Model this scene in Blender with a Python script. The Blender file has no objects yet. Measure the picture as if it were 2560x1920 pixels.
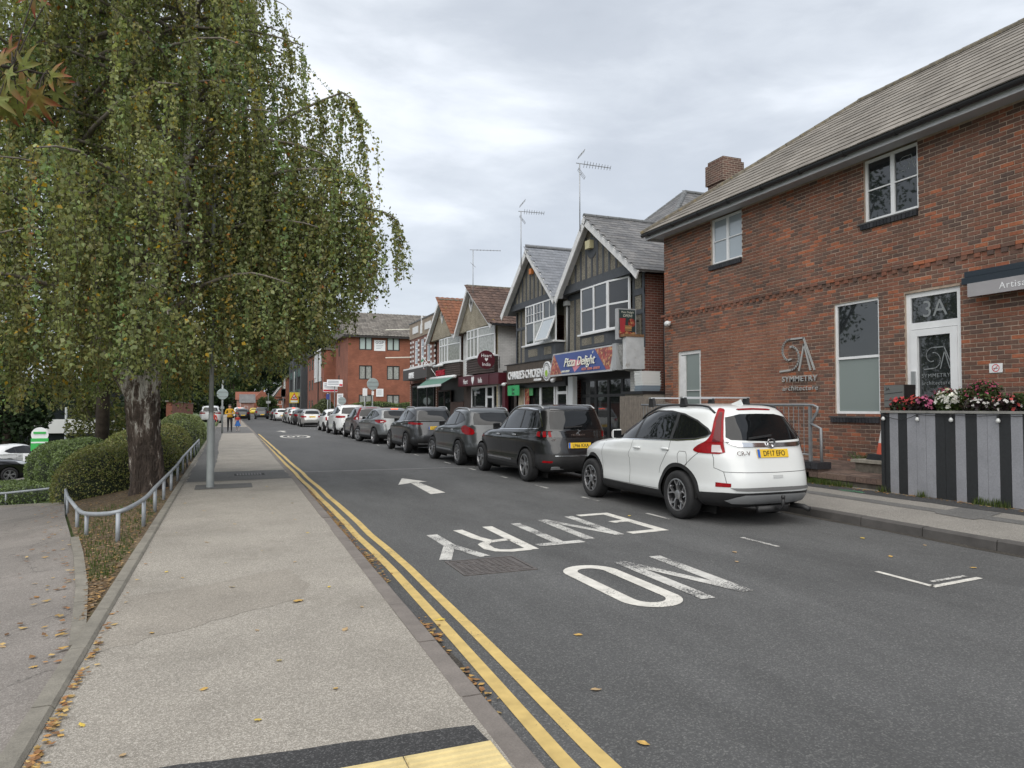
import bpy, bmesh, math, random
import numpy as np
from mathutils import Vector, Matrix
from mathutils.geometry import delaunay_2d_cdt
random.seed(7); rng = np.random.default_rng(7)
SC = bpy.context.scene; COL = SC.collection
PI = math.pi
# ------------------------------------------------------------------ camera
YAW = math.atan(710/1775.0); PIT = math.atan(58/1775.0)
cam_d = bpy.data.cameras.new('camera'); cam = bpy.data.objects.new('camera', cam_d); COL.objects.link(cam)
cam.location = (0, 0, 1.6); cam.rotation_euler = (PI/2+PIT, 0, -YAW)
cam_d.sensor_width = 36; cam_d.lens = 36*1775/2560; cam_d.clip_start = 0.05; cam_d.clip_end = 2000
SC.camera = cam
# ------------------------------------------------------------------ overcast sky
SUN_EL, SUN_AZ = math.radians(52), math.radians(215)   # azimuth clockwise from +Y
W = bpy.data.worlds.new('World'); SC.world = W; W.use_nodes = True
nt = W.node_tree; nt.nodes.clear()
def N(tree, t, **k):
    n = tree.nodes.new(t)
    for a, b in k.items(): setattr(n, a, b)
    return n
out = N(nt, 'ShaderNodeOutputWorld'); bg = N(nt, 'ShaderNodeBackground'); nt.links.new(bg.outputs[0], out.inputs[0])
sky = N(nt, 'ShaderNodeTexSky', sky_type='NISHITA'); sky.sun_disc = False
sky.sun_elevation = SUN_EL; sky.sun_rotation = SUN_AZ
tc = N(nt, 'ShaderNodeTexCoord')
def cloud(scale, det, rough, off, stretch=(1, 1, 2.4), dist=0.4):
    mp = N(nt, 'ShaderNodeMapping'); mp.inputs['Scale'].default_value = stretch; mp.inputs['Location'].default_value = off
    nt.links.new(tc.outputs['Generated'], mp.inputs[0])
    nz = N(nt, 'ShaderNodeTexNoise'); nz.inputs['Scale'].default_value = scale; nz.inputs['Detail'].default_value = det
    nz.inputs['Roughness'].default_value = rough; nz.inputs['Distortion'].default_value = dist
    nt.links.new(mp.outputs[0], nz.inputs[0]); return nz
c1 = cloud(2.1, 9, .52, (3.1, 1.7, .4)); c2 = cloud(5.2, 8, .55, (7.3, 2.2, 1.0), (1, 1, 3))
mx = N(nt, 'ShaderNodeMix'); mx.data_type = 'FLOAT'; mx.inputs[0].default_value = .3
nt.links.new(c1.outputs['Fac'], mx.inputs[2]); nt.links.new(c2.outputs['Fac'], mx.inputs[3])
rp = N(nt, 'ShaderNodeValToRGB'); cr = rp.color_ramp
cr.elements[0].position = .30; cr.elements[0].color = (.285, .308, .342, 1)
cr.elements[1].position = .70; cr.elements[1].color = (.575, .595, .62, 1)
e = cr.elements.new(.44); e.color = (.33, .353, .387, 1); e = cr.elements.new(.52); e.color = (.39, .414, .446, 1)
e = cr.elements.new(.60); e.color = (.48, .503, .535, 1)
nt.links.new(mx.outputs[0], rp.inputs[0])
sk = N(nt, 'ShaderNodeMix'); sk.data_type = 'RGBA'; sk.blend_type = 'MULTIPLY'; sk.inputs[0].default_value = 1; sk.inputs[7].default_value = (.09, .09, .09, 1)
nt.links.new(sky.outputs[0], sk.inputs[6])
m2 = N(nt, 'ShaderNodeMix'); m2.data_type = 'RGBA'; m2.inputs[0].default_value = .9
nt.links.new(sk.outputs[2], m2.inputs[6]); nt.links.new(rp.outputs[0], m2.inputs[7])
nt.links.new(m2.outputs[2], bg.inputs[0]); bg.inputs[1].default_value = 1.0
sd = bpy.data.lights.new('sun', 'SUN'); sd.energy = 1.5; sd.angle = math.radians(90); sd.color = (1, .95, .87)
sun = bpy.data.objects.new('sun', sd); COL.objects.link(sun)
_d = Vector((math.sin(SUN_AZ)*math.cos(SUN_EL), math.cos(SUN_AZ)*math.cos(SUN_EL), math.sin(SUN_EL)))
sun.rotation_euler = _d.to_track_quat('Z', 'Y').to_euler(); sun.location = _d*60
vs = SC.view_settings; vs.view_transform = 'Standard'; vs.look = 'None'; vs.gamma = 1; vs.exposure = 1.05; vs.use_curve_mapping = False
SC.render.engine = 'CYCLES'
# ------------------------------------------------------------------ helpers
def tag(o, label=None, cat=None, group=None, kind=None):
    if label: o['label'] = label
    if cat: o['category'] = cat
    if group: o['group'] = group
    if kind: o['kind'] = kind
    return o
def thing(name, label, cat, loc=(0, 0, 0), rotz=0, group=None):
    o = bpy.data.objects.new(name, None); COL.objects.link(o); o.empty_display_size = .2
    o.location = loc; o.rotation_euler = (0, 0, rotz); return tag(o, label, cat, group)
def link(name, me, parent=None, world=True):
    o = bpy.data.objects.new(name, me); COL.objects.link(o)
    if parent is not None:
        o.parent = parent
        if world:
            l = Vector((0, 0, 0)); p = parent
            while p is not None: l = l+p.location; p = p.parent
            o.location = -l
    return o
def copy_tree(o, parent=None):
    c = o.copy(); COL.objects.link(c); c.parent = parent
    for ch in list(o.children): copy_tree(ch, c)
    return c
class MB:
    def __init__(s): s.v = []; s.f = []; s.m = []; s.c = []
    def add(s, vs, fs, m=0, c=None):
        b = len(s.v); s.v += [tuple(x) for x in vs]
        for f in fs: s.f.append(tuple(b+i for i in f)); s.m.append(m); s.c.append(c)
        return s
    def box(s, x0, x1, y0, y1, z0, z1, m=0, c=None):
        return s.add([(x0, y0, z0), (x1, y0, z0), (x1, y1, z0), (x0, y1, z0), (x0, y0, z1), (x1, y0, z1), (x1, y1, z1), (x0, y1, z1)],
              [(0, 3, 2, 1), (4, 5, 6, 7), (0, 1, 5, 4), (1, 2, 6, 5), (2, 3, 7, 6), (3, 0, 4, 7)], m, c)
    def obox(s, c, ax, ay, az, m=0, col=None):   # centre and half-axis vectors
        c = Vector(c); ax = Vector(ax); ay = Vector(ay); az = Vector(az)
        vs = [c+ax*i+ay*j+az*k for k in (-1, 1) for i, j in ((-1, -1), (1, -1), (1, 1), (-1, 1))]
        return s.add(vs, [(0, 3, 2, 1), (4, 5, 6, 7), (0, 1, 5, 4), (1, 2, 6, 5), (2, 3, 7, 6), (3, 0, 4, 7)], m, col)
    def bar(s, a, b, w, h, up=(0, 0, 1), m=0):
        a = Vector(a); b = Vector(b); d = (b-a); L = d.length; d.normalize(); u = Vector(up)
        if abs(d.dot(u)) > .95: u = Vector((1, 0, 0))
        r = d.cross(u).normalized(); u = r.cross(d)
        return s.obox((a+b)/2, r*w/2, d*L/2, u*h/2, m)
    def poly(s, pts, m=0): return s.add(pts, [tuple(range(len(pts)))], m)
    def prism(s, pts, d, m=0):      # planar polygon extruded by vector d
        n = len(pts); d = Vector(d); vs = [Vector(p) for p in pts]+[Vector(p)+d for p in pts]
        return s.add(vs, [tuple(range(n))[::-1], tuple(range(n, 2*n))]+[(i, (i+1) % n, n+(i+1) % n, n+i) for i in range(n)], m)
    def tube(s, pts, r, n=8, m=0, cap=True):
        pts = [Vector(p) for p in pts]; rs = r if isinstance(r, (list, tuple)) else [r]*len(pts)
        vs = []; fs = []; ref = None
        for i, p in enumerate(pts):
            d = (pts[min(i+1, len(pts)-1)]-pts[max(i-1, 0)]).normalized()
            if ref is None: ref = Vector((0, 0, 1)) if abs(d.z) < .9 else Vector((1, 0, 0))
            a = (ref-d*ref.dot(d)).normalized(); b = d.cross(a); ref = a
            for k in range(n): t = 2*PI*k/n; vs.append(p+(a*math.cos(t)+b*math.sin(t))*rs[i])
        for i in range(len(pts)-1):
            for k in range(n): fs.append((i*n+k, i*n+(k+1) % n, (i+1)*n+(k+1) % n, (i+1)*n+k))
        if cap: fs += [tuple(range(n))[::-1], tuple(range((len(pts)-1)*n, len(pts)*n))]
        return s.add(vs, fs, m)
    def lathe(s, prof, c=(0, 0, 0), axis='z', n=24, m=0, closed=False):   # prof (r, h)
        vs = []; fs = []; k = len(prof)
        for i in range(n):
            t = 2*PI*i/n; ct, st = math.cos(t), math.sin(t)
            for r, h in prof:
                p = {'z': (r*ct, r*st, h), 'x': (h, r*ct, r*st), 'y': (r*st, h, r*ct)}[axis]
                vs.append((p[0]+c[0], p[1]+c[1], p[2]+c[2]))
        for i in range(n):
            j = (i+1) % n
            for q in range(k if closed else k-1): r2 = (q+1) % k; fs.append((i*k+q, j*k+q, j*k+r2, i*k+r2))
        return s.add(vs, fs, m)
    def mesh(s, name, mats, smooth=False, cols=False):
        me = bpy.data.meshes.new(name); me.from_pydata(s.v, [], s.f)
        for mt in (mats if isinstance(mats, (list, tuple)) else [mats]): me.materials.append(mt)
        me.polygons.foreach_set('material_index', s.m)
        if smooth: me.polygons.foreach_set('use_smooth', [True]*len(s.f))
        if cols:
            at = me.color_attributes.new('Col', 'FLOAT_COLOR', 'CORNER'); a = []
            for f, c in zip(s.f, s.c): a += [*(c or (1, 1, 1)), 1.0]*len(f)
            at.data.foreach_set('color', a)
        me.update(); return me
    def build(s, name, mats, parent=None, smooth=False, world=True, cols=False, angle=None):
        me = s.mesh(name, mats, smooth or bool(angle), cols)
        if angle: me.set_sharp_from_angle(angle=math.radians(angle))
        return link(name, me, parent, world)
def np_mesh(name, V, F, mats, fcol=None, smooth=False):     # V (n,3) F (m,k) numpy, colours per face
    me = bpy.data.meshes.new(name); V = np.asarray(V, dtype=np.float32); F = np.asarray(F, dtype=np.int32); k = F.shape[1]
    me.vertices.add(len(V)); me.vertices.foreach_set('co', V.ravel()); me.loops.add(F.size); me.loops.foreach_set('vertex_index', F.ravel())
    me.polygons.add(len(F)); me.polygons.foreach_set('loop_start', np.arange(0, F.size, k, dtype=np.int32))
    for mt in (mats if isinstance(mats, (list, tuple)) else [mats]): me.materials.append(mt)
    if smooth: me.polygons.foreach_set('use_smooth', np.ones(len(F), dtype=bool))
    if fcol is not None:
        at = me.color_attributes.new('Col', 'FLOAT_COLOR', 'CORNER'); c = np.ones((len(F), k, 4), dtype=np.float32); c[:, :, :3] = np.asarray(fcol)[:, None, :]
        at.data.foreach_set('color', c.ravel())
    me.update(calc_edges=True); me.validate(); return me
# ------------------------------------------------------------------ materials
MATS = {}
def mat(name, col=(.5, .5, .5), rough=.6, metal=0, noise=0, nscale=3, bump=0, bscale=40, spec=.5, coat=0, space='pos', attr=False, emit=0, detail=6, noise2=0, n2scale=60, dirt=None):
    if name in MATS: return MATS[name]
    m = bpy.data.materials.new(name); MATS[name] = m; m.use_nodes = True; t = m.node_tree; L = t.links.new
    b = t.nodes['Principled BSDF']; b.inputs['Roughness'].default_value = rough; b.inputs['Metallic'].default_value = metal
    b.inputs['Specular IOR Level'].default_value = spec; b.inputs['Coat Weight'].default_value = coat; b.inputs['Coat Roughness'].default_value = .04
    if space == 'pos': co = N(t, 'ShaderNodeNewGeometry').outputs['Position']
    else: co = N(t, 'ShaderNodeTexCoord').outputs['Object']
    cur = None
    if attr: cur = N(t, 'ShaderNodeVertexColor', layer_name='Col').outputs[0]
    else:
        r = N(t, 'ShaderNodeRGB'); r.outputs[0].default_value = (*col, 1); cur = r.outputs[0]
    for amt, sc in ((noise, nscale), (noise2, n2scale)):
        if not amt: continue
        nz = N(t, 'ShaderNodeTexNoise'); nz.inputs['Scale'].default_value = sc; nz.inputs['Detail'].default_value = detail; nz.inputs['Roughness'].default_value = .62; L(co, nz.inputs[0])
        mr = N(t, 'ShaderNodeMapRange'); mr.inputs[1].default_value = .3; mr.inputs[2].default_value = .7; mr.inputs[3].default_value = 1-amt; mr.inputs[4].default_value = 1+amt; L(nz.outputs['Fac'], mr.inputs[0])
        vm = N(t, 'ShaderNodeVectorMath', operation='SCALE'); L(cur, vm.inputs[0]); L(mr.outputs[0], vm.inputs['Scale']); cur = vm.outputs[0]
    if dirt:   # (colour, scale, threshold, amount): stains of their own shape
        nz = N(t, 'ShaderNodeTexNoise'); nz.inputs['Scale'].default_value = dirt[1]; nz.inputs['Detail'].default_value = 8; nz.inputs['Roughness'].default_value = .65; L(co, nz.inputs[0])
        mr = N(t, 'ShaderNodeMapRange'); mr.inputs[1].default_value = dirt[2]; mr.inputs[2].default_value = dirt[2]+.12; mr.inputs[4].default_value = dirt[3]; L(nz.outputs['Fac'], mr.inputs[0])
        mm = N(t, 'ShaderNodeMix'); mm.data_type = 'RGBA'; L(mr.outputs[0], mm.inputs[0]); L(cur, mm.inputs[6]); mm.inputs[7].default_value = (*dirt[0], 1); cur = mm.outputs[2]
    L(cur, b.inputs['Base Color'])
    if bump:
        nz = N(t, 'ShaderNodeTexNoise'); nz.inputs['Scale'].default_value = bscale; nz.inputs['Detail'].default_value = 4; L(co, nz.inputs[0])
        bp = N(t, 'ShaderNodeBump'); bp.inputs['Strength'].default_value = bump; bp.inputs['Distance'].default_value = .01; L(nz.outputs['Fac'], bp.inputs['Height']); L(bp.outputs[0], b.inputs['Normal'])
    if emit: L(cur, b.inputs['Emission Color']); b.inputs['Emission Strength'].default_value = emit
    return m
def leaf_mat(name, transl=.35, rough=.45):
    if name in MATS: return MATS[name]
    m = bpy.data.materials.new(name); MATS[name] = m; m.use_nodes = True; t = m.node_tree; L = t.links.new
    b = t.nodes['Principled BSDF']; b.inputs['Roughness'].default_value = rough; b.inputs['Specular IOR Level'].default_value = .35
    a = N(t, 'ShaderNodeVertexColor', layer_name='Col'); L(a.outputs[0], b.inputs['Base Color'])
    tr = N(t, 'ShaderNodeBsdfTranslucent'); vm = N(t, 'ShaderNodeVectorMath', operation='MULTIPLY'); vm.inputs[1].default_value = (1.25, 1.25, .7); L(a.outputs[0], vm.inputs[0]); L(vm.outputs[0], tr.inputs[0])
    ms = N(t, 'ShaderNodeMixShader'); ms.inputs[0].default_value = transl; L(b.outputs[0], ms.inputs[1]); L(tr.outputs[0], ms.inputs[2])
    L(ms.outputs[0], t.nodes['Material Output'].inputs[0]); return m
def text_mesh(name, s, size, m, depth=.004, align='CENTER', spacing=1, bold=0, xs=1):
    """lettering in the local XY plane, baseline at y=0"""
    cu = bpy.data.curves.new('t', 'FONT'); cu.body = s; cu.size = size; cu.extrude = depth; cu.align_x = align; cu.space_character = spacing; cu.offset = bold; cu.resolution_u = 3
    o = bpy.data.objects.new('t', cu); COL.objects.link(o); dg = bpy.context.evaluated_depsgraph_get(); dg.update()
    me = bpy.data.meshes.new_from_object(o.evaluated_get(dg)); bpy.data.objects.remove(o); bpy.data.curves.remove(cu)
    me.name = name; me.materials.clear(); me.materials.append(m)
    if xs != 1:
        for v in me.vertices: v.co.x *= xs
    return me
def place_text(name, me, org, right, up, parent=None, off=0):
    """put a lettering mesh: org = world point of its origin"""
    r = Vector(right).normalized(); u = Vector(up).normalized(); n = r.cross(u)
    M = Matrix((r, u, n)).transposed().to_4x4(); M.translation = Vector(org)+n*off
    me.transform(M); return link(name, me, parent, True)
# ================================================================== cars
def crom(P, v):
    """Catmull-Rom through rows of P at parameters v (array) -> (len(v), cols)"""
    n = len(P); v = np.clip(v, 0, n-1-1e-9); i = v.astype(int); t = (v-i)[:, None]
    p1 = P[i]; p2 = P[np.minimum(i+1, n-1)]; p0 = P[np.maximum(i-1, 0)]; p3 = P[np.minimum(i+2, n-1)]
    return .5*((2*p1)+(-p0+p2)*t+(2*p0-5*p1+4*p2-p3)*t*t+(-p0+3*p1-3*p2+p3)*t**3)
class Car:
    def __init__(s, R, nr=5.5, nf=4.0, tr=.05, tf=.12, crown=0):
        s.R = np.array(R, float); s.nr, s.nf, s.tr, s.tf = nr, nf, tr, tf; s.K = len(R)-1
        a = np.linspace(0, PI, 4001); p = s.S0(a, np.full(a.shape, 4.0)); d = np.r_[0, np.cumsum(np.linalg.norm(np.diff(p, axis=0), axis=1))]
        s.at = a; s.ut = d; s.UL = d[-1]
        v = np.linspace(0, s.K, 2001); p = s.S0(np.full(v.shape, PI/2), v); p2 = s.S0(np.zeros(v.shape), v)
        d = np.r_[0, np.cumsum(.5*np.linalg.norm(np.diff(p, axis=0), axis=1)+.5*np.linalg.norm(np.diff(p2, axis=0), axis=1))]
        s.vt = v; s.wt = d; s.VL = d[-1]
        gu, gv = np.meshgrid(np.linspace(0, s.UL, 260), np.linspace(0, s.VL, 130)); s.gu = gu.ravel(); s.gv = gv.ravel(); s.gp = s.S(s.gu, s.gv)
    def S0(s, a, v):
        q = crom(s.R, v); zr, zf, yr, yf, w = q.T; yc = (yr+yf)/2; h = (yf-yr)/2
        t = np.cos(a); sn = np.abs(np.sin(a)); n = np.where(t > 0, s.nr, s.nf)
        x = np.maximum(w, 0)*sn**(2/n); y = yc-h*np.sign(t)*np.abs(t)**(2/n)
        k = np.clip((y-yc)/np.maximum(h, 1e-6), -1, 1); x = x*(1-np.where(k < 0, s.tr, s.tf)*np.abs(k)**2.6)
        z = zr+(zf-zr)*(k+1)/2
        return np.stack([x, y, z], 1)
    def S(s, u, v): return s.S0(np.interp(u, s.ut, s.at), np.interp(v, s.wt, s.vt))
    def nrm(s, u, v):
        e = 2e-3; a = s.S(np.clip(u+e, 0, s.UL), v)-s.S(np.clip(u-e, 0, s.UL), v); b = s.S(u, np.clip(v+e, 0, s.VL))-s.S(u, np.clip(v-e, 0, s.VL))
        n = np.cross(a, b); l = np.linalg.norm(n, axis=1, keepdims=True); n = n/np.maximum(l, 1e-9); n[l[:, 0] < 1e-7] = (0, 0, 1)
        return n
    def inv(s, pts, view):
        """pts (n,2): side view (y,z), rear view (x,z), front view, or top view (x,y) -> (u,v)"""
        pts = np.asarray(pts, float)
        if view == 'wrap':      # (metres round the outline from the middle of the tail, height)
            res = []; vv = np.linspace(0, s.VL, 700)
            for u, z in pts:
                zz = s.S(np.full(700, u), vv)[:, 2]; i = int(np.argmax(zz >= z)) if (zz >= z).any() else 699
                if i == 0: res.append((u, 0.0)); continue
                t = (z-zz[i-1])/max(zz[i]-zz[i-1], 1e-9); res.append((u, vv[i-1]+(vv[i]-vv[i-1])*min(max(t, 0), 1)))
            return np.array(res)
        ax = {'side': (1, 2), 'rear': (0, 2), 'front': (0, 2), 'top': (0, 1)}[view]
        g = s.gp[:, ax]; ok = np.ones(len(g), bool); ym = .5*(s.R[4, 2]+s.R[4, 3])
        if view == 'rear': ok = (s.gp[:, 1] < s.R[4, 2]+.95)
        if view == 'front': ok = (s.gp[:, 1] > s.R[4, 3]-1.0)
        if view == 'side': ok = s.gp[:, 0] > .3
        if view == 'top': ok = s.gp[:, 2] > .8
        idx = np.where(ok)[0]; res = []
        for p in pts:
            d = ((g[idx]-p)**2).sum(1)
            if view == 'rear': d = d+1e-4*(s.gp[idx, 1]-s.R[4, 2])
            i = idx[np.argmin(d)]; u, v = s.gu[i], s.gv[i]
            if view != 'top':
                if not hasattr(s, 'b0'): s.bu = np.linspace(0, s.UL, 1200); s.b0 = s.S(s.bu, np.zeros(1200))
                bm = (s.b0[:, 1] < s.R[4, 2]+.95) if view == 'rear' else ((s.b0[:, 1] > s.R[4, 3]-1) if view == 'front' else s.b0[:, 0] > .3)
                j = np.where(bm)[0]; j = j[np.argmin(np.abs(s.b0[j, ax[0]]-p[0]))]
                if p[1] <= s.b0[j, 2]+.004: res.append((s.bu[j], 0.0)); continue
            for _ in range(8):
                c = s.S(np.array([u, u+1e-4, u]), np.array([v, v, v+1e-4]))[:, ax]; J = ((c[1:]-c[0])/1e-4).T; r = p-c[0]
                if abs(np.linalg.det(J)) < 1e-4: break
                st = np.linalg.solve(J, r); st = np.clip(st, -.05, .05); u = min(max(u+st[0], 0), s.UL); v = min(max(v+st[1], 0), s.VL)
            res.append((u, v))
        return np.array(res)
    def at3(s, p, view, off=0, side=1):
        uv = s.inv([p], view); P = s.S(uv[:, 0], uv[:, 1])[0]; n = s.nrm(uv[:, 0], uv[:, 1])[0]; P = P+n*off
        if side < 0: P = P*np.array([-1, 1, 1]); n = n*np.array([-1, 1, 1])
        return Vector(P), Vector(n)
def densify(poly, st, closed=True):
    o = []; n = len(poly)
    for i in range(n if closed else n-1):
        a = np.array(poly[i], float); b = np.array(poly[(i+1) % n], float); k = max(1, int(math.ceil(np.linalg.norm(b-a)/st)))
        o += [a+(b-a)*j/k for j in range(k)]
    if not closed: o.append(np.array(poly[-1], float))
    return o
def smooth_poly(poly, it=2):
    for _ in range(it):
        q = []
        for i in range(len(poly)):
            a = np.array(poly[i], float); b = np.array(poly[(i+1) % len(poly)], float); q += [a*.78+b*.22, a*.22+b*.78]
        poly = q
    return poly
def in_poly(pts, poly):
    x, y = pts[:, 0], pts[:, 1]; r = np.zeros(len(pts), bool); n = len(poly); P = np.asarray(poly)
    for i in range(n):
        (x1, y1), (x2, y2) = P[i], P[(i+1) % n]; c = ((y1 > y) != (y2 > y))
        with np.errstate(divide='ignore', invalid='ignore'): xi = (x2-x1)*(y-y1)/(y2-y1)+x1
        r ^= c & (x < xi)
    return r
def circ(y, z, r, n=40): return [(y+r*math.cos(2*PI*i/n), z+r*math.sin(2*PI*i/n)) for i in range(n)]
CARM = {}
def paint(name, col, metal=0.0, rough=.28):
    return mat('paint_'+name, col, rough, metal, coat=.7, noise=.03, nscale=1.2, space='obj')
def car_mats():
    CARM['glass'] = mat('car_glass', (.006, .007, .008), .02, spec=.5)
    CARM['plastic'] = mat('car_black_plastic', (.018, .018, .019), .55, noise=.2, nscale=8, space='obj')
    CARM['tyre'] = mat('tyre_rubber', (.014, .014, .015), .8, noise=.25, nscale=20, space='obj')
    CARM['well'] = mat('car_wheel_well', (.006, .006, .006), .95)
    CARM['alloy'] = mat('alloy_silver', (.42, .42, .43), .3, metal=.85)
    CARM['alloyd'] = mat('alloy_dark', (.02, .02, .022), .35, metal=.3)
    CARM['chrome'] = mat('chrome', (.75, .75, .76), .12, metal=1)
    CARM['silver'] = mat('satin_silver', (.42, .43, .44), .4, metal=.6)
    CARM['red'] = mat('tail_light_red', (.24, .003, .006), .2, spec=.25, noise=.35, nscale=14, space='obj')
    CARM['clear'] = mat('tail_light_clear', (.55, .5, .5), .1, coat=1)
    CARM['head'] = mat('head_light_glass', (.4, .42, .44), .08, coat=1)
    CARM['gap'] = mat('panel_gap', (.03, .03, .03), .9)
    CARM['plate'] = mat('plate_yellow', (.75, .48, .03), .4)
    CARM['platew'] = mat('plate_white', (.75, .75, .73), .4)
    CARM['ink'] = mat('plate_ink', (.01, .01, .01), .5)
    CARM['blue'] = mat('plate_blue', (.02, .12, .5), .5)
    CARM['lit'] = mat('tail_light_lit', (.9, .08, .02), .2, emit=2.5)
def shell(car, root, base, regions, gs, name='body'):
    """regions: list of (part name, material, [(view, polygon)], offset, per_side). First match wins; material None = cut away."""
    segs = []; polys = []; P = []
    def addring(uv, closed=True):
        b = len(P); P.extend(Vector((float(a), float(c))) for a, c in uv); n = len(uv)
        for i in range(n if closed else n-1): segs.append((b+i, b+(i+1) % n))
    for r in regions:
        pl = []
        for view, poly in r[2]:
            d = densify(poly, gs*.6); uv = car.inv(d, view); keep = [uv[0]]
            for q in uv[1:]:
                if np.linalg.norm(q-keep[-1]) > gs*.04: keep.append(q)
            keep = np.array(keep); addring(keep); pl.append(keep)
        polys.append(pl)
    nu = max(8, int(car.UL/gs)); nv = max(8, int(car.VL/gs))
    us = np.linspace(0, car.UL, nu); vs = np.linspace(0, car.VL, nv)
    addring([(u, 0) for u in us]+[(car.UL, v) for v in vs[1:]]+[(u, car.VL) for u in us[::-1][1:]]+[(0, v) for v in vs[::-1][1:-1]])
    G = [(u, v) for u in us[1:-1] for v in vs[1:-1]]
    B = np.array([(p.x, p.y) for p in P])
    G = np.array(G)
    for c in range(0, len(G), 500):
        q = G[c:c+500]; d = ((q[:, None, :]-B[None])**2).sum(2).min(1)
        P.extend(Vector((float(a), float(b))) for a, b in q[d > (gs*.35)**2])
    co, _, fa, _, _, _ = delaunay_2d_cdt(P, segs, [], 0, 1e-5)
    C = np.array([(c.x, c.y) for c in co]); F = np.array([f for f in fa if len(f) == 3]); cen = C[F].mean(1)
    own = np.full(len(F), -1)
    for i, pl in enumerate(polys):
        for q in pl: m = in_poly(cen, q) & (own < 0); own[m] = i
    X = car.S(C[:, 0], C[:, 1]); Nn = car.nrm(C[:, 0], C[:, 1]); X[:, 0] = np.where((C[:, 0] < 1e-6) | (C[:, 0] > car.UL-1e-6), 0, X[:, 0])
    def part(nm, mt, sel, off, sides, parent):
        f = F[sel]
        if not len(f): return None
        ids, inv = np.unique(f, return_inverse=True); f = inv.reshape(f.shape); x = X[ids]+Nn[ids]*off; nn = Nn[ids]
        e1 = x[f[:, 1]]-x[f[:, 0]]; e2 = x[f[:, 2]]-x[f[:, 0]]; fl = (np.cross(e1, e2)*nn[f].mean(1)).sum(1) < 0; f[fl] = f[fl][:, ::-1]
        res = []
        for sd in sides:
            if sd == 0: V = np.r_[x, x*(-1, 1, 1)]; FF = np.r_[f, f[:, ::-1]+len(x)]; NN = np.r_[nn, nn*(-1, 1, 1)]
            elif sd > 0: V, FF, NN = x, f, nn
            else: V, FF, NN = x*(-1, 1, 1), f[:, ::-1], nn*(-1, 1, 1)
            me = np_mesh(nm, V, FF, mt, smooth=True); me.normals_split_custom_set_from_vertices(NN.astype(np.float32))
            res.append(link(nm, me, parent, False))
        return res
    b = part(name, base, own < 0, 0, [0], root)[0]
    for i, r in enumerate(regions):
        if r[1] is None: continue
        part(r[0], r[1], own == i, r[3], [0] if not r[4] else [-1, 1], root)
    return b
def ribbon(car, root, name, view, line, w, m, off=.0015, sides=(-1, 1)):
    d = densify(line, .05, False); uv = car.inv(d, view); X = car.S(uv[:, 0], uv[:, 1]); n = car.nrm(uv[:, 0], uv[:, 1])
    t = np.gradient(X, axis=0); b = np.cross(n, t); b /= np.maximum(np.linalg.norm(b, axis=1, keepdims=True), 1e-9); k = len(X)
    for sd in sides:
        V = np.r_[X+b*w/2+n*off, X-b*w/2+n*off]*(sd, 1, 1); F = [(i, i+1, k+i+1, k+i) if sd < 0 else (i, k+i, k+i+1, i+1) for i in range(k-1)]
        link(name, np_mesh(name, V, F, m, smooth=True), root, False)
WHEELS = {}
def wheel_mesh(kind, r, w, rim):
    """tyre, rim and spokes meshes; axis along x, outer face at +x"""
    key = (kind, r, w, rim)
    if key in WHEELS: return WHEELS[key]
    h = w/2; ns = 36
    ty = MB().lathe([(rim, -h*.8), (rim+.012, -h*.95), (r*.86, -h), (r*.97, -h*.86), (r, -h*.6), (r, h*.6), (r*.97, h*.86), (r*.86, h), (rim+.012, h*.95), (rim, h*.8)], axis='x', n=ns)
    for q in (-.38, -.13, .13, .38): ty.lathe([(r*.999, h*(q-.04)), (r*1.006, h*(q-.1)), (r*1.006, h*(q+.1))], axis='x', n=ns)
    bk = MB().lathe([(rim+.004, h*.82), (rim-.014, h*.86), (rim-.02, h*.7), (rim-.035, h*.25), (.0, h*.2)], axis='x', n=ns)
    sp = MB().lathe([(rim+.006, h*.8), (rim+.004, h*.93), (rim-.012, h*.95), (rim-.016, h*.8)], axis='x', n=ns)
    sp.lathe([(.07, h*.5), (.066, h*.8), (.03, h*.86), (0, h*.86)], axis='x', n=16)
    def spoke(a0, r0, a1, r1, w0, w1):
        p0 = Vector((h*.78, r0*math.cos(a0), r0*math.sin(a0))); p1 = Vector((h*.92, r1*math.cos(a1), r1*math.sin(a1))); d = (p1-p0).normalized(); q = d.cross(Vector((1, 0, 0))).normalized()
        vs = [p0+q*w0/2, p0-q*w0/2, p1-q*w1/2, p1+q*w1/2]; dn = Vector((-h*.3, 0, 0)); sp.add(vs+[v+dn for v in vs], [(0, 1, 2, 3), (0, 4, 5, 1), (1, 5, 6, 2), (2, 6, 7, 3), (3, 7, 4, 0)])
    R = rim-.01; A = 2*PI/5
    for i in range(5):
        a = A*i+.3
        if kind == 'blade':      # five forked zig-zag blades
            spoke(a, .05, a+.10, R*.62, .030, .02); spoke(a+.10, R*.60, a-.22, R, .018, .03); spoke(a+.05, .1, a+.32, R, .02, .022); spoke(a-.22, R, a-.45, R*.72, .02, .014)
        elif kind == 'ten':
            for s2 in (-.17, .17): spoke(a+s2*.6, .05, a+s2, R, .03, .042)
        elif kind == 'petal':
            for s2 in (-.26, .26): spoke(a+s2*.5, .05, a+s2, R*.7, .02, .03); spoke(a+s2, R*.68, a+s2*.5, R, .03, .02); spoke(a+s2, R*.68, a+s2*1.6, R, .03, .02)
        else: spoke(a, .05, a, R, .06, .09)
    WHEELS[key] = (ty.mesh('tyre', CARM['tyre'], True), bk.mesh('rim', CARM['alloyd' if kind != 'star' else 'alloy'], True), sp.mesh('spokes', CARM['alloy']))
    for q in WHEELS[key][:2]: q.set_sharp_from_angle(angle=math.radians(50))
    return WHEELS[key]
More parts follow.
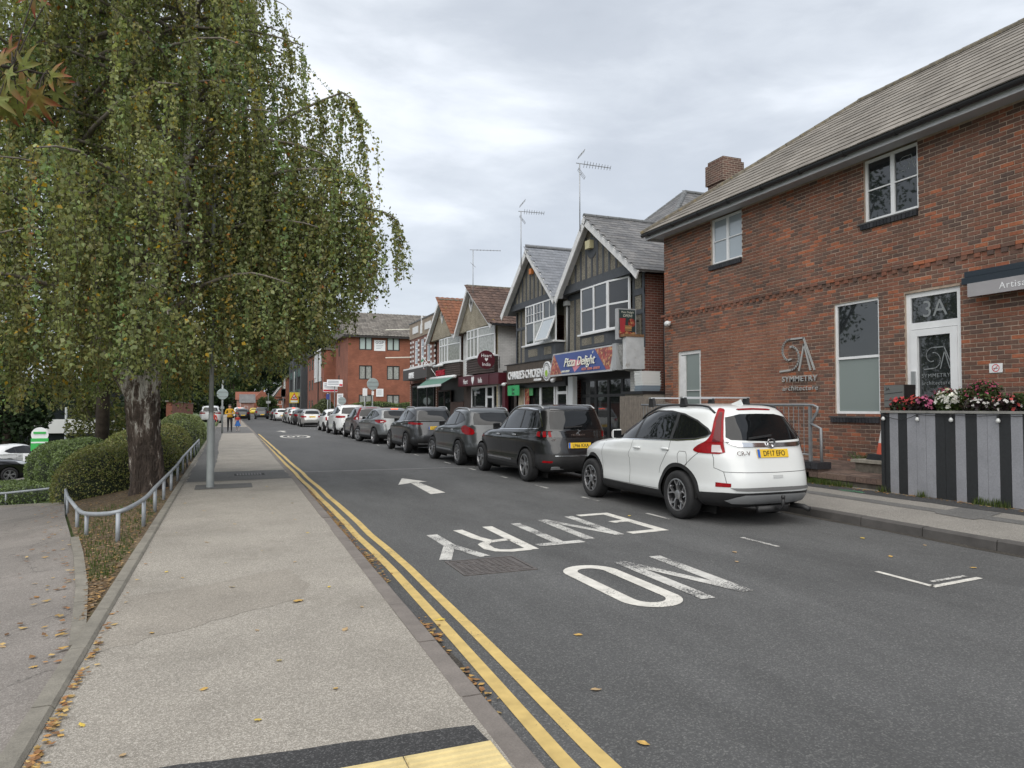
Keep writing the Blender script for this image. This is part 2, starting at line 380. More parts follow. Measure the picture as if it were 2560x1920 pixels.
def add_wheel(root, x, y, r, w, rim, kind, steer=0):
    ty, bk, sp = wheel_mesh(kind, r, w, rim); o = link('wheel', ty, root, False); o.location = (x, y, r); o.rotation_euler = (0, 0, (PI if x < 0 else 0)+steer)
    a = link('rim', bk, o, False); b = link('spokes', sp, o, False)
    return o
def rings(L, W, H, sill=.24, hood=.9, cowl=(1.02, 1.09), belt=1.16, ws=(-.22, 1.6), rr=(-1.82, 1.58), tail=None, toph=.63, bump=.60, rake=.0, nose=2.22):
    r = L/2; w = W/2; cy, cz = cowl; wy, wz = ws; ry, rz = rr; tl = tail if tail is not None else r-.15   # tl = |y| of tail at belt
    k = lambda a, b, t: a+(b-a)*t
    return [[sill, sill-.04, -r+.22, r-.25, w*.86], [sill+.06, sill, -r+.10, r-.14, w*.945], [sill+.18, sill+.16, -r+.015, r-.05, w*.988], [bump, bump-.02, -r, r-.01, w*.976],
            [k(bump, belt, .32), k(bump, hood, .42), k(-r, -tl, .25)+.0, r-.02, w*.99], [k(bump, belt, .58), k(bump, hood, .72), k(-r, -tl, .5), r-.08, w*1.004],
            [k(bump, belt, .76), hood-.02, k(-r, -tl, .72), r-.22, w*.984], [k(bump, belt, .88), k(hood, cz, .38), k(-r, -tl, .86), k(r, cy, .40), w*.975],
            [k(bump, belt, .95), k(hood, cz, .72), k(-r, -tl, .94), k(r, cy, .72), w*.96], [belt, cz, -tl, cy, w*.945],
            [k(belt, rz, .33), k(cz, wz, .33), k(-tl, ry, .26), k(cy, wy, .29), k(w*.945, toph+.08, .36)], [k(belt, rz, .66), k(cz, wz, .66), k(-tl, ry, .60), k(cy, wy, .60), k(w*.945, toph+.08, .70)],
            [k(belt, rz, .93), k(cz, wz, .92), k(-tl, ry, .90), k(cy, wy, .90), toph+.085], [rz+.03, wz+.02, ry+.06, wy-.06, toph+.02], [k(rz, H, .55)+.01, k(wz, H, .6), ry+.16, wy-.24, toph-.11], [k(rz, H, .8), k(wz, H, .85), ry+.33, wy-.42, toph-.29],
            [k(rz, H, .95), H, ry+.55, wy-.6, toph-.47], [k(rz, H, .97), H, k(ry, wy, .49), k(ry, wy, .51), .0]]

def clip_y(poly, lo, hi):
    def cl(P, f, val):
        o = []
        for i in range(len(P)):
            a, b = P[i], P[(i+1) % len(P)]; fa, fb = f(a), f(b)
            if fa: o.append(a)
            if fa != fb: t = (val-a[0])/(b[0]-a[0]); o.append((val, a[1]+(b[1]-a[1])*t))
        return o
    P = cl([tuple(p) for p in poly], lambda p: p[0] >= lo, lo)
    return cl(P, lambda p: p[0] <= hi, hi)
def inset(poly, d):
    P = np.array(poly, float); n = len(P); A = sum(P[i][0]*P[(i+1) % n][1]-P[(i+1) % n][0]*P[i][1] for i in range(n)); sg = 1 if A > 0 else -1; o = []
    for i in range(n):
        a = P[i]-P[i-1]; b = P[(i+1) % n]-P[i]; a = a/max(np.linalg.norm(a), 1e-9); b = b/max(np.linalg.norm(b), 1e-9)
        na = np.array((-a[1], a[0]))*sg; nb = np.array((-b[1], b[0]))*sg; m = na+nb; l = m.dot(na); o.append(P[i]+m*d/max(l, .5))
    return o
def build_car(name, label, group, X, Yr, sp, col, rot=0, plate=None, text=None, detail=2, steer=0, cat='car'):
    """X = middle of the car, Yr = rear axle position along the street"""
    g = {2: .07, 1: .1, 0: .16}[detail]
    af, ar, wr, ww = sp['axf'], sp['axr'], sp['wr'], sp.get('ww', .225)
    root = thing(name, label, cat, (X+math.sin(rot)*ar, Yr-math.cos(rot)*ar, 0), rot, group)
    car = Car(rings(**sp['rings']), **sp.get('shape', {})); L2 = sp['rings']['L']/2; W2 = sp['rings']['W']/2; sl = sp['rings'].get('sill', .24)
    M = CARM; reg = []; R = wr+sp.get('gap', .055); pl = M['plastic'] if sp.get('clad', True) else col; cw = sp.get('cladw', .05)
    def arch(y, r): return [(y+r*math.cos(t), wr*.99+r*math.sin(t)) for t in np.linspace(PI*1.0, 0, 26)]+[(y+r, sl-.1), (y-r, sl-.1)]
    reg.append(('arch', None, [('side', arch(af, R)), ('side', arch(ar, R))], 0, False))
    if sp.get('clad', True):
        for yy in (af, ar): reg.append(('arch_trim', pl, [('side', arch(yy, R+cw))], .006, True))
    dlo = sp['dlo']; cuts = sp['cuts']
    for a, b in zip(cuts[:-1], cuts[1:]):
        q = clip_y(inset(dlo, .022), min(a, b)+.035, max(a, b)-.035)
        if len(q) > 2: reg.append(('side_window', M['glass'], [('side', q)], -.002, True))
    reg.append(('window_surround', sp.get('pillar', M['plastic']), [('side', dlo)], .0, True))
    for nm, mt, pls, off in sp.get('rear', []): reg.append((nm, mt if mt != 'paint' else col, pls, off, nm not in ('rear_window', 'bumper', 'black_panel', 'bumper_insert', 'chrome_bar', 'spoiler', 'windscreen', 'tailgate_trim', 'brake_light')))
    ws = sp.get('wind')
    if ws: reg.append(('windscreen', M['glass'], [('front', ws)], -.002, False))
    if sp.get('sill', True) and sp.get('clad', True): reg.append(('sill_trim', pl, [('side', [(af-R-.01, sl-.1), (ar+R+.01, sl-.1), (ar+R+.01, sp.get('sillz', .36)), (af-R-.01, sp.get('sillz', .36)+.01)])], .004, True))
    if sp.get('headl'): reg.append(('head_light', M['head'], [('side', sp['headl'])], .003, True))
    shell(car, root, col, reg, g)
    # wheels and wells
    for y, st in ((af, steer), (ar, 0)):
        for sd in (-1, 1):
            add_wheel(root, sd*(W2-ww/2-.012), y, wr, ww, sp.get('rim', wr*.66), sp.get('wheel', 'ten'), st)
    b = MB()
    for y in (af, ar):
        for sd in (-1, 1):
            n = 14; vs = []; xo, xi = sd*(W2-.05), sd*(W2-.40)
            for i in range(n+1): t = PI*i/n; vs += [(xo, y+R*math.cos(t), wr+R*math.sin(t)), (xi, y+R*math.cos(t), wr+R*math.sin(t))]
            b.add(vs, [(2*i, 2*i+1, 2*i+3, 2*i+2) for i in range(n)]); b.add([(xi, y+R*math.cos(PI*i/n), wr+R*math.sin(PI*i/n)) for i in range(n+1)]+[(xi, y-R, .1), (xi, y+R, .1)], [tuple(range(n+1))+(n+1, n+2)])
    b.box(-W2+.4, W2-.4, -L2+.35, L2-.35, sl-.03, sl+.25); b.box(-W2+.12, W2-.12, ar+R, af-R, sl-.02, sl+.2)
    b.build('underbody', M['well'], root, world=False)
    if detail >= 1:
        for ln in sp.get('gaps', []): ribbon(car, root, 'panel_gap', 'side', ln, .007 if detail == 2 else .01, M['gap'])
        for ln in sp.get('rgaps', []): ribbon(car, root, 'panel_gap', 'rear', ln, .007, M['gap'])
        for ln, w, mt in sp.get('trim', []): ribbon(car, root, 'window_trim', 'side', ln, w, mt, .004)
        for y, z in sp.get('handles', []):
            for sd in (-1, 1):
                p, n = car.at3((y, z), 'side', .022, sd); h = MB().lathe([(.0, -.095), (.014, -.09), (.019, -.05), (.019, .05), (.014, .09), (0, .095)], axis='y', n=8); h.v = [(a*.8, b2, c) for a, b2, c in h.v]
                o = h.build('door_handle', sp.get('handlem', col), root, True, False); o.location = p
        my, mz = sp.get('mirror', (.62, 1.1))
        for sd in (-1, 1):
            p, n = car.at3((my, mz), 'side', 0, sd); m = MB(); sx = sd
            pts = [(.02, -.05, -.08), (.02, .10, -.05), (.02, .1, .06), (.02, -.05, .09)]; q = [(.20, -.05, -.075), (.17, .06, -.05), (.17, .06, .05), (.20, -.05, .085)]
            vs = [(sx*a, b2, c) for a, b2, c in pts+q]; f = [(0, 1, 2, 3), (7, 6, 5, 4), (0, 4, 5, 1), (1, 5, 6, 2), (2, 6, 7, 3), (3, 7, 4, 0)]; m.add(vs, f if sd > 0 else [t[::-1] for t in f]); m.obox((sx*.0, 0, -.06), (.05, 0, 0), (0, .03, 0), (0, 0, .02))
            o = m.build('mirror', [sp.get('mirrorm', col)], root, False, False); o.location = p+Vector((0, 0, .02))
            md = o.modifiers.new('b', 'BEVEL'); md.width = .022; md.segments = 3
            gl = MB().obox((sx*.11, -.053, .003), (.075, 0, 0), (0, .003, 0), (0, 0, .062)); o2 = gl.build('mirror_glass', M['glass'], o, False, False)
    rails = sp.get('rails')
    if rails:
        y0, y1, rm, xf = rails
        for sd in (-1, 1):
            pts = []
            for y in np.linspace(y0, y1, 14):
                q = car.at3((sp['rings'].get('toph', .63)*xf, y), 'top', 0, 1)[0]; e = min(abs(y-y0), abs(y-y1)); pts.append((sd*q.x, y, q.z+min(.03, e*.3+.002)))
            MB().tube(pts, .016, 6).build('roof_rail', rm, root, True, False)
    if plate:
        px, pz = sp['plate']; p, n = car.at3((0, pz), 'rear', .012); tl = math.atan2(n.z, -n.y)
        o = MB().box(-.262, .262, -.006, .006, -.057, .057).build('number_plate', M['plate'], root, world=False); o.location = p; o.rotation_euler = (-tl*.6, 0, 0)
        MB().box(-.260, -.218, -.0075, -.0055, -.055, .055).build('plate_band', M['blue'], o, world=False)
        if detail >= 1:
            me = text_mesh('plate_text', plate, .102, M['ink'], .001, xs=.86, bold=.001); me.transform(Matrix.Translation((.02, -.0075, -.036)) @ Matrix.Rotation(PI/2, 4, 'X')); link('plate_text', me, o, False)
    return root, car
# ---- shapes
def dl(pts): return pts
SPEC = {}
def specs():
    M = CARM
    SPEC['crv'] = dict(rings=dict(L=4.60, W=1.82, H=1.655, sill=.25, hood=.93, cowl=(1.05, 1.09), belt=1.15, ws=(-.10, 1.575), rr=(-1.86, 1.555), tail=2.14, toph=.60, bump=.60), shape=dict(nr=5, nf=3.6, tr=.07, tf=.13),
        axf=1.37, axr=-1.25, wr=.345, ww=.23, rim=.228, wheel='blade', gap=.06, cladw=.055, sillz=.37,
        dlo=[(1.0, 1.075), (.75, 1.24), (.42, 1.40), (.05, 1.512), (-.4, 1.555), (-.85, 1.553), (-1.2, 1.51), (-1.52, 1.42), (-1.75, 1.31), (-1.84, 1.235), (-1.78, 1.19), (-1.6, 1.15), (-1.25, 1.125), (-.5, 1.105)], cuts=[1.2, -.08, -1.06, -2.2],
        rear=[('rear_window', M['glass'], [('rear', [(0, 1.13), (.58, 1.155), (.625, 1.19), (.585, 1.3), (.52, 1.46), (.3, 1.505), (0, 1.51)])], -.003),
              ('tail_light_lens', M['clear'], [('wrap', [(.74, .985), (.9, .985), (.9, 1.085), (.77, 1.085)])], .013),
              ('tail_light_core', mat('tail_light_core', (.09, .002, .004), .15, spec=.4), [('wrap', [(.73, 1.52), (.78, 1.40), (.80, 1.25), (.80, 1.13), (.95, 1.13), (.93, 1.26), (.89, 1.40), (.80, 1.53)])], .014),
              ('tail_light', M['red'], [('wrap', smooth_poly([(.66, 1.57), (.70, 1.5), (.735, 1.4), (.755, 1.25), (.745, 1.15), (.715, 1.08), (.70, .965), (1.10, .965), (1.22, .985), (1.24, 1.02), (1.10, 1.12), (1.01, 1.20), (.985, 1.30), (.955, 1.42), (.86, 1.55), (.8, 1.585)], 1))], .010),
              ('chrome_bar', M['chrome'], [('rear', [(0, 1.055), (.50, 1.06), (.58, 1.085), (.64, 1.125), (.3, 1.112), (0, 1.11)])], .014),
              ('brake_light', M['red'], [('rear', [(0, 1.562), (.27, 1.555), (.30, 1.565), (.26, 1.576), (0, 1.584)])], .006),
              ('reflector', M['red'], [('wrap', [(.70, .53), (.92, .525), (.92, .585), (.70, .58)])], .006),
              ('bumper_insert', M['silver'], [('rear', [(0, .30), (.60, .31), (.68, .35), (.6, .40), (.5, .43), (0, .43)])], .012),
              ('tailgate_trim', mat('bumper_grey', (.16, .16, .16), .6), [('rear', [(0, .475), (.6, .485), (.66, .52), (.3, .525), (0, .525)])], .012),
              ('bumper', M['plastic'], [('wrap', [(0, .1), (1.6, .1), (1.5, .42), (.8, .455), (0, .455)])], .004),
              ('front_bumper', M['plastic'], [('side', [(2.2, .1), (1.7, .1), (1.75, .40), (2.18, .42)])], .004)],
        wind=[(0, 1.12), (.62, 1.10), (.55, 1.42), (.48, 1.53), (0, 1.56)],
        headl=[(1.62, .985), (1.85, .95), (2.08, .86), (2.1, .80), (1.95, .80), (1.75, .87)],
        gaps=[[(.90, 1.07), (.96, .8), (.93, .5), (.88, .38)], [(-.06, 1.10), (-.02, .95), (.02, .75), (.02, .5), (.02, .38)], [(-1.08, 1.12), (-1.05, .98), (-.98, .88), (-.84, .72), (-.80, .62)], [(.88, .385), (-.8, .385)], [(-1.30, .97), (-1.43, .97), (-1.46, .93), (-1.46, .80), (-1.42, .765), (-1.30, .765), (-1.27, .8), (-1.27, .93), (-1.30, .97)], [(-1.72, 1.0), (-1.35, .73)]],
        rgaps=[[(0, .72), (.70, .73), (.76, .78), (.76, .96)], [(.70, .73), (.68, .53)]],
        trim=[([(1.0, 1.072), (-.5, 1.102), (-1.25, 1.122), (-1.6, 1.147), (-1.8, 1.195), (-1.855, 1.24)], .016, M['chrome'])],
        handles=[(-.22, .965), (-.98, .985)], mirror=(.78, 1.12), rails=(.1, -1.75, M['plastic'], .98), plate=(0, .97))

    S5 = dict(nr=5, nf=3.6, tr=.07, tf=.13)
    def gen(L, W, H, wb, fo, wr, cowl, ws, rr, belt, tail, hood=.9, sill=.25, bump=.6, toph=.6, dlo=None, cuts=None, lights=None, rw=None, wheel='ten', clad=True, extra=(), rails=None, plate=(0, .95), trimm=None, bz=.42, shape=None, lens=None, gaps=None, handlem=None):
        r = L/2; axf = r-fo; axr = axf-wb; cy, cz = cowl; ry, rz = rr; wy, wz = ws
        if dlo is None: dlo = [(cy-.06, cz-.01), (cy*.55+wy*.45, cz*.5+wz*.5-.05), (wy+.1, wz-.075), (wy-.35, H-.105), (ry+.75, H-.115), (ry+.3, rz-.09), (-tail+.3, (belt+rz)/2), (-tail+.32, belt+.05), (-tail+.55, belt+.015), (wy-.3, (belt+cz)/2)]
        mid = (axf+axr)/2-.1
        if cuts is None: cuts = [cy+.2, mid, mid-.95, -tail-.1]
        dt = [p for p in dlo if p[1] < (belt+cz)/2+.06]; dt.sort(key=lambda p: -p[0])
        rear = [('rear_window', M['glass'], [('rear', rw or [(0, belt), (toph*.98, belt+.02), (toph*.93, (belt+rz)/2), (toph*.82, rz-.07), (0, rz-.045)])], -.003)]
        rear += list(extra)
        if lens: rear.append(('tail_light_lens', M['clear'], [('wrap', lens)], .012))
        if lights: rear.append(('tail_light', M['red'], [('wrap', lights)], .009))
        if clad: rear += [('bumper', M['plastic'], [('wrap', [(0, .1), (W*.9, .1), (W*.88, bz-.02), (W*.43, bz), (0, bz)])], .005)]
        g = gaps or [[(axf-.42, cz-.06), (axf-.4, .7), (axf-.45, .36)], [(mid, belt-.02), (mid+.05, .75), (mid+.05, .36)], [(mid-.98, belt), (mid-.95, .9), (axr+.46, .62)]]
        return dict(rings=dict(L=L, W=W, H=H, sill=sill, hood=hood, cowl=cowl, belt=belt, ws=ws, rr=rr, tail=tail, toph=toph, bump=bump), shape=shape or S5, axf=axf, axr=axr, wr=wr, ww=.225, rim=wr*.67, wheel=wheel, clad=clad, dlo=dlo, cuts=cuts, rear=rear, gap=.05,
                    wind=[(0, cz+.04), (toph*1.02, cz+.02), (toph*.9, (cz+wz)/2), (toph*.78, wz-.05), (0, wz-.02)], headl=[(r-.62, hood+.03), (r-.4, hood+.0), (r-.2, hood-.08), (r-.2, hood-.15), (r-.45, hood-.1)],
                    gaps=g, rgaps=[[(0, .55), (.62, .56), (.68, .7), (.70, .9)]], trim=[(dt, .014, trimm)] if trimm else [], handles=[(mid+.2, belt-.15), (mid-.78, belt-.13)], handlem=handlem or CARM['silver'], mirror=(cy-.28, cz+.02), rails=rails, plate=plate, sillz=.35)
    BK = M['plastic']; CH = M['chrome']
    gloss = mat('gloss_black', (.008, .008, .009), .08, coat=1)
    SPEC['tall'] = gen(4.64, 1.84, 1.66, 2.84, .91, .355, (1.02, 1.10), (.0, 1.57), (-1.98, 1.57), 1.12, 2.2, hood=.98, toph=.64, wheel='ten', bz=.62, plate=(0, .80), rails=(.2, -1.8, M['silver'], .95), trimm=CH,
        dlo=[(.95, 1.08), (.55, 1.32), (.1, 1.51), (-.5, 1.565), (-1.2, 1.555), (-1.72, 1.52), (-1.93, 1.20), (-1.88, 1.15), (-1.3, 1.135), (-.3, 1.11)], cuts=[1.2, -.12, -1.1, -2.3],
        lights=None, rw=[(0, 1.12), (.60, 1.14), (.585, 1.3), (.54, 1.50), (0, 1.53)],
        extra=[('tail_light', M['red'], [('wrap', [(.60, .975), (.66, .975), (.69, 1.10), (.63, 1.10)])], .012), ('tail_light', M['red'], [('wrap', [(.72, .975), (.80, .975), (.83, 1.10), (.74, 1.10)])], .012), ('tail_light', M['red'], [('wrap', [(.88, .975), (.99, .99), (1.0, 1.09), (.90, 1.10)])], .012),
               ('black_panel', gloss, [('wrap', [(0, .965), (1.02, .965), (1.04, 1.11), (0, 1.112)])], .006), ('reflector', M['red'], [('wrap', [(.62, .445), (.86, .445), (.84, .485), (.6, .485)])], .01), ('chrome_bar', CH, [('rear', [(0, .575), (.55, .58), (.55, .60), (0, .598)])], .012), ('spoiler', gloss, [('rear', [(0, 1.545), (.52, 1.53), (.50, 1.60), (0, 1.615)])], .01)])
    SPEC['tall']['trim'].append(([(.97, 1.09), (.55, 1.35), (.08, 1.535), (-.5, 1.59), (-1.2, 1.58), (-1.74, 1.54), (-1.97, 1.19)], .022, CH))
    SPEC['tall']['trim'].append(([(.85, .44), (-.7, .44)], .035, CH))
    SPEC['cross'] = gen(4.33, 1.79, 1.60, 2.63, .88, .345, (.98, 1.07), (-.02, 1.52), (-1.62, 1.50), 1.10, 2.0, hood=.93, toph=.59, wheel='petal', clad=True, rails=(.0, -1.5, M['silver'], .95), plate=(0, .62), bz=.30,
        lights=smooth_poly([(.58, .86), (.86, .84), (1.12, .95), (1.18, 1.07), (1.0, 1.11), (.62, 1.02)], 1), trimm=BK,
        dlo=[(.90, 1.05), (.5, 1.29), (.08, 1.46), (-.4, 1.505), (-1.0, 1.485), (-1.36, 1.40), (-1.58, 1.26), (-1.5, 1.19), (-1.2, 1.12), (-.3, 1.08)], cuts=[1.1, -.1, -.98, -1.9])
    SPEC['cross']['trim'].append(([(.78, .40), (-.75, .40)], .03, M['silver']))
    SPEC['cross2'] = gen(4.43, 1.84, 1.63, 2.665, .92, .355, (1.0, 1.08), (-.02, 1.55), (-1.72, 1.53), 1.13, 2.08, hood=.97, toph=.60, wheel='ten', rails=(.0, -1.6, M['silver'], .95), plate=(0, .88), bz=.50,
        lights=[(.45, 1.0), (.9, 1.0), (1.22, 1.03), (1.18, 1.09), (.9, 1.09), (.45, 1.05)], trimm=CH, extra=[('chrome_bar', CH, [('rear', [(0, .33), (.6, .34), (.6, .37), (0, .36)])], .014)])
    SPEC['cross3'] = gen(4.39, 1.81, 1.59, 2.646, .90, .345, (1.0, 1.06), (-.02, 1.52), (-1.66, 1.50), 1.10, 2.03, hood=.94, toph=.59, wheel='star', plate=(0, .70), bz=.42, extra=[('brake_light', M['lit'], [('rear', [(0, 1.515), (.16, 1.51), (.16, 1.53), (0, 1.535)])], .012)],
        lights=smooth_poly([(.5, .95), (.8, .90), (1.2, .97), (1.3, 1.05), (.9, 1.07), (.5, 1.04)], 1), lens=[(.62, .955), (.78, .94), (.78, .985), (.62, 1.0)], trimm=BK,
        dlo=[(.92, 1.04), (.5, 1.28), (.08, 1.45), (-.4, 1.495), (-1.0, 1.475), (-1.38, 1.40), (-1.66, 1.27), (-1.6, 1.2), (-1.2, 1.11), (-.3, 1.07)], cuts=[1.1, -.1, -1.0, -1.9])
    SPEC['big'] = gen(4.92, 2.0, 1.75, 2.975, .9, .375, (1.12, 1.16), (.05, 1.66), (-1.95, 1.64), 1.2, 2.3, hood=1.03, toph=.66, wheel='ten', clad=False, rails=(.1, -1.8, M['silver'], .95), plate=(0, .98), lights=[(.45, 1.0), (.9, .97), (1.3, 1.0), (1.25, 1.1), (.9, 1.12), (.45, 1.1)],
        extra=[('bumper', BK, [('wrap', [(0, .1), (.8, .1), (.7, .42), (0, .45)])], .006)])
    SPEC['mini'] = gen(3.62, 1.63, 1.49, 2.3, .66, .30, (.95, 1.0), (.25, 1.40), (-1.35, 1.38), 1.0, 1.68, hood=.86, toph=.54, wheel='star', clad=False, plate=(0, .8), lights=[(.56, .72), (.72, .72), (.74, .95), (.58, .95)], cuts=[1.1, -.3, -1.9], shape=dict(nr=4, nf=3.2, tr=.1, tf=.16))
    SPEC['estate'] = gen(4.93, 1.86, 1.47, 2.97, .87, .335, (.95, .98), (-.05, 1.37), (-1.85, 1.36), 1.02, 2.3, hood=.84, sill=.2, toph=.56, wheel='ten', clad=False, plate=(0, .82), lights=[(.45, .78), (.9, .76), (1.35, .82), (1.3, .90), (.9, .91), (.45, .88)], extra=[('bumper', BK, [('wrap', [(0, .1), (.75, .1), (.65, .33), (0, .36)])], .006)])
    SPEC['hatch'] = gen(4.25, 1.79, 1.46, 2.62, .86, .32, (.98, 1.0), (.05, 1.37), (-1.55, 1.34), 1.02, 2.0, hood=.86, sill=.2, toph=.56, wheel='ten', clad=False, plate=(0, .62), lights=[(.5, .82), (.86, .8), (1.1, .9), (1.08, .98), (.86, .98), (.5, .93)])
    SPEC['fast'] = gen(4.71, 1.88, 1.60, 2.98, .85, .36, (1.05, 1.02), (.05, 1.50), (-1.7, 1.38), 1.05, 2.28, hood=.9, toph=.55, wheel='ten', plate=(0, .72), bz=.45, lights=None, cuts=[1.3, -.1, -1.0, -1.9],
        dlo=[(1.0, 1.0), (.5, 1.26), (.08, 1.44), (-.4, 1.50), (-1.0, 1.44), (-1.5, 1.28), (-1.62, 1.2), (-1.4, 1.1), (-.3, 1.03)], rw=[(0, 1.08), (.6, 1.1), (.56, 1.2), (.48, 1.32), (0, 1.36)],
        extra=[('tail_light', M['red'], [('wrap', [(a, .90), (a+.06, .90), (a+.09, 1.02), (a+.03, 1.02)])], .01) for a in (.45, .56, .67)])
    SPEC['suv3'] = dict(SPEC['crv']); SPEC['suv3'].update(wheel='star', rails=None)
# ================================================================== ground, road, pavements
def zt(X, Y):
    t = max(0, -.8-X); d = max(0, Y-8); return max(-2.6, .07-.10*t-.028*d*min(1, t/2.5))
def kx(Y): return float(np.interp(Y, [-20, 3, 6, 15, 48, 110], [1.12, 1.13, 1.16, 1.26, 1.42, 1.45]))   # back edge of left kerb
def surf(name, base, speck, sc, amt, rough=.9, big=.12, bigs=.6, bump=.5, stretch=0, crack=0, tint=None):
    """bituminous surface: stone chips of mixed tone, larger blotches, fine relief"""
    m = bpy.data.materials.new(name); MATS[name] = m; m.use_nodes = True; t = m.node_tree; L = t.links.new; b = t.nodes['Principled BSDF']
    co = N(t, 'ShaderNodeNewGeometry').outputs['Position']
    vo = N(t, 'ShaderNodeTexVoronoi'); vo.inputs['Scale'].default_value = sc; L(co, vo.inputs[0])
    sep = N(t, 'ShaderNodeSeparateColor'); L(vo.outputs['Color'], sep.inputs[0])
    r = N(t, 'ShaderNodeValToRGB'); r.color_ramp.elements[0].position = 1-amt-.12; r.color_ramp.elements[1].position = 1-amt*.2; r.color_ramp.elements[0].color = (*base, 1); r.color_ramp.elements[1].color = (*speck, 1); L(sep.outputs[0], r.inputs[0])
    n1 = N(t, 'ShaderNodeTexNoise'); n1.inputs['Scale'].default_value = bigs; n1.inputs['Detail'].default_value = 10; n1.inputs['Roughness'].default_value = .68
    if stretch: mp_ = N(t, 'ShaderNodeMapping'); mp_.inputs['Scale'].default_value = (1, stretch, 1); L(co, mp_.inputs[0]); L(mp_.outputs[0], n1.inputs[0])
    else: L(co, n1.inputs[0])
    n2 = N(t, 'ShaderNodeTexNoise'); n2.inputs['Scale'].default_value = sc*.35; n2.inputs['Detail'].default_value = 5; n2.inputs['Roughness'].default_value = .8; L(co, n2.inputs[0])
    a1 = N(t, 'ShaderNodeMapRange'); a1.inputs[1].default_value = .3; a1.inputs[2].default_value = .7; a1.inputs[3].default_value = 1-big; a1.inputs[4].default_value = 1+big; L(n1.outputs['Fac'], a1.inputs[0])
    a2 = N(t, 'ShaderNodeMapRange'); a2.inputs[1].default_value = .25; a2.inputs[2].default_value = .75; a2.inputs[3].default_value = .72; a2.inputs[4].default_value = 1.28; L(n2.outputs['Fac'], a2.inputs[0])
    mu = N(t, 'ShaderNodeMath', operation='MULTIPLY'); L(a1.outputs[0], mu.inputs[0]); L(a2.outputs[0], mu.inputs[1])
    vm = N(t, 'ShaderNodeVectorMath', operation='SCALE'); L(r.outputs[0], vm.inputs[0]); L(mu.outputs[0], vm.inputs['Scale']); cur = vm.outputs[0]
    if tint:
        n3 = N(t, 'ShaderNodeTexNoise'); n3.inputs['Scale'].default_value = tint[1]; n3.inputs['Detail'].default_value = 9; n3.inputs['Roughness'].default_value = .7; L(co, n3.inputs[0])
        mr = N(t, 'ShaderNodeMapRange'); mr.inputs[1].default_value = tint[2]; mr.inputs[2].default_value = tint[2]+.16; mr.inputs[4].default_value = tint[3]; L(n3.outputs['Fac'], mr.inputs[0])
        mm = N(t, 'ShaderNodeMix'); mm.data_type = 'RGBA'; L(mr.outputs[0], mm.inputs[0]); L(cur, mm.inputs[6]); mm.inputs[7].default_value = (*tint[0], 1); cur = mm.outputs[2]
    if crack:
        vc = N(t, 'ShaderNodeTexVoronoi', feature='DISTANCE_TO_EDGE'); vc.inputs['Scale'].default_value = crack; 
        nd = N(t, 'ShaderNodeTexNoise'); nd.inputs['Scale'].default_value = 2.2; nd.inputs['Detail'].default_value = 6; L(co, nd.inputs[0])
        va = N(t, 'ShaderNodeVectorMath', operation='ADD'); sc2 = N(t, 'ShaderNodeVectorMath', operation='SCALE'); sc2.inputs['Scale'].default_value = .9; L(nd.outputs['Color'], sc2.inputs[0]); L(co, va.inputs[0]); L(sc2.outputs[0], va.inputs[1]); L(va.outputs[0], vc.inputs[0])
        mr = N(t, 'ShaderNodeMapRange'); mr.inputs[1].default_value = .0; mr.inputs[2].default_value = .006; mr.inputs[3].default_value = .55; mr.inputs[4].default_value = 0; L(vc.outputs['Distance'], mr.inputs[0])
        mm = N(t, 'ShaderNodeMix'); mm.data_type = 'RGBA'; L(mr.outputs[0], mm.inputs[0]); L(cur, mm.inputs[6]); mm.inputs[7].default_value = (.03, .028, .025, 1); cur = mm.outputs[2]
    L(cur, b.inputs['Base Color']); b.inputs['Roughness'].default_value = rough; b.inputs['Specular IOR Level'].default_value = .35
    bp = N(t, 'ShaderNodeBump'); bp.inputs['Strength'].default_value = bump; bp.inputs['Distance'].default_value = .006; L(vo.outputs['Distance'], bp.inputs['Height']); L(bp.outputs[0], b.inputs['Normal'])
    return m
ASPH = surf('asphalt_road', (.083, .0835, .084), (.155, .155, .15), 125, .17, big=.28, bigs=.8, bump=.8, tint=((.056, .056, .056), .33, .55, .55), stretch=.3)
ASPH2 = surf('asphalt_road_far', (.080, .0805, .0815), (.14, .14, .138), 110, .17, big=.18, bigs=.7, bump=.6, stretch=.25)
PAVE = surf('pavement_bitmac', (.235, .215, .185), (.42, .39, .345), 190, .42, big=.16, bigs=.9, bump=.5, tint=((.175, .158, .132), 1.0, .54, .55))
PATCH = surf('pavement_patch', (.225, .203, .173), (.37, .342, .30), 190, .3, big=.16, bigs=1.2, bump=.4)
DARKP = surf('dark_patch', (.105, .103, .10), (.19, .188, .18), 140, .25, big=.15, bigs=1.2, bump=.5)
BLACKP = surf('new_asphalt', (.038, .038, .039), (.10, .10, .10), 140, .2, big=.12, bigs=2, bump=.6)
PATHM = surf('path_bitmac', (.185, .167, .152), (.29, .268, .245), 170, .3, big=.2, bigs=.7, bump=.4, crack=.55, tint=((.10, .095, .09), .6, .55, .5))
RPAV = surf('right_pavement', (.19, .178, .16), (.33, .315, .285), 170, .3, big=.14, bigs=.8, bump=.4)
SOIL = surf('verge_soil', (.085, .06, .036), (.20, .15, .09), 60, .3, big=.4, bigs=1.5, bump=.8, tint=((.06, .075, .022), 1.6, .54, .75))
KERB = mat('kerb_concrete', (.17, .15, .135), .9, noise=.22, nscale=4, bump=.5, bscale=130, noise2=.15, n2scale=90)
EDGE = mat('edging_concrete', (.20, .185, .155), .9, noise=.25, nscale=5, bump=.5, bscale=120, noise2=.15, n2scale=80)
RKERB = mat('kerb_dark', (.075, .07, .066), .9, noise=.25, nscale=4, bump=.4, bscale=110)
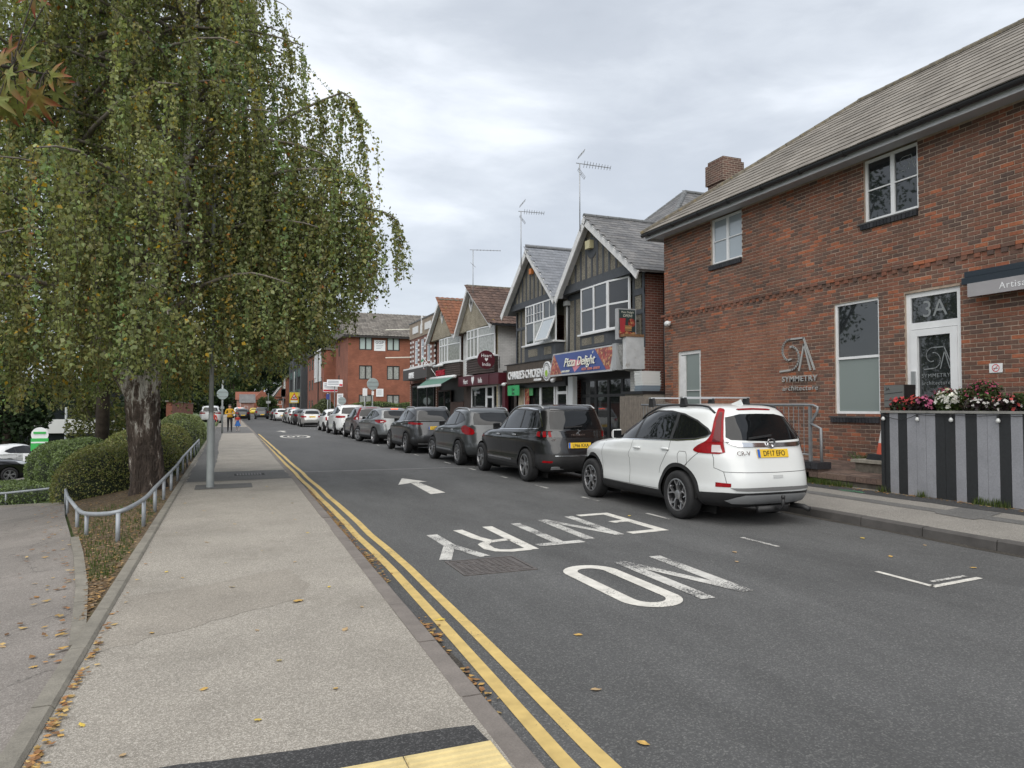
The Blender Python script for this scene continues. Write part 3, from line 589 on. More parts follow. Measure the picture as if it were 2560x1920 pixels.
GRASSG = mat('grass_ground', (.07, .10, .028), .95, noise=.35, nscale=2, bump=.6, bscale=30, noise2=.3, n2scale=25)
def paintm(name, col, wear):
    m = bpy.data.materials.new(name); MATS[name] = m; m.use_nodes = True; t = m.node_tree; L = t.links.new; b = t.nodes['Principled BSDF']
    co = N(t, 'ShaderNodeNewGeometry').outputs['Position']
    n1 = N(t, 'ShaderNodeTexNoise'); n1.inputs['Scale'].default_value = 55; n1.inputs['Detail'].default_value = 6; n1.inputs['Roughness'].default_value = .75; L(co, n1.inputs[0])
    n2 = N(t, 'ShaderNodeTexNoise'); n2.inputs['Scale'].default_value = 1.7; n2.inputs['Detail'].default_value = 4; L(co, n2.inputs[0])
    ad = N(t, 'ShaderNodeMath', operation='ADD'); L(n1.outputs['Fac'], ad.inputs[0]); m2 = N(t, 'ShaderNodeMath', operation='MULTIPLY'); m2.inputs[1].default_value = .7; L(n2.outputs['Fac'], m2.inputs[0]); L(m2.outputs[0], ad.inputs[1])
    mr = N(t, 'ShaderNodeMapRange'); mr.inputs[1].default_value = wear; mr.inputs[2].default_value = wear+.05; L(ad.outputs[0], mr.inputs[0])
    n3 = N(t, 'ShaderNodeTexNoise'); n3.inputs['Scale'].default_value = 9; n3.inputs['Detail'].default_value = 8; L(co, n3.inputs[0])
    a2 = N(t, 'ShaderNodeMapRange'); a2.inputs[1].default_value = .3; a2.inputs[2].default_value = .7; a2.inputs[3].default_value = .8; a2.inputs[4].default_value = 1.1; L(n3.outputs['Fac'], a2.inputs[0])
    vm = N(t, 'ShaderNodeVectorMath', operation='SCALE'); vm.inputs[0].default_value = col; L(a2.outputs[0], vm.inputs['Scale'])
    mm = N(t, 'ShaderNodeMix'); mm.data_type = 'RGBA'; L(mr.outputs[0], mm.inputs[0]); mm.inputs[6].default_value = (.06, .06, .06, 1); L(vm.outputs[0], mm.inputs[7]); L(mm.outputs[2], b.inputs['Base Color']); b.inputs['Roughness'].default_value = .75
    return m
WLINE = paintm('road_paint_white', (.60, .58, .53), .70); WORN = paintm('road_paint_worn', (.52, .51, .48), .79); YLINE = paintm('road_paint_yellow', (.54, .39, .14), .66)
# terrain sheet
xs = [-600, -250, -120, -70]+list(np.arange(-44, -8, 3.0))+list(np.arange(-8, -.8, .45))+[-.8, -.5, 8.2, 10, 14, 30, 80, 200, 600]
ys = [-300, -80, -20, -5, 0]+list(np.arange(2, 40, 1.0))+list(np.arange(40, 110, 5.0))+[120, 160, 250, 450, 1200]
V = []; F = []
for y in ys:
    for x in xs: V.append((x, y, zt(x, y)-.03 if x <= -.8 else (-.06 if x < 8.3 else .13)))
nx = len(xs)
for j in range(len(ys)-1):
    for i in range(nx-1): F.append((j*nx+i, j*nx+i+1, (j+1)*nx+i+1, (j+1)*nx+i))
tag(link('ground', np_mesh('ground', V, F, [GRASSG], smooth=True)), kind='structure')
def sheet(name, ylist, xl, xr, z, m, kind='structure', zr=None, parent=None):
    b = MB(); n = len(ylist); f = lambda q, y: q(y) if callable(q) else q
    zr = z if zr is None else zr
    b.add([p for y in ylist for p in ((f(xl, y), y, f(z, y)), (f(xr, y), y, f(zr, y)))], [(2*i, 2*i+1, 2*i+3, 2*i+2) for i in range(n-1)])
    o = b.build(name, m, parent)
    if kind and parent is None: o['kind'] = kind
    return o
YL = [-20, 0, 3, 6, 10, 15, 20, 30, 48, 80, 110, 400]
road = sheet('road', [-25, 18.2], -1.0+2.0, 8.05, 0, ASPH); sheet('road_surface_far', [18.2, 400], 1.0, 8.05, 0.0, ASPH2, None, parent=road)
pav = sheet('pavement', YL, -.78, lambda y: kx(y)+.01, .1, PAVE)
rp = sheet('pavement_opposite', YL, 8.09, 10.3, .12, RPAV, zr=.215)
sheet('shop_forecourt', [17.0, 66], 10.2, 14.0, .20, RPAV, 'structure')
GUTM = surf('gutter_grime', (.043, .038, .032), (.10, .09, .075), 120, .2, big=.3, bigs=2.5, bump=.6)
sheet('gutter_strip', [-10, 2]+list(np.arange(3, 40, 1.3)), lambda y: kx(y)+.11, lambda y: kx(y)+.19+.05*math.sin(y*1.7)+.03*math.sin(y*5.1), .0025, GUTM, None, parent=road); sheet('gutter_strip', [-10, 2]+list(np.arange(3, 20, 1.3)), lambda y: 7.86+.04*math.sin(y*2.1), 8.0, .0025, GUTM, None, parent=road)
# kerbs, stone by stone
def kerb(name, xfun, w, z1, z0, m, ya, yb, side, near, L=.915, label=None):
    base = MB(); root = None; cnt = 0; y = ya; st = []
    while y < yb: st.append((y, min(y+L, yb))); y += L
    rest = MB(); cells = []
    def stone(b, y0, y1):
        g = .006; x0, x1 = xfun(y0), xfun(y1); c = .018; jz = random.uniform(-.004, .004); y0 += g; y1 -= g
        pr = [(0, z0), (0, z1-.0+jz), (w-c, z1+jz), (w, z1-c+jz), (w+.01, z0)]
        if side < 0: pr = [(-a, h) for a, h in pr]
        n = len(pr); vs = [(x0+a, y0, h) for a, h in pr]+[(x1+a, y1, h) for a, h in pr]
        f = [(i, i+1, n+i+1, n+i) for i in range(n-1)]+[tuple(range(n))[::-1], tuple(range(n, 2*n))]
        b.add(vs, f if side > 0 else [q[::-1] for q in f])
    for y0, y1 in st:
        if not (near[0] <= y0 <= near[1]): stone(rest, y0, y1)
    o = rest.build(name, m); o['kind'] = 'structure'
    for y0, y1 in st:
        if near[0] <= y0 <= near[1]: b = MB(); stone(b, y0, y1); b.build('kerb_stone', m, o)
    return o
kerb('kerb', kx, .13, .102, -.05, KERB, -12, 110, 1, (1.5, 26))
kerb('kerb_opposite', lambda y: 8.10, .13, .122, -.05, RKERB, -12, 110, -1, (1.5, 14))
kerb('pavement_edging', lambda y: -.88+.0*y, .10, .125, -.1, EDGE, .5, 60, 1, (2.2, 22))
# patches and joints on the pavement (thin sheets of later surfacing)
def flat(name, pts, z, m, parent=None, kind='structure'):
    b = MB().poly([(x, y, z) for x, y in pts]); o = b.build(name, m, parent)
    if parent is None: o['kind'] = kind
    return o
def rough_edge(pts, a=.02, st=.12):
    d = densify(pts, st); return [(p[0]+random.uniform(-a, a), p[1]+random.uniform(-a, a)) for p in d]
flat('pavement_patch', rough_edge([(-.74, 5.0), (.42, 5.75), (.62, 5.95), (.66, 6.35), (.52, 6.95), (-.2, 6.55), (-.74, 6.4)], .03), .1016, PATCH, pav)
flat('pavement_band', rough_edge([(-.6, 3.12), (.3, 3.05), (1.11, 3.0), (1.10, 3.22), (.3, 3.28), (-.4, 3.34)], .008), .1045, BLACKP, pav)
flat('pavement_strip', rough_edge([(-.77, 17.8), (-.30, 17.8), (-.26, 24), (-.34, 31), (-.28, 44), (-.77, 44)], .02, .5), .1040, DARKP, pav)
flat('pavement_patch', rough_edge([(-.76, 15.6), (kx(16), 15.7), (kx(17), 17.9), (-.76, 17.8)], .03, .3), .1050, DARKP, pav)
flat('pavement_patch', [(-.55, 14.15), (.45, 14.2), (.45, 15.0), (-.55, 14.95)], .1060, DARKP, pav)
flat('pavement_patch', [(-.77, 44), (1.4, 44), (1.4, 58), (-.77, 58)], .1042, DARKP, pav)
def zrp(x): return .12+.095*(x-8.09)/2.21
def rflat(name, pts, m, dz):
    MB().poly([(x, y, zrp(x)+dz) for x, y in pts]).build(name, m, rp)
rflat('pavement_strip', rough_edge([(9.05, 3.0), (9.30, 3.0), (9.25, 12), (9.0, 12)], .015, .3), DARKP, .004)
rflat('pavement_strip', rough_edge([(9.62, 3.0), (10.0, 3.0), (10.0, 14), (9.66, 14)], .02, .3), BLACKP, .004)
rflat('pavement_patch', rough_edge([(8.9, 6.3), (9.6, 6.4), (9.6, 7.0), (8.95, 6.9)], .02, .2), DARKP, .006)
# verge and lower path
def drape(name, pts, dz, m, kind, st=.35, parent=None):
    xs_ = [p[0] for p in pts]; ys_ = [p[1] for p in pts]; P = [Vector((float(a), float(b))) for a, b in densify(pts, st)]; n = len(P); seg = [(i, (i+1) % n) for i in range(n)]
    g = [(x, y) for x in np.arange(min(xs_), max(xs_), st) for y in np.arange(min(ys_), max(ys_), st)]; g = np.array(g); B = np.array([(p.x, p.y) for p in P])
    ins = in_poly(g, B); P += [Vector((float(a), float(b))) for (a, b), k in zip(g, ins) if k and ((B-(a, b))**2).sum(1).min() > .02]
    co, _, fa, _, _, _ = delaunay_2d_cdt(P, seg, [], 1, 1e-5)
    vs = [(c.x, c.y, zt(c.x, c.y)+dz+(random.uniform(-.012, .012) if kind == 'soil' else 0)) for c in co]
    fs = [tuple(f) for f in fa]; fs = [f if (co[f[1]]-co[f[0]]).cross(co[f[2]]-co[f[0]]) > 0 else f[::-1] for f in fs]
    o = MB().add(vs, fs).build(name, m, parent, True); o['kind'] = 'structure'; return o
PE = [(-.86, 5.17), (-1.15, 6.99), (-1.5, 8.9), (-1.78, 10.26), (-2.44, 13.5), (-3.07, 16.9), (-3.8, 17.9), (-4.61, 18.7), (-7.5, 21.0)]
drape('footpath', [(-.88, .5), (-.89, 4.9)]+PE+[(-12, 21), (-12, 4), (-3, 0.5)], .012, PATHM, 'path', .6)
drape('verge', [(-.88, 5.3)]+[(a+.03, b) for a, b in PE[1:6]]+[(-3.2, 18.5), (-.88, 24)], .03, SOIL, 'soil', .3)
def edging(name, pts, m, w=.09, h=.05):
    d = densify(pts, .9, False); root = None
    for i in range(len(d)-1):
        a, b_ = d[i], d[i+1]; q = Vector((b_[0]-a[0], b_[1]-a[1], 0)); k = Vector((-q.y, q.x, 0)).normalized()*w/2; za, zb = zt(*a), zt(*b_); e = q*.006
        A = Vector((a[0], a[1], 0)); B = Vector((b_[0], b_[1], 0)); vs = []
        for P0, z in ((A+e, za), (B-e, zb)):
            for s2, hh in ((-1, -.1), (-1, h), (1, h), (1, -.1)): vs.append(P0+k*s2+Vector((0, 0, z+hh)))
        mb = MB().add(vs, [(0, 1, 2, 3), (7, 6, 5, 4), (0, 4, 5, 1), (1, 5, 6, 2), (2, 6, 7, 3)])
        if root is None: root = mb.build(name, m); root['kind'] = 'structure'
        else: mb.build('edging_stone', m, root)
edging('path_edging', [(-.86, 5.2), (-1.13, 6.99), (-1.48, 8.9), (-1.74, 10.2)], EDGE); edging('path_edging', [(-3.1, 17.0), (-3.8, 17.95), (-4.61, 18.75), (-7.5, 21.05)], EDGE)
# ------------------------------------------------------------------ painted markings
def mark(name, polys, m, label, cat='road marking', z=.004, group=None):
    b = MB()
    for p in polys: b.poly([(x, y, z) for x, y in p])
    return tag(b.build(name, m), label, cat, group)
def strip(pts, w):
    P = [np.array(p, float) for p in pts]; l = []; r = []
    for i in range(len(P)):
        d = P[min(i+1, len(P)-1)]-P[max(i-1, 0)]; d = d/np.linalg.norm(d); n = np.array((-d[1], d[0]))*w/2; l.append(P[i]+n); r.append(P[i]-n)
    return [[tuple(r[i]), tuple(r[i+1]), tuple(l[i+1]), tuple(l[i])] for i in range(len(P)-1)]
yy = np.arange(-2, 45.5, 1.0); xr_ = lambda y: float(np.interp(y, [-2, 3, 6.2, 13.7, 45], [1.58, 1.60, 1.68, 1.70, 1.72]))
jit = {float(y): random.uniform(-.012, .012) for y in yy}
mark('yellow_line', strip([(xr_(y)+jit[float(y)], y) for y in yy], .085), YLINE, 'worn yellow line, the one farther from the left kerb')
mark('yellow_line', strip([(xr_(y)-.17+jit[float(y)]*.8, y) for y in yy], .085), YLINE, 'worn yellow line, the one nearer the left kerb')
def ringpoly(cx, cy, rx, ry, w, straight=0, n=16):
    o = []; i = []
    for k in range(2*n): t = 2*PI*(k+.5)/(2*n); s = straight*(1 if math.sin(t) > 0 else -1); o.append((cx+rx*math.cos(t), cy+ry*math.sin(t)+s)); i.append((cx+(rx-w)*math.cos(t), cy+(ry-w)*math.sin(t)+s))
    m = 2*n; return [[o[k], o[(k+1) % m], i[(k+1) % m], i[k]] for k in range(m)]
LT = thing('road_lettering', 'white NO ENTRY lettering painted on the road beside the white car', 'road marking', (3.7, 7, 0))
def glyph(name, polys, m=None):
    b = MB()
    for k, p in enumerate(polys): b.poly([(x, y, .0042+.0005*(k % 3 if len(polys) < 12 else 0)) for x, y in p])
    b.build(name, m or WLINE, LT)
w = .14
glyph('letter_o', ringpoly(3.30, 5.66, .28, .30, w, .49)); glyph('letter_n', strip([(4.27, 6.56), (4.21, 5.02)], w)+strip([(3.78, 6.46), (3.75, 4.95)], w)+strip([(4.2, 5.06), (3.8, 6.42)], .12), WORN)
glyph('letter_e', strip([(5.28, 9.5), (5.27, 7.86)], w)+strip([(5.22, 9.43), (4.81, 9.40)], .15)+strip([(5.22, 8.74), (4.97, 8.70)], .15)+strip([(5.21, 7.92), (4.76, 7.88)], .15))
glyph('letter_n', strip([(4.65, 9.4), (4.58, 7.82)], w)+strip([(4.16, 9.24), (4.1, 7.7)], w)+strip([(4.58, 7.86), (4.17, 9.2)], .12), WORN)
glyph('letter_t', strip([(3.69, 9.1), (3.66, 7.66)], w)+strip([(3.95, 7.61), (3.35, 7.57)], .15), WORN)
rb = [(3.18, 7.42), (2.95, 7.40), (2.82, 7.46), (2.76, 7.60), (2.78, 7.85), (2.88, 7.98), (3.17, 8.05)]
glyph('letter_r', strip([(3.24, 9.0), (3.21, 7.38)], w)+strip(rb, .13)+strip([(2.92, 8.02), (2.84, 8.3), (2.79, 8.88)], .13)); glyph('letter_y', strip([(2.39, 8.68), (2.40, 7.9)], w)+strip([(2.40, 7.95), (2.58, 7.22)], .13)+strip([(2.40, 7.95), (2.13, 7.2)], .13), WORN)
mark('road_arrow', [[(3.65, 15.8), (3.28, 14.5), (3.63, 14.75), (3.82, 14.85), (3.99, 14.9)], [(3.60, 14.8), (3.48, 12.72), (3.80, 12.86), (3.79, 14.9)]], WLINE, 'white straight arrow painted on the road ahead of the lettering', z=.0045)
mark('road_arrow', [[(3.35, 50.6), (2.95, 49.1), (3.3, 49.3), (3.7, 49.8)], [(3.24, 49.3), (3.3, 47.5), (3.5, 47.6), (3.42, 49.6)]], WLINE, 'white straight arrow painted beyond the speed limit roundel', z=.0045)
rd = mark('speed_roundel', ringpoly(3.42, 40.4, .78, 2.3, .16, 0, 20), WLINE, 'white oval speed limit roundel painted on the road far ahead', z=.0045)
t20 = text_mesh('numerals', '20', .9, WLINE, .001, xs=.95); t20.transform(Matrix.Scale(3.0, 4, (0, 1, 0))); t20.transform(Matrix.Rotation(PI, 4, 'Z')); place_text('numerals', t20, (3.42, 41.3, .004), (1, 0, 0), (0, 1, 0), rd)
DG = 'dashes of the parking bay line'
for i, y in enumerate([6.48, 8.62, 10.72, 12.8, 15.0, 17.2, 19.4, 23.0, 26.6, 29.6, 35.0, 40.0, 47.0, 53.0, 56.0]): mark('bay_dash', [[(5.85, y), (5.91, y), (5.91, y+.62), (5.85, y+.62)]], WORN, 'short thin white dash of the bay line along the parked cars', group=DG)
mark('bay_corner', strip([(5.88, 5.15), (5.86, 4.53)], .06)+strip([(5.84, 4.53), (6.56, 4.60)], .06), WLINE, 'white corner mark of the empty bay behind the white car', z=.0043)
mark('bay_line_ghost', strip([(6.0, 4.66), (6.5, 4.70)], .05), WORN, 'faint worn line beside the white corner mark', z=.005)
mark('road_joint', strip([(1.7, 18.25), (3.5, 18.18), (8.0, 17.95)], .07), mat('joint_sealant', (.27, .27, .265), .8, noise=.3, nscale=3), 'thin pale joint line running straight across the road', 'road joint', z=.0048)
mark('spray_mark', strip([(9.66, 9.2), (9.78, 9.0), (9.72, 8.75)], .016)+strip([(9.62, 9.1), (9.7, 8.7)], .016), mat('spray_green', (.12, .55, .25), .7, noise=.3, nscale=30), 'pale green spray paint mark on the pavement by the planter', 'paint mark', z=.20)
# manhole cover
mh = thing('manhole_cover', 'square cast iron manhole cover in the road by the lettering', 'manhole', (2.47, 6.8, 0)); IRON = mat('cast_iron', (.10, .088, .082), .55, metal=.2, noise=.3, nscale=12)
fr = MB()
for a in ((2.10, 2.86, 6.46, 6.49), (2.10, 2.86, 7.10, 7.13), (2.10, 2.13, 6.49, 7.10), (2.83, 2.86, 6.49, 7.10)): fr.box(*a, -.01, .008)
fr.build('frame', IRON, mh); x0, x1, y0, y1 = 2.14, 2.82, 6.50, 7.09
for tri in ([(x0, y0), (x1-.01, y0), (x0, y1-.01)], [(x1, y0+.01), (x1, y1), (x0+.01, y1)]):
    pl_ = MB().prism([(a, b, -.01) for a, b in tri], (0, 0, .014)); T = np.array(tri); n = 0
    for gx in np.arange(x0+.03, x1, .058):
        for gy in np.arange(y0+.03, y1, .058):
            if in_poly(np.array([(gx, gy)]), inset(tri, .03))[0]: pl_.box(gx-.018, gx+.018, gy-.018, gy+.018, .004, .009)
    pl_.build('cover_plate', IRON, mh)
gd = thing('drain_grate', 'small iron drain grating set in the left pavement', 'drain', (.45, 16.9, .1)); gm = MB()
for k in range(9): gm.box(.2+k*.06, .235+k*.06, 16.7, 17.1, .106, .112)
gm.build('bars', IRON, gd); MB().box(.15, .78, 16.65, 17.15, .1045, .1065).build('frame', mat('drain_dark', (.02, .02, .02), .9), gd)
# ribbed tactile slabs
TAC = mat('tactile_buff', (.56, .45, .22), .85, noise=.18, nscale=6, bump=.3, bscale=120, dirt=((.25, .2, .11), 4, .58, .4))
tp = MB().box(-.45, 1.115, 2.2, 2.22, .09, .1).build('tactile_paving', TAC); tp['kind'] = 'structure'
for i in range(4):
    for j in range(2):
        b = MB(); X0, Y0 = .715-i*.4, 2.645-j*.4; b.box(X0+.002, X0+.397, Y0+.002, Y0+.397, .08, .106)
        for k in range(8): yk = Y0+.02+k*.048; b.prism([(X0+.006, yk, .106), (X0+.006, yk+.028, .106), (X0+.006, yk+.022, .112), (X0+.006, yk+.006, .112)], (.386, 0, 0))
        b.build('tactile_slab', TAC, tp)
# ================================================================== building kit
_f = Vector((math.sin(YAW)*math.cos(PIT), math.cos(YAW)*math.cos(PIT), math.sin(PIT))); _r = Vector((math.cos(YAW), -math.sin(YAW), 0)); _u = _r.cross(_f)
def seen(p):
    q = Vector(p)-cam.location; d = q.dot(_f)
    if d < .3: return None
    a = q.dot(_r)/d*1775; b = q.dot(_u)/d*1775
    return d if abs(a) < 1285 and abs(b) < 965 else None
def randmat(name, stops, rough=.85, bump=.4, bscale=60, noise=.15, nscale=30, zone=None, moss=None):
    """colour picked per piece (per object or per mesh island)"""
    m = bpy.data.materials.new(name); MATS[name] = m; m.use_nodes = True; t = m.node_tree; L = t.links.new; b = t.nodes['Principled BSDF']
    g = N(t, 'ShaderNodeNewGeometry'); oi = N(t, 'ShaderNodeObjectInfo'); ad = N(t, 'ShaderNodeMath', operation='ADD'); L(g.outputs['Random Per Island'], ad.inputs[0]); L(oi.outputs['Random'], ad.inputs[1])
    fr = N(t, 'ShaderNodeMath', operation='FRACT'); L(ad.outputs[0], fr.inputs[0]); rv = fr.outputs[0]
    def ramp(st):
        r = N(t, 'ShaderNodeValToRGB'); r.color_ramp.interpolation = 'LINEAR'; e = r.color_ramp.elements
        e[0].position, e[0].color = st[0][0], (*st[0][1], 1); e[1].position, e[1].color = st[-1][0], (*st[-1][1], 1)
        for p, c in st[1:-1]: q = e.new(p); q.color = (*c, 1)
        L(rv, r.inputs[0]); return r.outputs[0]
    cur = ramp(stops)
    if zone:     # (stops, y limit, z limit): a later infill of other bricks
        z2 = ramp(zone[0]); sp = N(t, 'ShaderNodeSeparateXYZ'); L(g.outputs['Position'], sp.inputs[0])
        a1 = N(t, 'ShaderNodeMath', operation='GREATER_THAN'); L(sp.outputs['Y'], a1.inputs[0]); a1.inputs[1].default_value = zone[1]; a2 = N(t, 'ShaderNodeMath', operation='LESS_THAN'); L(sp.outputs['Z'], a2.inputs[0]); a2.inputs[1].default_value = zone[2]
        a3 = N(t, 'ShaderNodeMath', operation='LESS_THAN'); L(sp.outputs['Y'], a3.inputs[0]); a3.inputs[1].default_value = zone[3]
        mu = N(t, 'ShaderNodeMath', operation='MULTIPLY'); L(a1.outputs[0], mu.inputs[0]); L(a2.outputs[0], mu.inputs[1]); mu2 = N(t, 'ShaderNodeMath', operation='MULTIPLY'); L(mu.outputs[0], mu2.inputs[0]); L(a3.outputs[0], mu2.inputs[1])
        mm = N(t, 'ShaderNodeMix'); mm.data_type = 'RGBA'; L(mu2.outputs[0], mm.inputs[0]); L(cur, mm.inputs[6]); L(z2, mm.inputs[7]); cur = mm.outputs[2]
    nz = N(t, 'ShaderNodeTexNoise'); nz.inputs['Scale'].default_value = nscale; nz.inputs['Detail'].default_value = 5; L(g.outputs['Position'], nz.inputs[0])
    mr = N(t, 'ShaderNodeMapRange'); mr.inputs[1].default_value = .3; mr.inputs[2].default_value = .7; mr.inputs[3].default_value = 1-noise; mr.inputs[4].default_value = 1+noise; L(nz.outputs['Fac'], mr.inputs[0])
    nw = N(t, 'ShaderNodeTexNoise'); nw.inputs['Scale'].default_value = .9; nw.inputs['Detail'].default_value = 6; nw.inputs['Roughness'].default_value = .6; L(g.outputs['Position'], nw.inputs[0])
    mw = N(t, 'ShaderNodeMapRange'); mw.inputs[1].default_value = .3; mw.inputs[2].default_value = .7; mw.inputs[3].default_value = .8; mw.inputs[4].default_value = 1.2; L(nw.outputs['Fac'], mw.inputs[0])
    mx_ = N(t, 'ShaderNodeMath', operation='MULTIPLY'); L(mr.outputs[0], mx_.inputs[0]); L(mw.outputs[0], mx_.inputs[1])
    vm = N(t, 'ShaderNodeVectorMath', operation='SCALE'); L(cur, vm.inputs[0]); L(mx_.outputs[0], vm.inputs['Scale']); cur = vm.outputs[0]
    if moss:
        n2 = N(t, 'ShaderNodeTexNoise'); n2.inputs['Scale'].default_value = moss[1]; n2.inputs['Detail'].default_value = 6; n2.inputs['Roughness'].default_value = .7; L(g.outputs['Position'], n2.inputs[0])
        m3 = N(t, 'ShaderNodeMapRange'); m3.inputs[1].default_value = moss[2]; m3.inputs[2].default_value = moss[2]+.05; m3.inputs[4].default_value = .85; L(n2.outputs['Fac'], m3.inputs[0])
        mm = N(t, 'ShaderNodeMix'); mm.data_type = 'RGBA'; L(m3.outputs[0], mm.inputs[0]); L(cur, mm.inputs[6]); mm.inputs[7].default_value = (*moss[0], 1); cur = mm.outputs[2]
    L(cur, b.inputs['Base Color']); b.inputs['Roughness'].default_value = rough; b.inputs['Specular IOR Level'].default_value = .3
    n4 = N(t, 'ShaderNodeTexNoise'); n4.inputs['Scale'].default_value = bscale; L(g.outputs['Position'], n4.inputs[0]); bp = N(t, 'ShaderNodeBump'); bp.inputs['Strength'].default_value = bump; bp.inputs['Distance'].default_value = .008; L(n4.outputs['Fac'], bp.inputs['Height']); L(bp.outputs[0], b.inputs['Normal'])
    return m
def brickmat(name, c1, c2, mort, axis, sc=1.0, bump=.5):
    m = bpy.data.materials.new(name); MATS[name] = m; m.use_nodes = True; t = m.node_tree; L = t.links.new; b = t.nodes['Principled BSDF']
    g = N(t, 'ShaderNodeNewGeometry'); s = N(t, 'ShaderNodeSeparateXYZ'); L(g.outputs['Position'], s.inputs[0]); c = N(t, 'ShaderNodeCombineXYZ'); L(s.outputs['Y' if axis == 'x' else 'X'], c.inputs[0]); L(s.outputs['Z'], c.inputs[1])
    br = N(t, 'ShaderNodeTexBrick'); br.inputs['Scale'].default_value = 1/sc; br.inputs['Brick Width'].default_value = .225; br.inputs['Row Height'].default_value = .075; br.inputs['Mortar Size'].default_value = .006; br.inputs['Bias'].default_value = -.1
    br.inputs['Color1'].default_value = (*c1, 1); br.inputs['Color2'].default_value = (*c2, 1); br.inputs['Mortar'].default_value = (*mort, 1); L(c.outputs[0], br.inputs[0])
    nz = N(t, 'ShaderNodeTexNoise'); nz.inputs['Scale'].default_value = 1.2; nz.inputs['Detail'].default_value = 7; L(g.outputs['Position'], nz.inputs[0]); mr = N(t, 'ShaderNodeMapRange'); mr.inputs[1].default_value = .3; mr.inputs[2].default_value = .7; mr.inputs[3].default_value = .78; mr.inputs[4].default_value = 1.2; L(nz.outputs['Fac'], mr.inputs[0])
    vm = N(t, 'ShaderNodeVectorMath', operation='SCALE'); L(br.outputs['Color'], vm.inputs[0]); L(mr.outputs[0], vm.inputs['Scale']); L(vm.outputs[0], b.inputs['Base Color']); b.inputs['Roughness'].default_value = .9
    bp = N(t, 'ShaderNodeBump'); bp.inputs['Strength'].default_value = bump; bp.inputs['Distance'].default_value = .008; bp.invert = True; L(br.outputs['Fac'], bp.inputs['Height']); L(bp.outputs[0], b.inputs['Normal'])
    return m
def tiles(parent, name, O, ud, vd, ULEN, VLEN, tw, gauge, m, clip=None, lift=.025, thick=.012, roll=0, maxobj=300, jit=.004):
    """lay tiles on the plane O + u*ud + v*vd; the largest ones in view are objects of their own, the rest one mesh"""
    O = Vector(O); ud = Vector(ud).normalized(); vd = Vector(vd).normalized(); n = ud.cross(vd).normalized()
    if n.z < 0: n = -n
    ln = gauge*1.18; k = 5 if roll else 2; prof = [(-tw/2+.002+(tw-.004)*i/(k-1), (roll*(.5-.5*math.cos(2*PI*i/(k-1)+.4)) if roll else 0)) for i in range(k)]
    tv = []
    for y, h in ((0, lift), (ln, .004)): tv += [(a, y, h+c) for a, c in prof]
    tv += [(a, 0, c+lift-thick) for a, c in prof]
    tf = [(i, i+1, k+i+1, k+i) for i in range(k-1)]+[(2*k+i, 2*k+i+1, i+1, i) for i in range(k-1)]+[(0, k, 2*k), (k-1, 3*k-1, 2*k-1)]
    place = []
    for j in range(int(math.ceil(VLEN/gauge))):
        for i in range(int(ULEN/tw)+2):
            u = (i+(.5 if (j % 2 and not roll) else 0))*tw; v = j*gauge
            if u > ULEN+.01: continue
            if clip and not clip(u, v+gauge*.4): continue
            c = O+ud*u+vd*v; d = seen(c); place.append((d if d else 1e9, c))
    place.sort(key=lambda q: q[0]); proto = MB().add(tv, tf).mesh(name, m)
    M0 = Matrix((ud, vd, n)).transposed() if ud.cross(vd).dot(n) > 0 else Matrix((-ud, vd, n)).transposed()
    V = np.array(tv); Fq = [f for f in tf]; rest = MB()
    for q, (d, c) in enumerate(place):
        R = M0 @ Matrix.Rotation(random.gauss(0, .006), 3, 'Z'); c = c+n*random.uniform(0, jit)
        if q < maxobj and d < 1e8:
            o = bpy.data.objects.new(name, proto); COL.objects.link(o); o.parent = parent; M4 = R.to_4x4(); l = Vector((0, 0, 0)); p = parent
            while p is not None: l = l+p.location; p = p.parent
            M4.translation = c-l; o.matrix_local = M4
        else: rest.add([R @ Vector(v)+c for v in tv], tf)
    if rest.v: rest.build(name+'s_rest', m, parent)['kind'] = 'stuff'
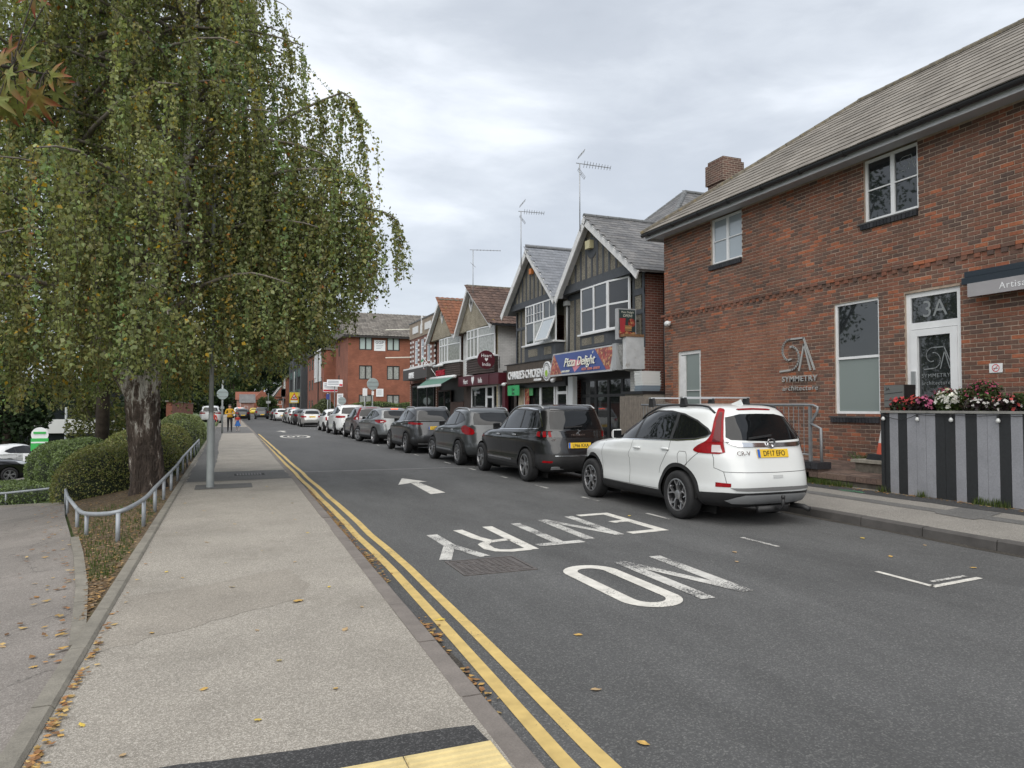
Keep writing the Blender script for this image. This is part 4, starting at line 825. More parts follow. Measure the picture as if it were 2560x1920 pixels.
def bricks_x(parent, X, y0, y1, z0, z1, holes, m, mort, maxobj=300, skip=None):
    """brick wall facing -X with real bricks in stretcher bond"""
    MB().box(X+.007, X+.20, y0, y1, z0, z1).build('mortar', mort, parent) if not holes else None
    cells = []; c = 0; z = z0
    while z < z1-.02:
        h = min(.065, z1-z-.005); segs = [(y0, y1)]
        for a, b, p, q in holes:
            if z+h > p+.01 and z < q-.01:
                ns = []
                for s0, s1 in segs:
                    if b <= s0 or a >= s1: ns.append((s0, s1)); continue
                    if a > s0: ns.append((s0, a))
                    if b < s1: ns.append((b, s1))
                segs = ns
        for s0, s1 in segs:
            off = (c % 2)*.1125+random.choice((0, 0, 0, 0)); y = y0-off
            while y < s1:
                a = max(y, s0); b = min(y+.215, s1)
                if b-a > .03: cells.append((a, b, z, z+h))
                y += .225
        z += .075; c += 1
    full = []; rest = MB(); proto = None
    def brick(b, a, e, z0_, z1_, px, o=(0, 0, 0)):
        g = .004; x = X+px; vs = [(x, a+g, z0_+g), (x, e-g, z0_+g), (x, e-g, z1_-g), (x, a+g, z1_-g), (X+.012, a, z0_), (X+.012, e, z0_), (X+.012, e, z1_), (X+.012, a, z1_)]
        vs = [(p[0]-o[0], p[1]-o[1], p[2]-o[2]) for p in vs]
        b.add(vs, [(3, 2, 1, 0), (0, 1, 5, 4), (1, 2, 6, 5), (2, 3, 7, 6), (3, 0, 4, 7)])
    dd = []
    for q in cells:
        s = seen((X, (q[0]+q[1])/2, (q[2]+q[3])/2)); dd.append((s if s and (q[1]-q[0]) > .2 and q[3]-q[2] > .06 else 1e9, q))
    dd.sort(key=lambda t: t[0]); pm = MB(); brick(pm, 0, .215, 0, .065, 0, (X, 0, 0)); proto = pm.mesh('brick', m); l = Vector((0, 0, 0)); p = parent
    while p is not None: l = l+p.location; p = p.parent
    for i, (s, q) in enumerate(dd):
        if i < maxobj and s < 1e8:
            o = bpy.data.objects.new('brick', proto); COL.objects.link(o); o.parent = parent; o.location = Vector((X+random.uniform(-.003, .002), q[0], q[2]))-l
        else: brick(rest, *q, random.uniform(-.003, .002))
    rest.build('bricks_rest', m, parent)['kind'] = 'stuff'
def wall_x(parent, X, y0, y1, z0, z1, holes, m, name='wall', th=.2, X2=None):
    """flat wall facing -X with rectangular openings (grid of boxes), reveals included"""
    ys_ = sorted({y0, y1, *[h[0] for h in holes], *[h[1] for h in holes]}); zs = sorted({z0, z1, *[h[2] for h in holes], *[h[3] for h in holes]}); b = MB()
    ys_ = [y for y in ys_ if y0 <= y <= y1]; zs = [z for z in zs if z0 <= z <= z1]
    vid = {}
    def v(x, y, z):
        k = (x, y, z)
        if k not in vid: vid[k] = len(b.v); b.v.append(k)
        return vid[k]
    for i in range(len(ys_)-1):
        for j in range(len(zs)-1):
            a, e, p, q = ys_[i], ys_[i+1], zs[j], zs[j+1]; cy, cz = (a+e)/2, (p+q)/2
            if any(h[0] < cy < h[1] and h[2] < cz < h[3] for h in holes): continue
            b.f.append((v(X, a, p), v(X, a, q), v(X, e, q), v(X, e, p))); b.m.append(0); b.c.append(None)
    for a, e, p, q in holes:
        for f in (((a, p), (e, p)), ((e, p), (e, q)), ((e, q), (a, q)), ((a, q), (a, p))):
            (ya, za), (yb, zb) = f; b.add([(X, ya, za), (X+th, ya, za), (X+th, yb, zb), (X, yb, zb)], [(0, 1, 2, 3)])
    return b.build(name, m, parent)
WHITE = mat('white_upvc', (.72, .73, .74), .35, noise=.06, nscale=3); WOODW = mat('white_paint_wood', (.66, .66, .66), .6, noise=.12, nscale=6, dirt=((.32, .31, .29), 5, .6, .5))
GLASS = mat('window_glass', (.02, .024, .026), .02, spec=1.0); GLASSL = mat('window_glass_blind', (.33, .38, .42), .05, spec=.9); BLACKF = mat('black_frame', (.012, .012, .013), .4)
FROST = mat('frosted_glass', (.20, .235, .225), .25, spec=.6); GLASSC = mat('window_curtain', (.30, .31, .29), .12, spec=.8, noise=.35, nscale=9); GREYF = mat('grey_frame', (.30, .31, .33), .45)
def window_x(parent, X, ya, yb, za, zb, mull=(), trans=None, fm=None, gm=None, fw=.055, name='window', skew=0, dep=.05):
    """window facing -X between ya<yb, za<zb. mull = y positions; trans = {light index: [z...]}; skew = X shift from yb to ya (canted bay)"""
    fm = fm or WHITE; trans = trans or {}; b = MB(); ax = lambda y: X+skew*(yb-y)/(yb-ya)
    def bx_(y0, y1, z0, z1, t=0): b.prism([(ax(y0)-t, y0, z0), (ax(y1)-t, y1, z0), (ax(y1)-t, y1, z1), (ax(y0)-t, y0, z1)], (dep+t, 0, 0))
    ed = [ya]+sorted(mull)+[yb]
    bx_(ya, yb, za, za+fw); bx_(ya, yb, zb-fw, zb); bx_(ya, ya+fw, za+fw, zb-fw); bx_(yb-fw, yb, za+fw, zb-fw)
    for y in mull: bx_(y-fw*.75, y+fw*.75, za+fw, zb-fw)
    panes = []
    for i in range(len(ed)-1):
        l = ed[i]+(fw if i == 0 else fw*.75); r = ed[i+1]-(fw if i == len(ed)-2 else fw*.75); zz = [za+fw]
        for z in sorted(trans.get(i, []), key=lambda q: q[0] if isinstance(q, tuple) else q):
            t = fw*.5 if not isinstance(z, tuple) else z[1]; z0 = z if not isinstance(z, tuple) else z[0]; bx_(l, r, z0-t, z0+t); panes.append((l, r, zz[-1], z0-t)); zz.append(z0+t)
        panes.append((l, r, zz[-1], zb-fw))
    o = b.build(name, fm, parent)
    for k, (l, r, p, q) in enumerate(panes):
        g = gm(k) if callable(gm) else (gm or GLASS)
        MB().add([(ax(l)+dep*.6, l, p), (ax(l)+dep*.6, l, q), (ax(r)+dep*.6, r, q), (ax(r)+dep*.6, r, p)], [(0, 1, 2, 3)]).build('pane', g, o)
    return o
def window_y(parent, Y, xa, xb, za, zb, mull=(), trans=(), fm=None, gm=None, fw=.06, dep=.06):
    fm = fm or BLACKF; b = MB(); bb = lambda x0, x1, z0, z1: b.box(x0, x1, Y, Y+dep, z0, z1)
    bb(xa, xb, za, za+fw); bb(xa, xb, zb-fw, zb); bb(xa, xa+fw, za+fw, zb-fw); bb(xb-fw, xb, za+fw, zb-fw)
    for x in mull: bb(x-fw*.7, x+fw*.7, za+fw, zb-fw)
    o = b.build('window', fm, parent); ed = [xa]+list(mull)+[xb]
    for i in range(len(ed)-1): MB().add([(ed[i]+fw*.5, Y+dep*.6, za+fw*.5), (ed[i+1]-fw*.5, Y+dep*.6, za+fw*.5), (ed[i+1]-fw*.5, Y+dep*.6, zb-fw*.5), (ed[i]+fw*.5, Y+dep*.6, zb-fw*.5)], [(0, 1, 2, 3)]).build('pane', gm or GLASSC, o)
    return o
TX = ((0, -1, 0), (0, 0, 1))     # lettering on walls that face the street
def sign_text(parent, s, X, Y, Z, size, m, name='lettering', align='CENTER', depth=.006, xs=1, bold=0, spacing=1, up=(0, 0, 1)):
    me = text_mesh(name, s, size, m, depth, align, spacing, bold, xs); return place_text(name, me, (X, Y, Z), (0, -1, 0), up, parent)
# ================================================================== brick office building on the right
SA = thing('brick_office', 'two storey brown brick office with grey tiled roof and white windows', 'building', (11.55, 10, .2))
W_ = 11.55
holes = [(9.09, 10.27, 5.2, 6.5), (13.84, 15.02, 5.25, 6.5), (9.97, 11.05, 1.46, 3.71), (8.34, 9.41, .3, 3.68), (15.5, 16.52, .3, 3.13)]
BR = randmat('office_brick', [(0, (.098, .066, .056)), (.18, (.13, .076, .058)), (.42, (.178, .088, .06)), (.6, (.21, .088, .057)), (.75, (.118, .076, .062)), (.88, (.225, .09, .057)), (.95, (.30, .105, .056)), (1, (.33, .118, .06))],
             zone=([(0, (.235, .105, .068)), (.5, (.265, .118, .073)), (.8, (.22, .105, .073)), (1, (.18, .09, .066))], 12.35, 3.52, 16.75), noise=.18, nscale=25)
MORT = mat('mortar', (.36, .285, .225), .95, noise=.3, nscale=6)
wall_x(SA, W_+.008, 2, 17.15, .2, 6.48, holes, MORT, 'wall', .2)
bricks_x(SA, W_, 2, 17.15, .2, 6.44, holes+[(2, 17.15, 4.09, 4.17)], BR, MORT)
# toothed string course
dn = MB(); y = 2.0; k = 0
while y < 17.1:
    px = -.022 if k % 2 else .004; dn.box(W_+px, W_+.02, y+.004, y+.108, 4.095, 4.165); y += .1125; k += 1
dn.build('string_course', BR, SA)['kind'] = 'stuff'
st = MB(); y = 2.0
while y < 17.1: st.box(W_-.022, W_+.02, y+.004, y+.218, 4.171, 4.232); y += .225
st.build('string_course_bricks', BR, SA)['kind'] = 'stuff'
# gable end, back and inside
RW = brickmat('office_brick_far', (.12, .055, .04), (.17, .07, .045), (.25, .18, .14), 'y'); MB().box(W_+.02, 18.6, 17.0, 17.14, .2, 6.44).build('side_wall', RW, SA)
MB().box(18.4, 18.6, 2, 17.0, .2, 6.4).build('back_wall', RW, SA)
DK = mat('dark_room', (.035, .037, .04), .9); PALE = mat('pale_plaster', (.5, .51, .52), .8)
WIN = lambda *a, **k: window_x(SA, *a, **k)
def dim(k): return GLASS
window_x(SA, W_+.05, 9.09, 10.27, 5.21, 6.43, [9.66], {0: [(5.83, .012)], 1: [(5.83, .012)]}, gm=dim)
window_x(SA, W_+.05, 13.84, 15.02, 5.26, 6.43, [14.43], {0: [(5.85, .012)], 1: [(5.85, .012)]}, gm=GLASSL)
window_x(SA, W_+.04, 9.97, 11.05, 1.47, 3.71, [], {0: [2.59]}, gm=lambda k: FROST if k == 0 else GLASS, fw=.05)
# white reveal seen through the upper panes
for (y0, y1, z0, z1) in ((9.12, 10.25, 5.2, 6.4), (9.98, 11.0, 2.6, 3.7)):
    MB().box(W_+.12, W_+.6, y1-.02, y1, z0, z1).build('reveal', PALE, SA)
SL = randmat('blue_brick', [(0, (.016, .017, .020)), (.5, (.026, .027, .031)), (1, (.04, .04, .045))], rough=.5, noise=.2)
for (y0, y1, z) in ((9.09, 10.40, 5.2), (13.84, 15.12, 5.25), (9.97, 11.18, 1.42)):
    sl = MB().box(W_-.05, W_+.06, y0, y1, z-.028, z+.0).build('window_sill', mat('sill_slate', (.06, .06, .06), .7, noise=.3, nscale=8), SA); n = int((y1-y0)/.078)
    for i in range(n): MB().box(W_-.045, W_+.02, y0+i*.078+.004, y0+i*.078+.072, z-.125, z-.03).build('sill_brick', SL, sl)
# entrance 3A
D3 = window_x(SA, W_+.05, 8.34, 9.41, .62, 3.68, [], {0: [(3.07, .06)]}, gm=GLASS, fw=.09, name='entrance_frame'); dr = MB(); X0 = W_+.03
for a in ((8.43, 8.56, .63, 3.0), (9.19, 9.32, .63, 3.0), (8.56, 9.19, 2.88, 3.0), (8.56, 9.19, .63, .85)): dr.box(X0, X0+.05, *a)
dr.build('entrance_door', WHITE, SA); MB().box(X0-.03, X0, 9.22, 9.30, 1.95, 2.25).build('door_handle', mat('brushed_steel', (.5, .51, .52), .35, metal=.8), SA)
ETCH = mat('etched_glass', (.22, .235, .24), .5); sign_text(SA, '3A', W_+.072, 8.87, 3.22, .42, ETCH, 'door_number', depth=.001)
def sa_logo(parent, X, yc, zc, s, m, th, d):
    """line monogram: s = height"""
    P = lambda a, b: (X, yc-a*s, zc+b*s)
    def line(pts, nm):
        b = MB(); q = [Vector(P(*p)) for p in pts]
        for i in range(len(q)-1):
            dv = (q[i+1]-q[i]).normalized(); n = Vector((1, 0, 0)).cross(dv)*th/2; e = dv*th*.3
            b.prism([q[i]-n-e, q[i]+n-e, q[i+1]+n+e, q[i+1]-n+e], (d, 0, 0))
        b.build(nm, m, parent)
    arc = lambda cx, cy, r, a0, a1, n=12: [(cx+r*math.cos(math.radians(a0+(a1-a0)*i/n)), cy+r*math.sin(math.radians(a0+(a1-a0)*i/n))) for i in range(n+1)]
    line([(1.07, .02), (.84, 1.0), (.25, .97)][::-1] if 0 else [(1.26, .0), (.84, 1.0), (.28, 1.0)]+arc(.28, .66, .34, 90, 250)[1:]+[(.30, .37)], 'logo_stroke')
    line([(.28, .76)]+arc(.26, .40, .38, 85, -80)[1:]+[(-.18, .0)], 'logo_stroke'); line([(.64, .0), (.86, .80), (1.10, .0)], 'logo_stroke')
STEEL = mat('letters_steel', (.42, .42, .41), .45, metal=.3)
SG = thing('wall_lettering', 'raised metal SA monogram and SYMMETRY architecture lettering on the brick wall', 'sign', (W_, 12, 2.4))
sa_logo(SG, W_-.035, 12.45, 2.40, .70, STEEL, .04, .025)
sign_text(SG, 'SYMMETRY', W_-.03, 12.0, 2.165, .165, STEEL, 'word', depth=.012, xs=1.12, spacing=1.16, bold=.003); sign_text(SG, 'architecture', W_-.025, 11.99, 1.965, .155, STEEL, 'word', depth=.01, xs=1.1, spacing=1.2)
sa_logo(SA, W_+.071, 9.02, 2.28, .38, ETCH, .018, .002); sign_text(SA, 'SYMMETRY', W_+.072, 8.87, 2.13, .10, ETCH, 'etched_word', depth=.001, spacing=1.15); sign_text(SA, 'architecture', W_+.072, 8.87, 2.0, .095, ETCH, 'etched_word', depth=.001, spacing=1.15)
sa_logo(SA, W_+.078, 9.50, 6.0, .26, ETCH, .012, .001)
# side door
window_x(SA, W_+.04, 15.5, 16.52, .3, 3.13, [], {0: [(2.05, .01)]}, gm=lambda k: FROST, fm=WOODW, fw=.1, name='side_door'); MB().box(W_+.03, W_+.06, 16.2, 16.42, .4, 3.0).build('door_leaf', WOODW, SA)
# eaves
EA = mat('fascia_grey', (.42, .43, .45), .5, noise=.08, nscale=2); GUT = mat('gutter_black', (.018, .019, .021), .35)
MB().box(11.12, 11.16, 1.5, 17.45, 6.40, 6.56).build('fascia', EA, SA); MB().box(11.16, 11.56, 1.5, 17.45, 6.455, 6.475).build('soffit', EA, SA); MB().box(11.16, 18.8, 17.42, 17.46, 6.40, 6.56).build('fascia', EA, SA); MB().box(11.56, 18.8, 17.14, 17.42, 6.455, 6.475).build('soffit', EA, SA)
g = MB(); pr = [(11.05+.065*math.cos(a), 6.55+.075*math.sin(a)) for a in np.linspace(PI, 2*PI, 9)]+[(11.11, 6.555), (11.0, 6.555)]
g.prism([(a, 1.5, b) for a, b in pr], (0, 16.0, 0)); gt = g.build('gutter', GUT, SA)
for y in np.arange(2.2, 17.3, 1.15):
    MB().prism([(11.05+.078*math.cos(a), y, 6.55+.088*math.sin(a)) for a in np.linspace(PI, 2*PI, 9)], (0, .05, 0)).build('gutter_bracket', GUT, gt)
# roof
TL = randmat('grey_roof_tile', [(0, (.175, .158, .138)), (.5, (.205, .187, .165)), (1, (.235, .215, .19))], noise=.18, nscale=14, moss=((.065, .055, .045), 5.5, .635))
ev = Vector((11.02, 0, 6.57)); rg = Vector((15.05, 0, 9.47)); vd = rg-ev; SLn = vd.length; HX = 17.5
RF = MB().add([(11.06, 1.5, 6.56), (11.06, 17.47, 6.56), (15.05, 13.47, 9.44), (15.05, 1.5, 9.44), (19.05, 17.47, 6.56), (19.05, 1.5, 6.56)], [(0, 3, 2, 1), (1, 2, 4), (4, 2, 3, 5)]).build('roof', TL, SA)
tiles(RF, 'roof_tile', (11.02, 1.5, 6.575), (0, 1, 0), vd, 16.0, SLn-.05, .33, .335, TL, clip=lambda u, v: 1.5+u < HX-v*math.cos(math.atan2(2.9, 4.03)), lift=.024, thick=.02)
RT = mat('ridge_tile_moss', (.13, .115, .09), .95, noise=.45, nscale=9, bump=.8, bscale=40, dirt=((.20, .15, .06), 7, .56, .7))
def ridge(parent, a, b, r, m, n, name='ridge_tile'):
    a = Vector(a); b = Vector(b); d = (b-a)/n; sd = d.normalized().cross(Vector((0, 0, 1))).normalized(); up = sd.cross(d.normalized())
    for i in range(n):
        p = a+d*i+d*.01; mb = MB(); vs = []
        for e, rr_ in ((0, 1.06), (.98, 1.0)):
            for t in np.linspace(-.15, PI+.15, 7): vs.append(p+d*e+sd*math.cos(t)*r*rr_+up*(math.sin(t)*r*rr_-r*.45))
        mb.add(vs, [(k, k+1, 7+k+1, 7+k) for k in range(6)]+[tuple(range(7)), tuple(range(13, 6, -1))]); mb.build(name, m, parent)
ridge(RF, (11.0, 17.5, 6.60), (15.05, 13.45, 9.50), .10, RT, 16); ridge(RF, (15.05, 13.45, 9.50), (15.05, 1.5, 9.50), .11, RT, 30)
# awning box and the edge of its canopy
AW = thing('awning', 'dark navy awning box with a grey valance above the entrance', 'awning', (11.4, 7, 3.4)); NAVY = mat('awning_navy', (.018, .028, .04), .5)
MB().box(11.30, 11.54, 3.0, 8.13, 3.63, 3.74).build('lower_case', NAVY, AW); MB().box(11.33, 11.54, 3.0, 8.10, 3.75, 3.84).build('upper_case', NAVY, AW); MB().box(11.285, 11.30, 3.0, 8.02, 3.41, 3.63).build('valance', mat('valance_grey', (.30, .29, .30), .8, noise=.08, nscale=3), AW); sign_text(AW, 'Artisan', 11.283, 7.50, 3.47, .145, WHITE, 'lettering', 'LEFT', .002, spacing=1.15)
# small things on the wall
NS = thing('no_smoking_sign', 'small white no smoking sign on the brick wall beside the entrance', 'sign', (W_, 7.75, 2.2)); MB().box(W_-.012, W_-.004, 7.645, 7.86, 2.16, 2.31).build('plate', WHITE, NS); RED = mat('sign_red', (.55, .02, .04), .5)
rg_ = MB(); n = 24
for i in range(n):
    a, b_ = 2*PI*i/n, 2*PI*(i+1)/n; rg_.add([(W_-.014, 7.752-r*math.cos(t), 2.235+r*math.sin(t)) for r, t in ((.062, a), (.062, b_), (.050, b_), (.050, a))], [(0, 1, 2, 3)])
rg_.add([(W_-.0145, 7.752-.035-.006, 2.235+.035-.006+.012), (W_-.0145, 7.752-.035+.006, 2.235+.041-.0), (W_-.0145, 7.752+.041, 2.235-.035), (W_-.0145, 7.752+.035, 2.235-.041)][::-1], [(0, 1, 2, 3)]); rg_.build('red_ring', RED, NS)
cg = MB().add([(W_-.0135, 7.79, 2.225), (W_-.0135, 7.715, 2.225), (W_-.0135, 7.715, 2.235), (W_-.0135, 7.79, 2.235)], [(0, 1, 2, 3)]); cg.build('cigarette', BLACKF, NS)
CM = thing('security_camera', 'white dome security camera high on the brick wall corner', 'camera', (W_, 16.86, 3.95)); MB().lathe([(0, -.11), (.05, -.1), (.075, -.05), (.08, 0), (.07, .06), (0, .07)], (W_-.1, 16.86, 3.95), 'y', 12).build('housing', WHITE, CM, True); MB().lathe([(.03, 0), (.03, .02), (0, .025)], (W_-.15, 16.80, 3.92), 'x', 10).build('lens', BLACKF, CM); MB().box(W_-.09, W_, 16.83, 16.89, 3.98, 4.02).build('arm', WHITE, CM)
# raised brick terrace, ramp railing, steps
PV = randmat('paving_brick', [(0, (.09, .065, .055)), (.5, (.13, .09, .075)), (1, (.17, .12, .095))], noise=.25, moss=((.05, .055, .03), 4, .62))
TE = thing('brick_terrace', 'raised brick paved terrace with a low step in front of the office', 'terrace', (10.9, 10, .2)); MB().add([(10.16, 2, .385), (11.55, 2, .525), (11.55, 17.3, .525), (10.16, 17.3, .385), (10.16, 2, .18), (10.16, 17.3, .18)], [(0, 1, 2, 3), (0, 3, 5, 4)]).build('base', mat('terrace_base', (.07, .062, .052), .95, noise=.4, nscale=9), TE)
pv = MB(); y = 8.7
while y < 12.6:
    c = 0
    for x in np.arange(10.28, 11.5, .1075):
        o = (c % 2)*.105; z = .385+(x-10.16)*.1007; pv.add([(x+.003, y+o+.003, z+.004), (x+.103, y+o+.003, z+.014), (x+.103, y+o+.206, z+.014), (x+.003, y+o+.206, z+.004), (x+.003, y+o+.003, z-.01), (x+.003, y+o+.206, z-.01), (x+.103, y+o+.206, z), (x+.103, y+o+.003, z)], [(0, 1, 2, 3), (0, 3, 5, 4), (0, 4, 7, 1)]); c += 1
    y += .21
pv.build('paving_bricks', PV, TE)['kind'] = 'stuff'; y = 8.62
while y < 10.3: MB().box(10.13, 10.255, y+.004, y+.211, .30, .395).build('edge_brick', PV, TE); y += .215
ST = thing('stone_step', 'weathered stone step beside the planter under the traffic cones', 'step', (11.0, 9.4, .55)); MB().box(10.62, 11.45, 8.72, 9.72, .42, .60).build('riser', mat('step_render', (.13, .115, .095), .95, noise=.35, nscale=10), ST); MB().box(10.57, 11.47, 8.70, 9.78, .603, .655).build('tread', mat('step_stone', (.27, .25, .21), .9, noise=.25, nscale=8), ST)
GAL = mat('galvanised', (.23, .24, .25), .5, metal=.35, noise=.15, nscale=8)
RLG = thing('ramp_railing', 'grey metal ramp railing with thin balusters behind the white car', 'railing', (10.3, 12, .5)); R = lambda pts, r, nm, n=8: MB().tube(pts, r, n).build(nm, GAL, RLG, True)
for y in (10.46, 12.4, 14.4): MB().box(10.275, 10.325, y-.025, y+.025, .45, 1.62).build('post', GAL, RLG)
R([(10.3, 16.4, 1.66), (10.3, 10.6, 1.645), (10.3, 10.38, 1.64), (10.3, 10.27, 1.60), (10.3, 10.28, 1.52), (10.3, 10.4, 1.35), (10.3, 10.45, 1.27)], .026, 'top_rail'); R([(10.3, 16.4, .70), (10.3, 10.46, .70)], .015, 'bottom_rail'); R([(10.3, 10.47, 1.30), (10.3, 10.2, 1.20), (10.3, 10.19, .45)], .028, 'handrail')
for y in np.arange(10.62, 16.3, .132): MB().tube([(10.3, y, .70), (10.3, y, 1.64)], .008, 5).build('baluster', GAL, RLG)
PB = thing('brick_pier', 'low dark brick pier at the foot of the ramp railing', 'pier', (10.2, 10.4, .2))
for i in range(5): MB().box(10.12, 10.46, 10.12+i*.17, 10.12+i*.17+.16, .45, .575).build('cap_brick', SL, PB)
MB().box(10.16, 10.44, 10.14, 11.6, .18, .448).build('base', PV, PB)
# ================================================================== the row of shops
SLATE = randmat('slate_grey', [(0, (.10, .10, .105)), (.5, (.13, .13, .132)), (1, (.165, .16, .158))], rough=.6, noise=.2, nscale=12, moss=((.22, .20, .15), 7, .68))
SLATE2 = randmat('slate_blue', [(0, (.15, .16, .18)), (.5, (.18, .19, .21)), (1, (.21, .22, .24))], rough=.55, noise=.15, nscale=12)
BTILE = randmat('brown_pantile', [(0, (.075, .05, .042)), (.5, (.10, .066, .054)), (1, (.13, .085, .068))], noise=.25, nscale=12, moss=((.26, .16, .04), 2.4, .655))
OTILE = randmat('orange_pantile', [(0, (.17, .075, .045)), (.5, (.21, .09, .05)), (1, (.15, .075, .05))], noise=.25, nscale=12, moss=((.24, .17, .05), 2.0, .62))
TIMB = mat('timber_slate_blue', (.062, .068, .078), .7, noise=.2, nscale=5, dirt=((.12, .125, .13), 6, .58, .5))
def pebble(name, c1, c2, sc=55):
    m = bpy.data.materials.new(name); MATS[name] = m; m.use_nodes = True; t = m.node_tree; L = t.links.new; b = t.nodes['Principled BSDF']; g = N(t, 'ShaderNodeNewGeometry')
    v = N(t, 'ShaderNodeTexVoronoi'); v.inputs['Scale'].default_value = sc; L(g.outputs['Position'], v.inputs[0]); s = N(t, 'ShaderNodeSeparateColor'); L(v.outputs['Color'], s.inputs[0])
    r = N(t, 'ShaderNodeValToRGB'); r.color_ramp.elements[0].color = (*c1, 1); r.color_ramp.elements[1].color = (*c2, 1); L(s.outputs[0], r.inputs[0]); nz = N(t, 'ShaderNodeTexNoise'); nz.inputs['Scale'].default_value = 1.5; nz.inputs['Detail'].default_value = 8; L(g.outputs['Position'], nz.inputs[0]); mr = N(t, 'ShaderNodeMapRange'); mr.inputs[1].default_value = .3; mr.inputs[2].default_value = .7; mr.inputs[3].default_value = .75; mr.inputs[4].default_value = 1.2; L(nz.outputs['Fac'], mr.inputs[0]); vm = N(t, 'ShaderNodeVectorMath', operation='SCALE'); L(r.outputs[0], vm.inputs[0]); L(mr.outputs[0], vm.inputs['Scale']); L(vm.outputs[0], b.inputs['Base Color']); b.inputs['Roughness'].default_value = .95
    bp = N(t, 'ShaderNodeBump'); bp.inputs['Strength'].default_value = 1; bp.inputs['Distance'].default_value = .02; L(v.outputs['Distance'], bp.inputs['Height']); L(bp.outputs[0], b.inputs['Normal']); return m
PEB = pebble('pebbledash_grey', (.10, .095, .08), (.34, .31, .25)); PEBB = pebble('pebbledash_beige', (.20, .175, .13), (.45, .40, .31), 40)
BRD = brickmat('brick_dark_red_y', (.13, .045, .032), (.19, .06, .04), (.30, .26, .22), 'y'); BRDX = brickmat('brick_dark_red_x', (.13, .045, .032), (.19, .06, .04), (.30, .26, .22), 'x')
BRW = brickmat('brick_white_y', (.52, .52, .51), (.58, .58, .57), (.40, .40, .40), 'y'); BRWX = brickmat('brick_white_x', (.52, .52, .51), (.58, .58, .57), (.40, .40, .40), 'x'); BRY = brickmat('brick_cream_y', (.42, .35, .21), (.48, .40, .25), (.38, .33, .24), 'y')
LEAD = mat('lead_grey', (.12, .125, .13), .7, noise=.25, nscale=6)
def gable_unit(root, y0, y1, yp, ze, zp, X, Xb, wallm, gablem, tilem, tile, jetty=.25, over=.5, barge=.22, Xov=11.15, flare=.1):
    """gable facing the street: upper wall, gable, two roof slopes, bargeboards"""
    yl, yr = y1+over*(0 if y1 in SHARED else 1), y0-over*(0 if y0 in SHARED else 1)
    zl = ze+.0; XJ = X-jetty
    # gable wall
    MB().prism([(XJ, y0+.05, ze+.02), (XJ, y1-.05, ze+.02), (XJ, yp, zp-.16)], (.2, 0, 0)).build('gable', gablem, root)
    rf = None
    for s, ye in ((-1, yr), (1, yl)):
        a = Vector((Xov, ye, zl-.06)); b = Vector((Xov, yp, zp)); e = (b-a); L = e.length; n = Vector((0, -e.z, e.y)).normalized()
        if n.z < 0: n = -n
        # roof plane (visible side gets single tiles)
        pl = MB().prism([a, b, b+Vector((Xb-Xov, 0, 0)), a+Vector((Xb-Xov, 0, 0))] if s < 0 else [b, a, a+Vector((Xb-Xov, 0, 0)), b+Vector((Xb-Xov, 0, 0))], n*-.06); o = pl.build('roof', tilem, root)
        if s < 0:
            rf = o; tiles(o, 'roof_tile', a+n*.004, (1, 0, 0), e, Xb-Xov, L-.04, *tile[:2], tilem, **tile[2])
        # bargeboard with a kicked foot
        q = e.normalized(); k = -n*barge; ft = Vector((0, 0, -.06))
        P = [a-q*.06-n*.03, b-n*.03, b-n*.03+k*1.12+Vector((0, 0, 0)), a+q*.30-n*.03+k, a-q*.04-n*.03+k*.9+ft]
        MB().prism([p+Vector((-.02, 0, 0)) for p in P] if s < 0 else [p+Vector((-.02, 0, 0)) for p in P][::-1], (.045, 0, 0)).build('bargeboard', WOODW, root)
        # soffit between barge and gable
        MB().add([a-n*.07, b-n*.07, b-n*.07+Vector((XJ-Xov, 0, 0)), a-n*.07+Vector((XJ-Xov, 0, 0))], [(0, 1, 2, 3)]).build('soffit', WOODW, root)
    MB().prism([(Xov-.03, yp-.17, zp-.17), (Xov-.03, yp, zp-.02), (Xov-.03, yp+.17, zp-.17), (Xov-.03, yp, zp-.32)], (.04, 0, 0)).build('apex_cap', WOODW, root)
    ridge(rf, (Xov-.02, yp, zp+.03), (Xb, yp, zp+.03), .085, LEAD if tilem in (SLATE, SLATE2) else RT, 14)
    return XJ
def studs(root, XJ, ys_, zb, ztop, w=.11, d=.022, m=None):
    for y in ys_: MB().box(XJ-d, XJ+.01, y-w/2, y+w/2, zb, ztop(y)).build('timber', m or TIMB, root)
ST1 = (.26, .21, dict(lift=.014, thick=.008, jit=.003)); PT1 = (.30, .30, dict(lift=.03, thick=.015, roll=.03, jit=.003))
SHARED = {23.66, 36.3}
# ---- pizza shop (near) and chicken shop (far), a pair under two gables
def shop_room(root, X, y0, y1, z1, m):
    MB().add([(X, y0, .2), (X+2.2, y0, .2), (X+2.2, y1, .2), (X, y1, .2), (X, y0, z1), (X+2.2, y0, z1), (X+2.2, y1, z1), (X, y1, z1)], [(0, 1, 2, 3), (4, 7, 6, 5), (0, 4, 5, 1), (1, 5, 6, 2), (2, 6, 7, 3)]).build('shop_interior', m, root)
PZ = thing('pizza_shop', 'mock timbered house with a slate gable and a blue pizza shop sign', 'building', (11.7, 21, .2)); X = 11.7
XJ = gable_unit(PZ, 18.4, 23.66, 21.28, 5.72, 8.1, X, 17.5, PEB, PEB, SLATE, ST1)
hole = [(19.12, 21.97, 4.1, 5.62)]
wall_x(PZ, X, 18.4, 23.64, 3.4, 5.72, hole, PEB, 'upper_wall'); MB().box(X, 17.4, 18.41, 18.6, .2, 5.66).build('side_wall', BRD, PZ); MB().box(17.3, 17.5, 18.4, 23.6, .2, 5.7).build('back_wall', BRD, PZ)
